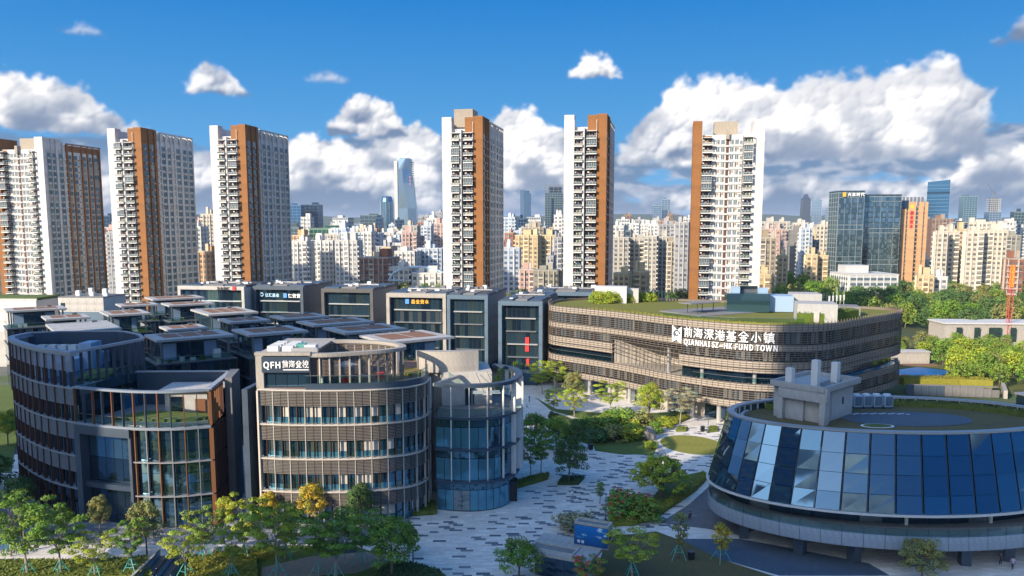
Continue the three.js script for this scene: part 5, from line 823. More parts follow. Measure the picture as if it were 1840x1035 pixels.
// ---------- the city behind ----------
const CITY = [
[-563.2,-1127,12,30.6,'gglass',0,1,1], [-746.5,-1500,16.4,70.1,'dblue',0,1,1], [-323.3,-649,13.2,47.8,'pink',0,1,1], [-554.2,-1112,10.1,22.3,'beige',0,1,1],
[-297.2,-600,9.4,42.6,'white',0,1,1], [-289,-588,9.7,44.4,'grey',0,1,1], [-741.5,-1887,16.5,51.2,'wblue',1,1,1], [-258.6,-657,15.1,36.2,'beige',1,1,2],
[-272.5,-696,14.4,38.7,'beige',1,2,2], [-227.3,-585,9.5,48.5,'white',1,1,2], [-309.8,-800,8.8,54.9,'pink',1,1,1], [-741.5,-1930,13.3,60.7,'pale',1,1,1],
[-181.9,-480,11.5,33.5,'orange',1,1,1], [-243.2,-650,11.1,58.4,'cream',1,1,1], [-274.5,-731,16.6,30.6,'white',1,2,2], [-214.8,-795,14.3,48.3,'gglass',2,1,5],
[-377.2,-1405,15.1,55.7,'gglass',2,2,5], [-479.8,-1800,28.2,97.6,'blue',2,1,1], [-184.6,-700,14.9,41.2,'orange',2,1,2], [-136.2,-520,12.5,39,'white',2,1,17],
[-478.7,-1890,15,48.2,'grey',2,1,8], [-227.4,-900,11.6,59.4,'white',2,2,17], [-457.8,-1850,41.7,100.2,'dblue',2,1,5], [-232.4,-939,12.8,42.3,'beige',2,1,5],
[-268,-1128,17.7,41.7,'white',2,3,17], [-127.5,-545,17.2,39,'white',2,4,17], [-184.4,-800,27.9,47.3,'green',2,1,1], [-184.2,-817,15.7,28.2,'grey',2,2,8],
[-311.1,-1414,12.8,53,'grey',2,3,8], [-144.7,-660,14.3,42.5,'beige',2,2,5], [-296.1,-1374,14.4,55.4,'white',2,5,17], [-139.2,-659,13.9,47.4,'wblue',2,1,8],
[-164.3,-780,3.8,46.2,'pink',2,1,5], [-313.9,-1500,30.8,66,'officew',2,1,1], [-398.2,-1902,19.1,57.5,'white',2,6,17], [-166.4,-793,10.9,29.8,'beige',2,3,5],
[-106.2,-520,14.7,39.4,'white',2,7,17], [-158.6,-790,11.9,45.7,'dblue',2,2,5], [-139.8,-713,13.1,44.2,'white',2,8,17], [-126.5,-647,11.8,44.1,'wblue',2,2,8],
[-219.1,-1122,15.1,32.9,'gglass',2,3,5], [-357.1,-1887,18.4,57.2,'pale',2,1,1], [-144,-764,14.6,42.3,'gglass',2,4,5], [-105.2,-560,3,25.7,'pink',2,2,5],
[-129.2,-700,11,46.9,'cream',2,1,3], [-146.6,-798,15.1,44.6,'tan',2,1,1], [-200.3,-1098,13.2,29.7,'white',2,9,17], [-344.5,-1924,16.3,63.3,'wblue',2,3,8],
[-105,-592,8.6,44.7,'white',2,10,17], [-263,-1500,33.8,71.1,'gglass',2,5,5], [-105.7,-600,7,33.5,'beige',2,4,5], [-104,-599,13.9,43.8,'wblue',2,4,8],
[-122.3,-720,8.8,46.9,'orange',2,2,2], [-80,-480,18.5,29.9,'brick',2,1,2], [-241.9,-1480,12.2,65.8,'dblue',2,3,5], [-89.3,-560,12.4,30.7,'yellow',2,1,1],
[-92.3,-590,11.8,34.2,'grey',2,4,8], [-126.2,-820,15.2,42.8,'white',2,11,17], [-96.8,-650,19.6,35.4,'white',2,12,17], [-207.2,-1409,11.2,54.1,'wblue',2,5,8],
[-95.8,-663,9.8,38.9,'wblue',2,6,8], [-197.2,-1373,11.5,45.9,'cream',2,2,3], [-236.1,-1700,16.3,64.9,'dblue',2,4,5], [-150.4,-1088,11.2,41.5,'white',2,13,17],
[-58.8,-430,11.6,26.7,'white',2,14,17], [-71,-545,14.6,31.9,'white',2,15,17], [-76.2,-604,11.3,44.5,'pink',2,3,5], [-206.2,-1650,35,48.7,'dblue',2,5,5],
[-86.7,-695,13.3,49.4,'beige',2,5,5], [-95.2,-800,22.5,40.2,'cream',2,3,3], [-81.9,-700,14,35.9,'pink',2,4,5], [-179.9,-1600,9.9,69.4,'grey',2,5,8],
[-159.9,-1422,12.1,53.4,'grey',2,6,8], [-153.1,-1399,17.8,57.5,'brick',2,2,2], [-173.2,-1650,12.5,72.3,'grey',2,7,8], [-77.3,-737,10.5,49.4,'wblue',2,7,8],
[-44.2,-425,16.5,23.8,'white',2,16,17], [-56.4,-560,18.1,33.4,'wblue',2,8,8], [-72.1,-750,12.8,56.5,'white',2,17,17], [-151,-1700,14,81.1,'grey',2,8,8],
[-64,-720,9.3,51.3,'pink',2,5,5], [-8.8,-837,10.4,35.8,'grey',3,1,4], [-5.5,-1087,14.2,35.9,'wblue',3,1,7], [-1.5,-798,9.2,42.8,'brick',3,1,1],
[-1.8,-1000,17.1,60.7,'wblue',3,2,7], [-1.6,-1105,12.6,34,'grey',3,2,4], [-0.2,-480,10.2,35.8,'wblue',3,3,7], [14.2,-1398,18.1,51.4,'gglass',3,1,2],
[14.3,-1100,13.6,60.4,'dblue',3,1,1], [10.8,-802,13,45.1,'wblue',3,4,7], [9.7,-660,12.5,33.8,'white',3,1,2], [9.2,-470,8.7,23.4,'pink',3,1,1],
[16.4,-839,13.4,44.4,'wblue',3,5,7], [12.2,-560,16.9,42.5,'yellow',3,1,2], [19.2,-799,10.8,51.3,'beige',3,1,1], [18.4,-700,19.7,47.8,'tan',3,1,3],
[36.5,-1300,23.1,64.5,'officew',3,1,1], [28.2,-810,13.4,48.8,'wblue',3,6,7], [85.8,-1921,16.7,62.2,'wblue',3,7,7], [19.2,-420,14.1,25.5,'olive',3,1,1],
[26.6,-565,10.5,42.5,'yellow',3,2,2], [22.8,-460,3.8,31.6,'grey',3,3,4], [41.7,-825,16.8,41.9,'gglass',3,2,2], [48.3,-908,12.2,48.4,'tan',3,2,3],
[28.9,-500,5.1,41.8,'grey',3,4,4], [52.3,-900,9.8,61.8,'white',3,2,2], [56.3,-898,12.4,39.4,'tan',3,3,3], [79.4,-610,11.7,49.2,'white',4,1,10],
[249.2,-1887,12.5,46.1,'white',4,2,10], [76.1,-560,10.7,41,'beige',4,1,7], [58.2,-420,8.6,24,'yellow',4,1,2], [152.4,-1100,18.8,59,'officew',4,1,1],
[112.2,-805,16,45.1,'gglass',4,1,3], [195.4,-1393,17.5,51.3,'beige',4,2,7], [229.1,-1600,18.6,72.6,'brown',4,1,2], [152.3,-1000,11.6,53.2,'white',4,3,10],
[88.5,-570,10.5,40.5,'beige',4,3,7], [96.8,-619,10.5,40.1,'gglass',4,2,3], [208.1,-1300,17.8,60.9,'grey',4,1,3], [68.8,-425,7.1,24.6,'yellow',4,2,2],
[153.3,-917,15.4,37,'gglass',4,3,3], [175.3,-1050,18.7,52.8,'white',4,4,10], [117,-684,15.2,36,'cream',4,1,2], [97,-560,8.9,41.8,'beige',4,4,7],
[202.6,-1150,15,57.9,'beige',4,5,7], [127.8,-719,12.2,50.7,'white',4,5,10], [491.8,-2750,30,123.8,'pale',4,1,2], [150.8,-830,9.7,33.9,'beige',4,6,7],
[254.1,-1398,16.5,50.8,'white',4,6,10], [108.7,-575,8.3,41.2,'beige',4,7,7], [531.8,-2800,28.6,146,'pale',4,2,2], [142.5,-738,10.4,32.2,'brick',4,1,2],
[125,-647,15.1,50.4,'grey',4,2,3], [193.3,-1000,19.8,55.9,'brick',4,2,2], [253.7,-1300,9.8,69.8,'brown',4,2,2], [150.9,-763,11.1,38.5,'white',4,7,10],
[107.5,-540,5.2,38.7,'tan',4,1,2], [110.2,-520,8.9,51.1,'grey',4,3,3], [296.8,-1391,14.2,54.5,'tan',4,2,2], [236.7,-1104,13.3,24.4,'cream',4,2,2],
[258.6,-1200,11.5,61.6,'white',4,8,10], [233.4,-1078,11.7,35.9,'white',4,9,10], [233.2,-1071,14.3,30.7,'white',4,10,10], [435.2,-1431,16.8,53.5,'wblue',5,1,4],
[126.6,-400,6.6,24.6,'yellow',5,1,5], [152.4,-480,9.2,41.7,'tan',5,1,2], [285.8,-900,17.3,54.5,'beige',5,1,2], [458.6,-1439,14.1,52.3,'brick',5,1,1],
[187.9,-584,13.2,46.8,'pink',5,1,3], [375.4,-1138,11.9,40.3,'grey',5,1,9], [220.6,-667,9.2,46.6,'pink',5,2,3], [199.1,-600,5.3,38.1,'white',5,1,2],
[241.8,-726,11.5,35,'grey',5,2,9], [378.6,-1132,12.7,51.5,'wblue',5,2,4], [168.4,-500,5.5,30.5,'yellow',5,2,5], [308.8,-920,15.7,54.7,'beige',5,2,2],
[386.1,-1115,9.9,25.4,'grey',5,3,9], [247.4,-700,12.5,45.5,'hotel',5,1,1], [391.9,-1100,20.3,54.5,'cream',5,1,2], [225.9,-619,7.9,47.6,'wblue',5,3,4],
[232.4,-631,14.4,38.1,'grey',5,4,9], [281.6,-760,9.9,42.1,'yellow',5,3,5], [352.6,-950,9.1,49.7,'white',5,2,2], [194.1,-520,7.1,30.5,'yellow',5,4,5],
[1314.1,-3500,40.6,168.1,'pale',5,1,2], [358.4,-935,10.9,34,'gglass',5,1,1], [719.2,-1880,17.4,57.4,'grey',5,5,9], [308.4,-800,15.3,50.5,'cream',5,2,2],
[203.2,-525,6.5,29.6,'yellow',5,5,5], [729.5,-1884,12.3,56.4,'grey',5,6,9], [1169.9,-3000,24.6,116.5,'pale',5,2,2], [425.9,-1080,14.5,37.7,'tan',5,2,2],
[356.9,-905,10.9,47.3,'grey',5,7,9], [775.6,-1937,15,52.2,'wblue',5,4,4], [282.6,-700,11.1,48.8,'grey',5,8,9], [366.4,-897,10.1,28.1,'pink',5,3,3],
[790.1,-1929,18.3,51.2,'grey',5,9,9], [450.9,-1079,13.2,49,'pink',6,1,2], [346.8,-815,16.4,29.3,'gglass',6,1,2], [490.8,-1137,13.7,38.2,'white',6,1,11],
[261.7,-603,8,37.5,'grey',6,1,3], [631.1,-1424,11,58.7,'brick',6,1,5], [269.4,-606,9,44.6,'cream',6,1,11], [215.5,-480,30.4,20,'officew',6,1,1],
[320,-712,13.3,34.3,'cream',6,2,11], [845.8,-1878,14.1,48.3,'grey',6,2,3], [303.2,-670,14.6,43.7,'cream',6,3,11], [414.8,-912,11.8,47.5,'white',6,2,11],
[647.3,-1419,13.1,56.1,'tan',6,1,2], [423.2,-900,8,57.6,'brick',6,2,5], [926.4,-1928,16.2,57,'white',6,3,11], [367.3,-762,8.8,35.1,'white',6,4,11],
[700.9,-1429,13.4,59.8,'brick',6,3,5], [320.5,-651,8.3,42,'pink',6,2,2], [242.8,-470,9.1,20.2,'yellow',6,1,2], [488,-950,10.4,57.5,'brown',6,1,2],
[310.5,-600,13.2,24.1,'white',6,5,11], [1007.9,-1908,13.5,62.4,'pale',6,1,1], [254.1,-475,7.6,18.9,'white',6,6,11], [478.6,-900,22.8,57.6,'brown',6,2,2],
[1026,-1927,13.7,57.2,'wblue',6,1,4], [277.2,-520,6.4,45.4,'cream',6,4,11], [422.9,-790,15.9,33.3,'tan',6,2,2], [608.2,-1135,11.4,38.8,'dblue',6,1,5],
[474.6,-876,13.9,48.3,'cream',6,5,11], [594.7,-1095,10.2,33.2,'grey',6,3,3], [289.6,-530,6.9,45,'cream',6,6,11], [785.1,-1433,17,59.1,'wblue',6,2,4],
[419.1,-763,14.5,36.6,'cream',6,7,11], [469.1,-850,12.3,53,'white',6,7,11], [390.4,-703,12.1,31.9,'wblue',6,3,4], [483.3,-871,12,38.9,'cream',6,8,11],
[434.1,-783,11.6,52.1,'dblue',6,2,5], [312.5,-560,7.3,46.7,'yellow',6,2,2], [1406.9,-2500,42.6,143.9,'teal',6,1,1], [344.8,-601,13.8,43.3,'wblue',6,4,4],
[383.8,-668,12.5,36.9,'brick',6,4,5], [298.9,-520,10,45.8,'cream',6,9,11], [655.2,-1138,11.9,44.3,'dblue',6,3,5], [466.9,-800,24.1,53.3,'cream',6,10,11],
[472.8,-804,15.6,40.9,'white',6,8,11], [395,-666,14,33.8,'dblue',6,4,5], [314.2,-525,14,46.1,'cream',6,11,11], [648.2,-1067,11.2,28.3,'beige',6,1,1],
[559.2,-913,13,49.5,'white',6,9,11], [583.6,-950,11.7,55.5,'white',6,10,11], [372.3,-600,9.8,42.1,'olive',6,1,1], [662,-1065,12.6,53.3,'dblue',6,5,5],
[275.8,-440,6.6,30.8,'brick',6,5,5], [749,-1200,14,71.3,'gglass',6,2,2], [674.6,-1074,9.8,46.7,'white',6,11,11],
];

const STYLE = {
  cream: ['cream apartment block', [0.60, 0.545, 0.45], [0.13, 0.12, 0.11], 'res', [0.68, 0.62, 0.50]], white: ['white apartment block', [0.66, 0.64, 0.60], [0.14, 0.15, 0.16], 'res', [0.72, 0.70, 0.66]],
  beige: ['beige apartment block', [0.47, 0.44, 0.39], [0.11, 0.11, 0.11], 'res', [0.58, 0.54, 0.46]], yellow: ['yellow apartment block', [0.60, 0.47, 0.28], [0.16, 0.12, 0.09], 'res', [0.66, 0.55, 0.34]],
  tan: ['tan block', [0.36, 0.29, 0.20], [0.10, 0.10, 0.10], 'res', [0.52, 0.47, 0.38]], olive: ['olive grey block', [0.30, 0.29, 0.24], [0.09, 0.09, 0.09], 'res', [0.40, 0.38, 0.32]], orange: ['orange and cream block', [0.62, 0.34, 0.15], [0.13, 0.11, 0.10], 'res', [0.64, 0.52, 0.38]],
  pink: ['pink plastered block', [0.56, 0.36, 0.30], [0.13, 0.11, 0.11], 'res', [0.60, 0.50, 0.45]], brick: ['red brick block', [0.34, 0.13, 0.08], [0.10, 0.09, 0.09], 'res', [0.50, 0.42, 0.34]], brown: ['brown block', [0.24, 0.15, 0.11], [0.09, 0.08, 0.08], 'res', [0.36, 0.28, 0.22]],
  wblue: ['blue and white block', [0.48, 0.54, 0.60], [0.10, 0.14, 0.20], 'res', [0.62, 0.66, 0.70]], grey: ['grey high-rise', [0.38, 0.38, 0.38], [0.11, 0.12, 0.14], 'res', [0.46, 0.46, 0.46]],
  hotel: ['windowless grey hotel slab', [0.24, 0.23, 0.21], [0.45, 0.43, 0.38], 'slit', [0.28, 0.27, 0.25]], green: ['block wrapped in green netting', [0.08, 0.22, 0.15], [0.05, 0.14, 0.09], 'glass', [0.2, 0.3, 0.24]],
  blue: ['blue glass office block', [0.09, 0.22, 0.36], 0, 'glass', [0.16, 0.26, 0.36]], dblue: ['dark blue glass block', [0.045, 0.10, 0.17], 0, 'glass', [0.09, 0.14, 0.2]], gglass: ['grey green glass office', [0.15, 0.21, 0.22], 0, 'glass', [0.20, 0.25, 0.26]], teal: ['pale teal glass high-rise', [0.22, 0.36, 0.38], 0, 'glass', [0.3, 0.42, 0.44]],
  pale: ['pale glass high-rise', [0.30, 0.40, 0.47], 0, 'glass', [0.4, 0.47, 0.52]], officew: ['white and glass office block', [0.62, 0.62, 0.60], [0.10, 0.14, 0.17], 'strip', [0.66, 0.65, 0.62]],
};
const REGION = ['between first and second brown-white towers', 'between second and third brown-white towers', 'between third and fourth brown-white towers', 'between fourth and fifth brown-white towers', 'between fifth and sixth brown-white towers', 'right of the sixth tower', 'behind the dark tree belt'];
const ORD = ['first', 'second', 'third', 'fourth', 'fifth', 'sixth', 'seventh', 'eighth', 'ninth', 'tenth', 'eleventh', 'twelfth', 'thirteenth', 'fourteenth', 'fifteenth', 'sixteenth', 'seventeenth', 'eighteenth', 'nineteenth'];
const cityMat = {};
function facadeMat(key, c, gloss) { return cityMat[key] ??= gloss ? glassOf(c[0], c[1], c[2], 0.12) : G_(c[0], c[1], c[2], 0.85, { map: grainTex }); }
function cityBlock(t, st, w, d, h, dist, o = {}) {
  const [, c, wc, kind, trim] = STYLE[st], wall = facadeMat(st, c, kind === 'glass'), fl = dist > 1200 ? 6.4 : dist > 750 ? 4.2 : 3.1, far = dist > 1200;
  bx(t, 'wall', wall, 0, 0, 0, w, h, d);
  const win = new MB(), tr = new MB(); tr.tint(trim);
  const lo = Math.max(0, Math.min(h - 12, 48 - dist * 0.095)), n = Math.floor((h - lo - 1.5) / fl), F = d / 2, S = w / 2;
  const face = (len, put) => {
    if (kind === 'glass') { for (let i = 0; i < n; i++) put(tr, 0, h - 1.0 - i * fl, len, 0.45, 0.12); const m = Math.max(2, Math.round(len / (far ? 9 : 4.5))); for (let k = 0; k <= m; k++) put(tr, (k / m - 0.5) * len * 0.985, lo, 0.3, h - lo, 0.22); return; }
    if (kind === 'slit') { for (let i = 0; i < n; i++) { win.tint(wc); put(win, 0, h - 3 - i * fl, 0.9, 1.2, 0.1); put(tr, len * 0.3, h - 3 - i * fl, 0.06, 1.2, 0.1); } return; }
    if (kind === 'strip') { const m = Math.max(2, Math.round(len / 4)); for (let i = 0; i < n; i++) { win.tint(wc); put(win, 0, h - 3.0 - i * fl, len * 0.92, fl * 0.5, 0.1); } for (let k = 0; k <= m; k++) put(tr, (k / m - 0.5) * len * 0.95, lo, 0.5, h - lo, 0.3); return; }
    const m = Math.max(2, Math.round(len / (far ? 5.5 : dist > 750 ? 4 : 3.0))), ph = Math.floor(rnd(4));
    for (let k = 0; k < m; k++) {
      const x = ((k + 0.5) / m - 0.5) * len, bal = (k + ph) % 4 === 1 && !far, ww = len / m * (bal ? 0.8 : 0.52);
      for (let i = 0; i < n; i++) {
        const y = h - fl * (i + 1) - 0.6, v = rnd(0.7, 1.5); win.tint(rnd() < 0.15 ? [wc[0] * 2.4, wc[1] * 2.2, wc[2] * 2.0] : [wc[0] * v, wc[1] * v, wc[2] * v]); put(win, x, y + fl * 0.22, ww, fl * 0.52, 0.1);
        if (bal) put(tr, x, y - 0.05, ww * 1.1, fl * 0.3, 1.0); else if (!far && rnd() < 0.7) put(tr, x, y + fl * 0.08, ww * 1.1, 0.22, 0.4);
      }
      if (k) put(tr, (k / m - 0.5) * len, lo, 0.45, h - lo + ((k + ph) % 3 === 0 ? 1.2 : 0), (k + ph) % 2 ? 0.35 : 0.9);
    }
  };
  face(w, (b, x, y, ww, hh, p) => b.box(x, y, F + p / 2 - 0.02, ww, hh, p, 0, 'b')); face(d, (b, x, y, ww, hh, p) => b.box(S + p / 2 - 0.02, y, x, p, hh, ww));
  if (dist < 750) face(d, (b, x, y, ww, hh, p) => b.box(-S - p / 2 + 0.02, y, x, p, hh, ww));
  if (win.p.length) win.build('windows', mat.vcGloss, t).userData.kind = 'stuff';
  tr.build('ledges', mat.vc, t).userData.kind = 'stuff';
  if (!o.plain) { bx(t, 'parapet', facadeMat(st + 't', trim), 0, h, 0, w + 0.3, 0.8, d + 0.3); bx(t, 'roof_house', wall, w * rnd(-0.2, 0.2), h + 0.8, -d * 0.1, w * rnd(0.25, 0.5), rnd(2, 5), d * 0.4); if (kind === 'res') bx(t, 'roof_house', facadeMat(st + 't', trim), w * rnd(-0.35, 0.35), h + 0.8, d * 0.1, w * 0.18, rnd(2, 6), d * 0.2); }
}
reseed(91);
for (const [x, z, w, h, st, reg, nth, tot] of CITY) {
  const dist = -z, base = STYLE[st][0], label = `${tot > 1 ? ORD[Math.min(nth - 1, 18)] + ' ' : ''}${base}${tot > 1 ? ' from the left' : ''}, ${REGION[reg]}`;
  const d = clamp(w * rnd(0.7, 1.1), 10, 30), t = thing('city_block', label, 'building', x, 0, z - d / 2, (-11 + rnd(-8, 10)) * D2R, 'city blocks behind the towers');
  cityBlock(t, st, w * 0.97, d, h, dist);
}
// landmarks of the skyline
function loft(b, rings) { for (let r = 1; r < rings.length; r++) { const A = rings[r - 1], B = rings[r], n = A.length; for (let i = 0; i < n; i++) b.quad(A[i], A[(i + 1) % n], B[(i + 1) % n], B[i]); } const T = rings[rings.length - 1]; for (let i = 1; i < T.length - 1; i++) b.tri(T[0], T[i], T[i + 1]); return b; }
{
  // twisted, tapering tower: a folded glass prism with a separate lift shaft at its side
  const t = thing('twisted_skyscraper', 'very tall twisted pale glass skyscraper with white side shaft', 'tower', -398, 0, -3000);
  const R = (y, x0, x1, x2, zf) => [[x0, y, 0], [x1, y, zf], [x2, y, 0], [x2, y, -45], [x0, y, -45]];
  const g = new MB(); loft(g, [R(0, -20, 22, 48, 14), R(120, -20, 16, 44, 16), R(210, -18, 2, 34, 18), R(262, -18, -2, 26, 14), R(300, -16, 10, 28, 8)]); g.build('glass_shaft', glassOf(0.30, 0.42, 0.50, 0.15), t);
  bx(t, 'lift_shaft', mat.white, -28, 0, -12, 12, 292, 24); for (let i = 0; i < 40; i++) bx(t, 'link_bridge', mat.darkMetal, -20.5, 8 + i * 7, -12, 3.4, 2.4, 14); for (let i = 0; i < 4; i++) bx(t, 'roof_machine', mat.midMetal, -10 + i * 9, 296, -18, 5, 8, 6);
  const l = new MB().tint([0.24, 0.33, 0.40]); for (let i = 1; i < 44; i++) { const y = i * 6.7; l.box(15, y, -22.5, 62 - i * 0.5, 0.5, 45.4); } l.build('floor_lines', mat.vc, t).userData.kind = 'stuff';
  for (let i = 0; i < 3; i++) bx(t, 'red_character', M(0.4, 0.14, 0.14, 0.6), 25, 205 + i * 12, 6, 5, 7, 1); 
}
{
  const t = thing('domed_glass_tower', 'round-shouldered glass tower left of the twisted skyscraper', 'tower', -291.5, 0, -1900);
  const rg = (y, s) => Array.from({ length: 12 }, (_, i) => [14.5 * s * Math.cos(i / 12 * 6.2832), y, 14 * s * Math.sin(i / 12 * 6.2832)]); const g = new MB(); loft(g, [rg(0, 1.02), rg(60, 1.05), rg(108, 1), rg(117, 0.9), rg(121, 0.7)]); g.build('glass_shaft', glassOf(0.17, 0.28, 0.34, 0.12), t);
  const l = new MB().tint([0.30, 0.36, 0.38]); for (let i = 0; i < 12; i++) { const a = i / 12 * 6.2832; l.tube([14.9 * Math.cos(a), 0, 14.4 * Math.sin(a)], [14.6 * Math.cos(a), 108, 14.1 * Math.sin(a)], 0.6, 0.5, 4); } l.build('ribs', mat.vc, t).userData.kind = 'stuff';
}
{
  const t = thing('slant_topped_tower', 'slender blue glass tower with slanted top between fourth and fifth towers', 'tower', 43.5, 0, -2600, 0.5), g = new MB(), q = (y0, y1) => [[-13, y0, 12], [13, y1, 12], [13, y1, -12], [-13, y0, -12]];
  loft(g, [q(0, 0), q(168, 156)]); g.build('glass_shaft', glassOf(0.24, 0.38, 0.48, 0.12), t); bx(t, 'crown_frame', glassOf(0.08, 0.2, 0.32, 0.2), 2, 154, -4, 20, 11, 14);
}
{
  const t = thing('crowned_glass_tower', 'green-grey glass tower with open rooftop frame between fourth and fifth towers', 'tower', 77.5, 0, -1500, -6 * D2R);
  cityBlock(t, 'gglass', 32, 26, 112, 1000, { plain: true }); for (let i = 0; i < 5; i++) bx(t, 'crown_post', mat.midMetal, -15.6 + i * 7.8, 112, 12, 0.9, 14, 0.9); for (let i = 0; i < 3; i++) bx(t, 'crown_beam', mat.midMetal, 0, 115 + i * 5, 12, 32, 0.9, 0.9); bx(t, 'dark_slot', mat.glassDark, -2, 10, 13.2, 4, 92, 0.4); bx(t, 'crown_core', mat.glassDark, 2, 112, -4, 24, 11, 14);
}
{
  const t = thing('spired_tower', 'dark distant tower with thin mast right of the sixth tower', 'tower', 1440, 0, -4000), g = new MB(), q = (y, s) => [[-19 * s, y, 18 * s], [19 * s, y, 18 * s], [19 * s, y, -18 * s], [-19 * s, y, -18 * s]];
  loft(g, [q(0, 1), q(150, 1), q(188, 0.95), q(196, 0.6), q(212, 0.35)]); g.build('shaft', glassOf(0.16, 0.17, 0.20, 0.3), t); new MB().tube([-4, 200, 0], [-4, 244, 0], 2.2, 0.8).build('mast', mat.midMetal, t);
}
{
  const slabGlass = [glassOf(0.30, 0.41, 0.45, 0.06), glassOf(0.24, 0.35, 0.40, 0.06), glassOf(0.20, 0.29, 0.33, 0.06), glassOf(0.14, 0.22, 0.27, 0.06)];
  const t = thing('twin_glass_slab', 'narrower blue glass slab with yellow square sign at its top', 'tower', 232.0, 0, -566, -4 * D2R); cityBlock(t, 'gglass', 17.2, 20, 72.5, 560, { plain: true });
  const u = thing('twin_glass_slab', 'wider blue glass slab adjoining the one with yellow sign', 'tower', 255.0, 0, -572, -4 * D2R); cityBlock(u, 'gglass', 27, 20, 70.2, 575, { plain: true });
  for (const [o, w, h, nn] of [[t, 17.2, 72.5, 10], [u, 27, 70.2, 16]]) {
    bx(o, 'roof_rim', mat.darkMetal, 0, h, 0, w + 0.5, 0.8, 20.5);
    for (let f = 0; f < 19; f++) for (let i = 0; i < nn; i++) { const g = hash2(i + f * 31, nn); bx(o, 'window_pane', g < 0.10 ? mat.glassPale : slabGlass[Math.floor(g * 3.99)], -w / 2 + w * (i + 0.5) / nn, h - 3.7 - f * 3.6, 10.15, w / nn - 0.16, 2.7, 0.1); }
  }
  const s = thing('rooftop_sign', 'yellow square and white characters atop the narrower glass slab', 'sign', 224.6, 69.2, -555.2, -4 * D2R); bx(s, 'logo', mat.gold, 1.4, 0, 0.1, 2.2, 2.8, 0.2);[...'大本时代'].forEach((c, i) => { const m = charMesh(s, c, mat.letter, 2.3, 0.16, 0.2); m.position.set(3.6 + i * 2.9, 0.2, 0); });
}
{
  const t = thing('striped_hotel', 'tall tan striped hotel with yellow emblem and red vertical sign', 'tower', 277.5, 0, -566, -14 * D2R), H = 66;
  const tan = G_(0.62, 0.36, 0.18), tan2 = G_(0.50, 0.30, 0.16);
  bx(t, 'wall', tan2, 0, 0, -9, 20.5, H - 3, 18); for (const [x, w, h] of [[-8.6, 2.4, H - 5], [-4.8, 3.0, H - 4], [0.2, 5.0, H], [6.0, 3.0, H], [9.3, 2.0, H]]) bx(t, 'stripe_pier', tan, x, 0, 0.4, w, h, 1.2);
  for (const x of [-6.7, -2.7, 3.6, 8.0]) for (let i = 0; i < 20; i++) bx(t, 'window', mat.glass, x, 3 + i * 3.0, 0.06, 1.3, 2.2, 0.12);
  bx(t, 'glass_top', mat.glassDark, -6.5, H - 5, -5, 9, 6, 12); bx(t, 'emblem', mat.gold, 0.2, H - 4.6, 1.05, 2.4, 2.6, 0.15); for (let i = 0; i < 4; i++) { const m = charMesh(t, '基金资本'[i], mat.red, 2.4, 0.2, 0.15); m.position.set(-1.0, H - 8.8 - i * 3.1, 1.02); }
  for (let i = 0; i < 6; i++) bx(t, 'roof_screen', mat.midMetal, -4 + i * 2.4, H - 3, -6, 1.6, 6.5, 0.3);
}
{
  const t = thing('slanted_blue_tower', 'large deep blue glass tower behind the tan striped hotel', 'tower', 731, 0, -1400, -28 * D2R), g = new MB(), q = (y0, y1) => [[-17, y0, 13], [17, y1, 13], [17, y1, -13], [-17, y0, -13]]; loft(g, [q(0, 0), q(126, 129)]); g.build('glass_shaft', glassOf(0.10, 0.26, 0.40, 0.1), t); const l = new MB().tint([0.1, 0.2, 0.28]); for (let i = 0; i < 20; i++) l.box(0, 6 + i * 6, 0, 34.3, 0.5, 26.3); l.build('floor_lines', mat.vc, t).userData.kind = 'stuff'; bx(t, 'dark_band', mat.glassDark, 0, 106, 0, 34.5, 3, 26.5);
}
{
  const t = thing('tower_under_construction', 'unfinished pale tower with bare top floors', 'tower', 1535, 0, -2600); cityBlock(t, 'pale', 38, 30, 98, 2600, { plain: true }); for (let i = 0; i < 7; i++) bx(t, 'bare_floor', mat.concrete, 0, 100 + i * 6.2, 0, 33, 1.6, 26); bx(t, 'bare_core', mat.darkStone, 0, 98, 0, 20, 44, 14); for (let i = 0; i < 6; i++) bx(t, 'bare_column', mat.concrete, -15 + i * 6, 98, 12, 1.4, 43, 1.4);
  const c = thing('tower_crane', 'thin crane leaning over the unfinished tower top', 'crane', 1532, 140, -2600), g = new MB().tint([0.12, 0.12, 0.12]); g.tube([0, 0, 0], [0, 26, 0], 1.3, 1.3, 4); g.tube([0, 20, 0], [-24, 52, 0], 1.1, 0.8, 4); g.tube([0, 20, 0], [9, 17, 0], 1.4, 1.4, 4); g.build('jib', mat.vc, c);
}
{
  const t = thing('red_mast', 'red lattice crane mast in front of the tree belt', 'crane', 204.5, 0, -330), g = new MB().tint([0.5, 0.05, 0.05]); for (const [a, b] of [[-0.7, -0.7], [0.7, -0.7], [0.7, 0.7], [-0.7, 0.7]]) g.tube([a, 0, b], [a, 33, b], 0.12, 0.12, 4); for (let i = 0; i < 22; i++) { const s = i % 2 ? 1 : -1; g.tube([-0.7 * s, i * 1.5, 0.7], [0.7 * s, i * 1.5 + 1.5, 0.7], 0.08, 0.08, 4); g.tube([-0.7, i * 1.5, -0.7 * s], [-0.7, i * 1.5 + 1.5, 0.7 * s], 0.08, 0.08, 4); } g.tint([0.7, 0.35, 0.03]); g.box(0, 24, 0, 1.2, 9, 1.2); g.build('lattice', mat.vc, t);
}
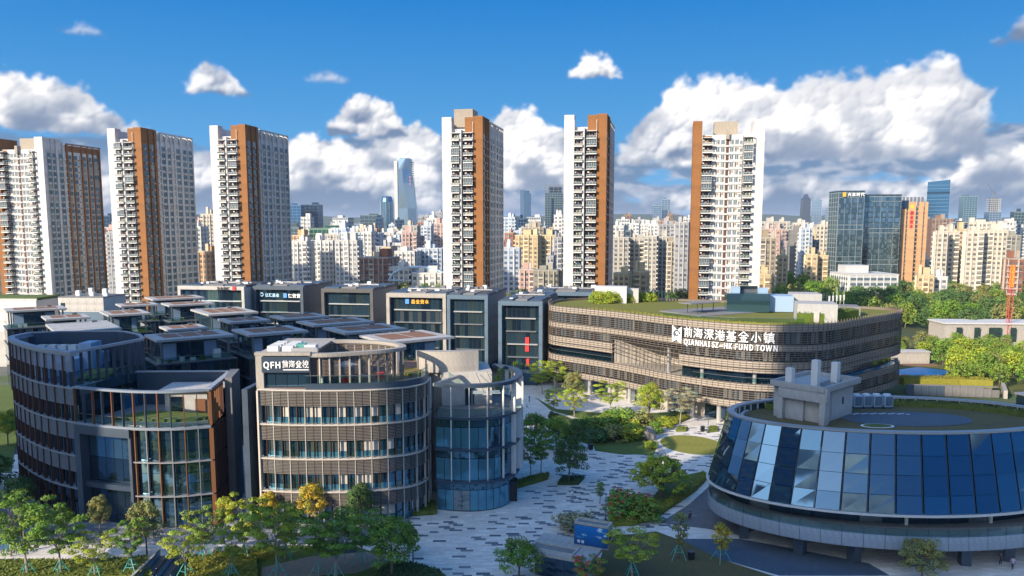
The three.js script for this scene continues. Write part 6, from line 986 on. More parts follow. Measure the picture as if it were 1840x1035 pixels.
{ // low arch roof seen between the third and fourth towers
  const t = thing('arched_footbridge', 'pale blue arch above white low buildings left of fourth tower', 'bridge', -52, 0, -430), g = new MB().tint([0.45, 0.62, 0.72]); let pr = null; for (let i = 0; i <= 14; i++) { const a = Math.PI * i / 14, q = [-15 * Math.cos(a) + 2, 21 + 6.4 * Math.sin(a), 0]; if (pr) { g.tube(pr, q, 0.6, 0.6, 5); g.tube([pr[0], pr[1], -3], [q[0], q[1], -3], 0.6, 0.6, 5); } if (i % 2) g.tube(q, [q[0], 21, 0], 0.15, 0.15, 4); pr = q; } g.box(2, 20, -1.5, 32, 0.8, 4); g.build('arch', mat.vc, t);
}
// hills on the horizon
{
  const g = new MB(); let pr = null; for (let i = 0; i <= 60; i++) { const x = -3600 + i * 120, h = 60 + 150 * fbm(i * 0.13, 3.3, 4) * sstep(0.2, 0.7, fbm(i * 0.07, 8, 2) + 0.15), q = [[x, -5, -5600], [x, h, -5900], [x, -5, -6400]]; if (pr) { g.quad(pr[0], q[0], q[1], pr[1]); g.quad(pr[1], q[1], q[2], pr[2]); } pr = q; }
  struct('hills', g.geo(), G_(0.05, 0.075, 0.05, 0.95));
}
scene.fog = new THREE.FogExp2(new THREE.Color(0.55, 0.66, 0.80), 0.00006);

// ---------- trees ----------
function leafInto(b, x, y, z, nx, ny, nz, s, sh, hue = 0) {   // one leaf spray: a bent pair of faces
  const l = Math.hypot(nx, ny, nz) || 1; nx /= l; ny /= l; nz /= l;
  let ax = -nz, ay = 0.2, az = nx; const t = rnd(6.2832), m = Math.hypot(ax, ay, az) || 1; ax /= m; ay /= m; az /= m;
  let bx_ = ny * az - nz * ay, by = nz * ax - nx * az, bz = nx * ay - ny * ax; const c = Math.cos(t), q = Math.sin(t);
  const ux = ax * c + bx_ * q, uy = ay * c + by * q, uz = az * c + bz * q, vx = bx_ * c - ax * q, vy = by * c - ay * q, vz = bz * c - az * q, w = s * 0.55;
  b.tint([sh * (1 + hue), sh, sh * (1 - hue)]);
  const A = [x - ux * s, y - uy * s, z - uz * s], B = [x + vx * w, y + vy * w - 0.1 * s, z + vz * w], C = [x + ux * s, y + uy * s, z + uz * s], D = [x - vx * w, y - vy * w - 0.1 * s, z - vz * w];
  b.tri(A, B, C); b.tri(A, C, D);
}
// o: h height, tr trunk radius, fork height, r crown radius, y0..y1 crown range, clumps, per (leaves in a clump), cr clump radius, flat, leaf size, limbs
function treeGeos(o, sd) {
  reseed(sd);
  const tk = new MB(), cr = new MB(), forks = [], lean = rnd(-0.3, 0.3), F = [lean, o.fork, rnd(-0.3, 0.3)];
  tk.tube([0, 0, 0], F, o.tr, o.tr * 0.75, 7);
  for (let i = 0; i < o.limbs; i++) { const a = i / o.limbs * 6.2832 + rnd(-0.4, 0.4), R = o.r * rnd(0.3, 0.55), y = mix(o.y0, o.y1, rnd(0.25, 0.6)), E = [F[0] + R * Math.cos(a), y, F[2] + R * Math.sin(a)], Mi = [mix(F[0], E[0], 0.4), mix(F[1], E[1], 0.55), mix(F[2], E[2], 0.4)]; tk.tube(F, Mi, o.tr * 0.6, o.tr * 0.42, 5); tk.tube(Mi, E, o.tr * 0.42, o.tr * 0.22, 5); forks.push(E); }
  forks.push([F[0], mix(o.y0, o.y1, 0.6), F[2]]); tk.tube(F, forks[forks.length - 1], o.tr * 0.6, o.tr * 0.25, 5);
  for (let k = 0; k < o.clumps; k++) {
    const a = k * 2.39996 + rnd(-0.3, 0.3), v = (k + 0.5) / o.clumps, y = mix(o.y0, o.y1, Math.pow(v, 0.8)), prof = o.profile(v), rr = o.r * prof * Math.sqrt(rnd(0.2, 1.25)), C = [F[0] + rr * Math.cos(a), y + rnd(-0.4, 0.4), F[2] + rr * Math.sin(a)];
    let best = forks[0], bd = 9e9; for (const f of forks) { const d = Math.hypot(f[0] - C[0], f[1] - C[1] + 1, f[2] - C[2]); if (d < bd) { bd = d; best = f; } }
    tk.tube(best, C, o.tr * 0.2, o.tr * 0.06, 4);
    const cs = o.cr * rnd(0.7, 1.25), tone = rnd(0.72, 1.2), hue = rnd(-0.22, 0.2);
    for (let i = 0; i < o.per; i++) { const p = rnd(6.2832), t = Math.acos(rnd(-0.75, 1)), q = Math.cbrt(rnd(0.15, 1)), dx = Math.sin(t) * Math.cos(p), dy = Math.cos(t), dz = Math.sin(t) * Math.sin(p); leafInto(cr, C[0] + dx * cs * q, C[1] + dy * cs * q * o.flat, C[2] + dz * cs * q, dx + rnd(-0.7, 0.7), dy + 0.6 + rnd(-0.5, 0.5), dz + rnd(-0.7, 0.7), o.leaf * rnd(0.6, 1.2), tone * rnd(0.82, 1.15), hue + rnd(-0.06, 0.06)); }
  }
  return { trunk: tk.geo(), crown: cr.geo() };
}
const dome = (v) => Math.sqrt(Math.max(0.05, 1 - Math.pow(v * 1.05 - 0.25, 2) * 1.35)), umbrella = (v) => 0.45 + 0.6 * Math.sin(Math.min(1, v * 1.15) * 2.2), slimP = (v) => 0.45 + 0.55 * Math.sin(v * 3.0);
const KIND = {
  airy: [1, 2, 3, 4].map((s) => treeGeos({ tr: 0.17, fork: 3.2, r: 3.4, y0: 3.8, y1: 9.4, clumps: 34, per: 130, cr: 1.0, flat: 0.36, leaf: 0.17, limbs: 7, profile: umbrella }, 100 + s)),
  round: [1, 2, 3, 4].map((s) => treeGeos({ tr: 0.2, fork: 2.8, r: 2.9, y0: 3.2, y1: 9.0, clumps: 40, per: 120, cr: 1.1, flat: 0.7, leaf: 0.2, limbs: 6, profile: dome }, 200 + s)),
  slim: [1, 2].map((s) => treeGeos({ tr: 0.12, fork: 2.6, r: 1.15, y0: 2.6, y1: 8.2, clumps: 26, per: 46, cr: 0.6, flat: 0.9, leaf: 0.2, limbs: 5, profile: slimP }, 300 + s)),
  spread: [1].map((s) => treeGeos({ tr: 0.62, fork: 1.6, r: 5.6, y0: 3.0, y1: 8.6, clumps: 84, per: 84, cr: 1.2, flat: 0.55, leaf: 0.27, limbs: 8, profile: dome }, 400 + s)),
  far: [1, 2, 3, 4, 5].map((s) => treeGeos({ tr: 0.28, fork: 3.5, r: 4.2, y0: 2.6, y1: 12.2, clumps: 52, per: 34, cr: 1.55, flat: 0.85, leaf: 0.46, limbs: 5, profile: dome }, 500 + s)),
  bush: [1, 2, 3].map((s) => treeGeos({ tr: 0.1, fork: 0.3, r: 1.35, y0: 0.25, y1: 1.9, clumps: 30, per: 58, cr: 0.55, flat: 0.9, leaf: 0.16, limbs: 5, profile: dome }, 600 + s)),
  ball: [1, 2].map((s) => treeGeos({ tr: 0.1, fork: 0.2, r: 0.75, y0: 0.3, y1: 1.9, clumps: 26, per: 70, cr: 0.5, flat: 1, leaf: 0.13, limbs: 4, profile: dome }, 650 + s)),
};
const leafMat = (r, g, b) => M(r, g, b, 0.75, { vertexColors: true });
const LEAF = { lime: leafMat(0.290, 0.362, 0.026), green: leafMat(0.14, 0.25, 0.022), mid: leafMat(0.174, 0.254, 0.029), dark: leafMat(0.07, 0.14, 0.03), gold: leafMat(0.450, 0.341, 0.026), olive: leafMat(0.217, 0.225, 0.065), grey: leafMat(0.290, 0.290, 0.174) };
let treeCount = 0;
function tree(kind, leaf, x, z, h, wide, label, o = {}) {
  const set = KIND[kind], g = set[treeCount++ % set.length], nat = { airy: 9.9, round: 9.9, slim: 8.8, spread: 9.4, far: 13.4, bush: 2.4, ball: 2.2 }[kind];
  const t = thing(o.name || (kind === 'bush' || kind === 'ball' ? 'shrub' : 'tree'), label, kind === 'bush' || kind === 'ball' ? 'shrub' : 'tree', x, o.y || 0, z, hash2(treeCount, 5) * 6.28, o.group);
  const k = h / nat; t.scale.set(k * wide, k, k * wide);
  mesh('trunk', g.trunk, o.pale ? mat.trunkPale : mat.trunk, t); const crown = mesh('crown', g.crown, LEAF[leaf], t);
  if (o.stakes) { const b = new MB(), s = 1 / (k * wide), v = 1 / k; for (let i = 0; i < 4; i++) { const a = i * 1.5708 + 0.5; b.tube([1.5 * s * Math.cos(a), 0, 1.5 * s * Math.sin(a)], [0.12 * s * Math.cos(a), 2.4 * v, 0.12 * s * Math.sin(a)], 0.05 * s, 0.05 * s, 4); const a2 = a + 1.5708; b.tube([0.75 * s * Math.cos(a), 1.2 * v, 0.75 * s * Math.sin(a)], [0.75 * s * Math.cos(a2), 1.2 * v, 0.75 * s * Math.sin(a2)], 0.035 * s, 0.035 * s, 4); } b.build('support_stakes', mat.teal, t); }
  if (o.flowers) { reseed(900 + treeCount); const b = new MB(); const P = g.crown.attributes.position; for (let i = 0; i < o.flowers; i++) { const j = Math.floor(rnd(P.count)); b.box(P.getX(j), P.getY(j) + 0.1, P.getZ(j), 0.16 / k, 0.14 / k, 0.16 / k, rnd(3)); } b.build('blossoms', M(0.6, 0.06, 0.05, 0.6), crown); }
  return t;
}
// front row, from the left
const FRONT = 'trees in the front garden';
for (const a of [
  ['airy', 'green', -73.7, -113.9, 9.5, 1.1, 'dusky green airy tree, leftmost of the front garden row'], ['airy', 'green', -67.1, -107, 10.5, 1.15, 'pale-trunked airy tree second in the front garden, near the picture\'s left'], ['airy', 'green', -62.5, -107, 9.6, 1.05, 'airy tree with forked trunk in front of the louvred curve'],
  ['airy', 'lime', -57.4, -106.3, 6.4, 1.25, 'small bright flat-topped tree in front of the dark portal'], ['round', 'olive', -64.8, -122.1, 6.6, 0.8, 'olive round tree close to the dark portal'], ['round', 'olive', -53.7, -113.9, 8.6, 0.82, 'tall olive tree with dark trunk before the portal bays'], ['airy', 'green', -53.1, -107.7, 7.6, 0.8, 'thin airy tree left of the escalator'],
  ['airy', 'lime', -44.9, -106.3, 6.8, 1.1, 'bright yellow-green tree right beside the escalator'], ['airy', 'mid', -44.4, -112.3, 8.0, 0.95, 'mid green staked tree behind the escalator'], ['airy', 'lime', -38.5, -105.9, 7.8, 0.75, 'slender lime tree between escalator and louvred office'], ['airy', 'lime', -39, -113.1, 9.4, 0.95, 'lime staked tree at the louvred office\'s lower left corner'],
  ['round', 'gold', -45.2, -122.5, 6.0, 0.75, 'golden tree at the corner of the curved office'], ['round', 'gold', -39.5, -126.1, 5.8, 0.85, 'golden tree at the foot of the louvred office, left one'], ['round', 'gold', -32.3, -125.9, 7.2, 0.95, 'golden tree at the foot of the louvred office, taller right one'], ['round', 'dark', -24.7, -125.9, 7.0, 1.0, 'dark green tree at the foot of the louvred office'],
  ['airy', 'lime', -32.2, -106.3, 10.4, 0.95, 'tall lime tree with staked trunk before the golden trees'], ['airy', 'mid', -33.1, -112.7, 8.2, 0.9, 'tree with warm brown trunk and teal stakes beside the garden path'], ['airy', 'green', -26.7, -106.6, 8.6, 1.2, 'wide green tree over the garden path'], ['airy', 'green', -24.1, -105.6, 9.4, 1.3, 'large bare-branched green tree in the middle of the garden'],
  ['airy', 'green', -21.5, -110.7, 8.2, 1.1, 'green tree beside the dark notice board'], ['round', 'green', -16.6, -106.3, 8.6, 1.25, 'broad deep green tree at the garden\'s right end'], ['round', 'dark', -15.1, -113.9, 4.8, 0.8, 'small dark tree next to the lamp at the garden end'],
  ['round', 'green', 0.9, -105.6, 5.8, 1.5, 'broad green tree left of the billboard kiosk'], ['airy', 'mid', 10.4, -102.5, 4.6, 1.3, 'green tree with orange blossoms in front of the kiosk'], ['airy', 'lime', 16.6, -106.3, 7.0, 1.35, 'lime spreading tree right of the billboard kiosk'], ['slim', 'olive', 24.3, -113.1, 7.2, 1.0, 'narrow staked tree on the dry lawn'], ['slim', 'gold', 30.3, -112.3, 5.6, 1.5, 'yellowing staked tree at the ramp beside the oval building'],
  ['round', 'olive', 55.5, -104.5, 6.4, 1.3, 'olive tree in front of the oval building\'s ramp'],
  ['round', 'dark', -90.8, -136.8, 9.0, 1.3, 'dark tree at the picture\'s left edge, lower one'], ['round', 'dark', -83, -131.3, 6.6, 1.2, 'dark bushy tree at the foot of the louvred curve'], ['round', 'lime', -112.1, -175.1, 8.0, 1.0, 'yellow-green tree at the left edge beside the curved office'], ['round', 'mid', -75.5, -122.5, 5.2, 1.0, 'small green tree under the louvred curve'], ['round', 'green', -70.5, -121.4, 5.0, 1.0, 'small green tree between louvred curve and front row'],
]) { const [k, l, x, z, h, w, lab] = a; tree(k, l, x, z, h * 1.04, w * 0.94, lab, { group: FRONT, pale: k === 'airy', stakes: k !== 'round' && z > -118, flowers: lab.includes('blossoms') ? 60 : 0 }); }
// plaza and the garden before the slatted building
const MIDG = 'plaza garden trees';
for (const a of [
  ['spread', 'lime', 26.8, -140.3, 7.6, 1.0, 'wide multi-stemmed tree in the curved planting bed'], ['round', 'dark', 10.7, -148.3, 9.4, 1.0, 'dark full tree in the square bed on the plaza'], ['airy', 'green', 3.7, -151.7, 8.4, 0.9, 'thin tree beside the drum in the low curved bed'], ['airy', 'green', 5.7, -153.9, 8.6, 0.9, 'second thin tree in the low curved bed by the drum'], ['round', 'green', 9.6, -169.7, 8.0, 1.0, 'green tree behind the square bed, left'], ['round', 'green', 5.1, -172.4, 8.2, 1.1, 'shaded tree behind the drum garden'], ['round', 'dark', 13.9, -169.7, 7.8, 1.0, 'dark tree behind the square bed, right'],
  ['airy', 'lime', 10.6, -202.9, 7.6, 0.9, 'lime tree on the path bend before the slatted building'], ['airy', 'lime', 8.9, -230.9, 9.6, 1.2, 'tall lime tree at the slatted building\'s rounded end'], ['airy', 'lime', 13, -232.5, 9.2, 1.1, 'second tall lime tree at the slatted building\'s rounded end'], ['airy', 'lime', 15.7, -198.7, 8.2, 1.0, 'bright lime tree in the middle of the garden walk'], ['round', 'olive', 17, -220.3, 9.0, 1.0, 'olive tree touching the lower slats'], ['airy', 'lime', 25.4, -202.9, 9.2, 1.1, 'forked lime tree before the columns'], ['round', 'lime', 34, -196.9, 10.2, 1.0, 'tall full lime tree before the open hall'], ['airy', 'grey', 41.4, -194.6, 9.4, 1.1, 'sparse greyish tree before the shop fronts'],
  ['round', 'green', 1.7, -246.1, 8.8, 1.0, 'shaded tree in front of the navy boxes'], ['round', 'mid', -2.5, -237.4, 7.0, 0.9, 'green tree between drum ring and navy boxes'],
  ['slim', 'green', 15.4, -136.8, 4.2, 1.2, 'small tree behind the plaza lamp'],
]) { const [k, l, x, z, h, w, lab] = a; tree(k, l, x, z, h, w, lab, { group: MIDG, pale: k === 'airy' }); }
for (const a of [
  ['bush', 'green', 19.7, -131, 3.9, 1.7, 'dome-shaped shrub with red blossoms on the plaza bed', 120], ['bush', 'grey', 9.9, -123.5, 3.2, 1.6, 'grey-green twiggy dome shrub left of the kiosk', 0], ['bush', 'mid', 22.1, -128.9, 3.6, 1.3, 'lighter shrub beside the blossoming dome', 0],
  ['bush', 'mid', 22, -189.1, 3.4, 1.7, 'round shrub in the garden bed, left of the rock', 0], ['bush', 'lime', 28, -179.9, 4.2, 1.2, 'yellow-green round shrub left of the boulder', 0], ['bush', 'olive', 24.1, -179.9, 3.4, 1.5, 'olive shrub in the middle of the garden bed', 0], ['bush', 'dark', 19, -178.9, 3.0, 1.7, 'dark low shrub at the lawn edge', 0], ['bush', 'green', 27.2, -192.9, 4.2, 1.6, 'tall green shrub before the columns', 0], ['bush', 'olive', 31, -191.3, 3.6, 1.6, 'olive shrub beside the tall lime tree', 0], ['bush', 'green', 34.1, -185.9, 3.0, 0.8, 'narrow green shrub right of the boulder', 0], ['bush', 'lime', 30.2, -172.4, 1.9, 1.3, 'small clipped ball at the lawn corner', 0], ['bush', 'green', 14.1, -180.9, 2.6, 1.8, 'shaded shrub along the garden path', 0], ['bush', 'green', 17.4, -190.2, 3.0, 1.6, 'green shrub at the path bend', 0], ['bush', 'lime', 37.7, -192.4, 2.2, 1.8, 'lime shrub by the entrance walk', 0], ['bush', 'mid', 25.2, -198.7, 2.6, 1.6, 'green shrub under the forked lime tree', 0],
]) tree(a[0], a[1], a[2], a[3], a[4], a[5], a[6], { group: 'garden shrubs', flowers: a[7] });
for (let i = 0; i < 11; i++) tree('ball', 'lime', 26 + i * 1.95, -252.6 - (i > 3 ? (i - 3) * 0.9 : 0), i < 4 ? 3.4 : 2.6, i < 4 ? 1.3 : 1.1, 'clipped ball shrub in the row on the slatted building\'s roof', { y: 24.5, group: 'clipped shrubs in a row on the roof' });
// park at the right
reseed(501);
const PARK = 'park trees by the pool'; const sat = [];
const okAt = (x, z, gap) => { for (const q of sat) if (Math.hypot(q[0] - x, q[1] - z) < gap) return false; sat.push([x, z]); return true; };
let parkN = 0; for (let i = 0; i < 700 && parkN < 60; i++) {
  const z = rnd(-322, -233), x = rnd(0.46, 0.70) * -z; if ((x < 132 && z > -250) || (x < 150 && z > -290 && z < -249)) continue; if (!okAt(x, z, 6.2)) continue; parkN++;
  tree('far', ['lime', 'mid', 'lime', 'green', 'mid', 'olive'][Math.floor(rnd(6))], x, z, z < -285 ? rnd(5.5, 8) : rnd(7.5, 11), rnd(0.9, 1.25), 'leafy park tree among the sunlit trees beside the pool', { group: PARK });
}
let beltN = 0; for (let i = 0; i < 5000 && beltN < 170; i++) { const z = rnd(-560, -345), x = rnd(0.33, 0.68) * -z; if (z > -380 && x < 190) continue; if (!okAt(x, z, 6.6)) continue; beltN++; tree('far', ['dark', 'green', 'dark', 'dark', 'olive', 'mid'][Math.floor(rnd(6))], x, z, rnd(11, 16), rnd(0.95, 1.25), 'tree in the dark green belt in front of the distant blocks', { group: 'belt of trees behind the slatted building' }); }
// clumps seen between the towers
for (const [u0, u1, n, d0, d1, w] of [[-0.275, -0.255, 2, 395, 415, 'left of third tower'], [-0.272, -0.085, 15, 395, 425, 'between third and fourth towers'], [-0.008, 0.064, 8, 385, 420, 'between fourth and fifth towers'], [0.13, 0.222, 14, 350, 400, 'between fifth and sixth towers'], [0.315, 0.40, 16, 400, 520, 'right of the sixth tower'], [-0.395, -0.37, 3, 420, 440, 'between second and third towers']])
  for (let i = 0; i < n; i++) { const d = rnd(d0, d1), x = mix(u0, u1, (i + rnd()) / n) * d; tree('far', ['mid', 'green', 'dark', 'olive'][Math.floor(rnd(4))], x, -d, rnd(15, 21), rnd(0.65, 0.95), `tree rising above the roofs ${w}`, { group: 'trees ' + w }); }

// ---------- hedges: clipped masses of small leaves ----------
const hedgeLeaf = leafMat(0.13, 0.16, 0.018), hedgeDark = leafMat(0.05, 0.085, 0.02), hedgeGold = leafMat(0.26, 0.22, 0.02);
function hedge(label, poly, y, h, m, dens = 26, name = 'hedge') {
  const b = new MB(); b.tint([1, 1, 1]); b.prism(poly, y, y + h * 0.85, 1);
  let x0 = 9e9, x1 = -9e9, z0 = 9e9, z1 = -9e9; for (const [x, z] of poly) { x0 = Math.min(x0, x); x1 = Math.max(x1, x); z0 = Math.min(z0, z); z1 = Math.max(z1, z); }
  const inside = (x, z) => { let c = false; for (let i = 0, j = poly.length - 1; i < poly.length; j = i++) { const [xi, zi] = poly[i], [xj, zj] = poly[j]; if (zi > z !== zj > z && x < (xj - xi) * (z - zi) / (zj - zi) + xi) c = !c; } return c; };
  const n = Math.min(9000, (x1 - x0) * (z1 - z0) * dens); for (let i = 0; i < n; i++) { const x = rnd(x0, x1), z = rnd(z0, z1); if (!inside(x, z)) continue; const v = 0.8 + 0.5 * fbm(x * 0.8, z * 0.8, 2); leafInto(b, x, y + h * rnd(0.82, 1.06), z, rnd(-0.8, 0.8), 1, rnd(-0.8, 0.8), rnd(0.12, 0.26), v * rnd(0.7, 1.15)); }
  for (let i = 0; i < poly.length; i++) { const a = poly[i], c = poly[(i + 1) % poly.length], L = Math.hypot(c[0] - a[0], c[1] - a[1]); for (let k = 0; k < L * h * dens * 0.8; k++) { const f = rnd(), nx = -(c[1] - a[1]) / L, nz = (c[0] - a[0]) / L; leafInto(b, mix(a[0], c[0], f) + rnd(-0.1, 0.1), y + rnd(0, h), mix(a[1], c[1], f) + rnd(-0.1, 0.1), nx + rnd(-0.8, 0.8), rnd(0, 0.8), nz + rnd(-0.8, 0.8), rnd(0.12, 0.24), rnd(0.7, 1.15)); } }
  const o = b.build(numbered(name), m, scene); return tag(o, label, 'hedge');
}
reseed(700);
hedge('clipped green hedge along the front garden below the escalator\'s left side', [[-77, -111.5], [-61.8, -111.5], [-53.1, -112.7], [-49.7, -106.3], [-72.5, -104.5]], 0.03, 0.7, hedgeLeaf, 16);
hedge('clipped lime hedge right of the escalator', [[-46.5, -111.5], [-41.1, -115.5], [-35, -115.9], [-33.9, -113.5], [-36.9, -111.9], [-34.8, -105.4], [-44.5, -105.4]], 0.03, 0.8, leafMat(0.19, 0.19, 0.018), 20);
hedge('dark clipped hedge at the front garden\'s right tip', [[-18.1, -109.2], [-14.3, -110.3], [-10.1, -107.7], [-7.8, -102.8], [-19.3, -102.8]], 0.03, 0.8, hedgeDark, 22);
hedge('low hedge ribbon along the outer side of the curved bed', [[16.2, -125.9], [19.4, -125.9], [24.7, -130.5], [33.1, -142.5], [38.2, -151.7], [37.4, -153.9], [31.5, -143.7], [24.9, -134.2], [19.9, -129.4], [16.5, -128.4]], 0.05, 0.7, leafMat(0.17, 0.18, 0.015), 26);
hedge('low hedge in the narrow curved bed beside the drum', [[0.5, -144.7], [6.8, -150.3], [7.2, -153.5], [4.3, -151.7], [0.5, -148.3]], 0.05, 0.6, hedgeLeaf, 26);
hedge('dark low hedge in the square plaza bed', [[8.6, -147.3], [12.4, -147.3], [14, -151.4], [9.9, -151.7]], 0.05, 0.5, hedgeDark, 26);
hedge('low hedge at the foot of the louvred office\'s rounded end', [[-16.6, -130.5], [-12.8, -131.3], [-13.4, -136.5], [-14.6, -136.8]], 0.02, 0.8, hedgeLeaf, 26);
hedge('dark hedge along the garden walk before the slatted building', [[9.2, -200.5], [14.8, -191.3], [19.9, -181.8], [21, -185.9], [16.5, -194.6], [10.1, -205.4]], 0.05, 0.8, hedgeDark, 20);
hedge('bright hedge by the entrance walk of the slatted building', [[33.1, -195.8], [38.4, -191.3], [45.2, -200.5], [43.6, -202.9], [37.7, -198.1]], 0.05, 0.7, leafMat(0.18, 0.2, 0.015), 20);
hedge('small round hedge by the shop fronts', [[38.9, -187], [41.2, -187], [42.4, -190.2], [40.1, -190.7]], 0.03, 0.5, hedgeLeaf, 22); hedge('hedge patch at the slatted building\'s last shop front', [[45.9, -185.9], [48.8, -187], [49.6, -191.3], [48, -191.3]], 0.03, 0.5, hedgeLeaf, 22);
hedge('tall clipped hedge block on the slatted building\'s roof', [[71.5, -201.5], [80, -200.5], [90.5, -209.5], [88, -213], [79, -206.5]], 24.5, 2.6, leafMat(0.10, 0.15, 0.012), 14);
hedge('low planting along the slatted building\'s roof edge', [[22, -231], [30.5, -221.6], [42.3, -206.4], [52, -197.4], [62, -192.4], [70, -192], [70, -194.5], [60, -195.5], [53.5, -199.5], [44, -208.5], [33, -223], [24, -233.5]], 24.5, 0.7, leafMat(0.24, 0.24, 0.015), 12);
{ // hedge ring on the oval roof
  const arc = (a, b) => Array.from({ length: 30 }, (_, i) => { const t = mix(-0.2, -2.4, i / 29); return [61.7 + a * Math.cos(t), -128.6 + b * Math.sin(t)]; }); hedge('curved hedge along the rear of the oval building\'s roof', [...arc(24.6, 11.6), ...arc(22.4, 10.2).reverse()], 17.0, 1.0, leafMat(0.09, 0.12, 0.015), 24);
  const fr = (a, b) => Array.from({ length: 30 }, (_, i) => { const t = mix(2.4, 0.1, i / 29); return [61.7 + a * Math.cos(t), -128.6 + b * Math.sin(t)]; }); hedge('low hedge along the front parapet of the oval building\'s roof', [...fr(24.8, 11.7), ...fr(23.7, 10.8).reverse()], 17.0, 0.7, leafMat(0.09, 0.12, 0.015), 24);
}
hedge('yellow-green bamboo hedge above the grey retaining wall', [[115, -233], [131, -232], [139, -229.5], [140, -232.5], [131, -236], [115, -237]], 2.0, 2.6, leafMat(0.24, 0.22, 0.02), 16);

// ---------- park edge at the right ----------
{
  const w = thing('retaining_wall', 'dark grey retaining wall behind the oval building', 'wall'); for (let i = 0; i < 12; i++) bx(w, 'wall_panel', i < 5 ? mat.darkStone : G_(0.22, 0.21, 0.20), 115 + i * 2.05, 0, -229.5 + i * 0.34, 2.0, 3.0 - (i > 9 ? (i - 9) * 0.4 : 0), 0.5, -9.4 * D2R); bx(w, 'coping', mat.roofGrey, 126.3, 3.0, -227.7, 24, 0.2, 0.8, -9.4 * D2R);
  const s = thing('boundary_wall', 'pale stone wall curving down beside the park road', 'wall'); for (let i = 0; i < 8; i++) bx(s, 'stone_block', mat.stoneLight, 140 + i * 1.1, 0, -225 - i * 2.0, 2.2, 2.4 - i * 0.1, 1.0, 61 * D2R);
  const p = thing('swimming_pool', 'blue swimming pool seen between slatted building and park', 'pool'); new MB().prism([[124, -262], [135, -259], [142, -261], [148, -268], [140, -275], [131, -270], [124, -272]], 0.1, 0.3, 1).build('water', mat.water, p); bx(p, 'pool_deck', mat.stoneLight, 132, 0.0, -258, 20, 0.12, 5); bx(p, 'deck_strip', mat.deck, 134, 0.0, -280, 30, 0.4, 3);
  const q = thing('pool_house', 'low cream pool house wall beyond the pool', 'building'); bx(q, 'wall', mat.stoneLight, 140, 0, -285, 16, 4.2, 5); bx(q, 'roof', mat.stonePale, 140, 4.2, -285, 16.6, 0.4, 5.6); bx(q, 'door', mat.darkMetal, 136, 0, -282.4, 1.4, 2.4, 0.1);
  const aw = thing('striped_awning', 'red and white striped awning beside the pool', 'awning', 123, 1.2, -252, 0.3); for (let i = 0; i < 7; i++) bx(aw, 'stripe', i % 2 ? mat.letter : M(0.5, 0.10, 0.06, 0.7), -3.4 + i * 1.1, 0, 0, 1.08, 0.15, 5.5); for (const k of [-1, 1]) bx(aw, 'post', mat.midMetal, k * 3.4, -1.2, 2.4, 0.12, 1.2, 0.12);
  const st = tag(mesh(numbered('statue'), (() => { const b = new MB().tint([0.62, 0.62, 0.62]); b.box(0, 0, 0, 1.6, 0.8, 1.6); b.tube([0, 0.8, 0], [0.2, 3.2, 0], 0.75, 0.5, 8); b.tube([0.2, 3.2, 0], [0.5, 5.0, 0], 0.5, 0.15, 8); b.tube([0.1, 2.4, 0], [-0.9, 3.8, 0.2], 0.3, 0.15, 6); return b.geo(); })(), mat.vc, scene), 'pale grey statue standing at the pool\'s edge', 'statue'); st.position.set(147, 0, -262);
  const h = thing('long_low_building', 'long low beige building with green windows behind the park', 'building', 0, 0, 0); bx(h, 'wall', mat.stoneLight, 214, 0, -336, 70, 8.6, 14, -3 * D2R); bx(h, 'roof', mat.white, 214, 8.6, -336, 71, 0.6, 15, -3 * D2R); for (let i = 0; i < 9; i++) bx(h, 'window', mat.glassGreen, 184 + i * 7.2, 2, -329.4 + i * 0.37, i % 3 === 2 ? 5 : 2.2, 5.4, 0.2, -3 * D2R);
  const hut = thing('glass_hut', 'small green glass hut behind the oval building\'s right end', 'building', 136, 0, -205, 0.2); bx(hut, 'core', mat.glassDark, 0, 0, 0, 7.6, 5, 5.6); for (let i = 0; i < 5; i++) bx(hut, 'glass_panel', mat.glassGreen, -3.2 + i * 1.6, 0.1, 2.85, 1.5, 4.8, 0.08); for (let i = 0; i < 4; i++) bx(hut, 'glass_panel', mat.glassGreen, -3.85, 0.1, -2.1 + i * 1.4, 0.08, 4.8, 1.3); bx(hut, 'roof', mat.rim, 0, 5, 0, 8.4, 0.4, 6.4);
  flat('park_road', [[138, -200], [170, -200], [172, -240], [150, -238], [142, -222]], 0.01, G_(0.36, 0.33, 0.29));
  flat('park_lawn', [[112, -232], [240, -226], [300, -345], [150, -345], [112, -300]], 0.01, G_(0.13, 0.14, 0.03, 0.95));
  flat('hill_ground', [[60, -345], [420, -345], [480, -600], [100, -600]], 0.014, G_(0.07, 0.09, 0.03, 0.95));
}
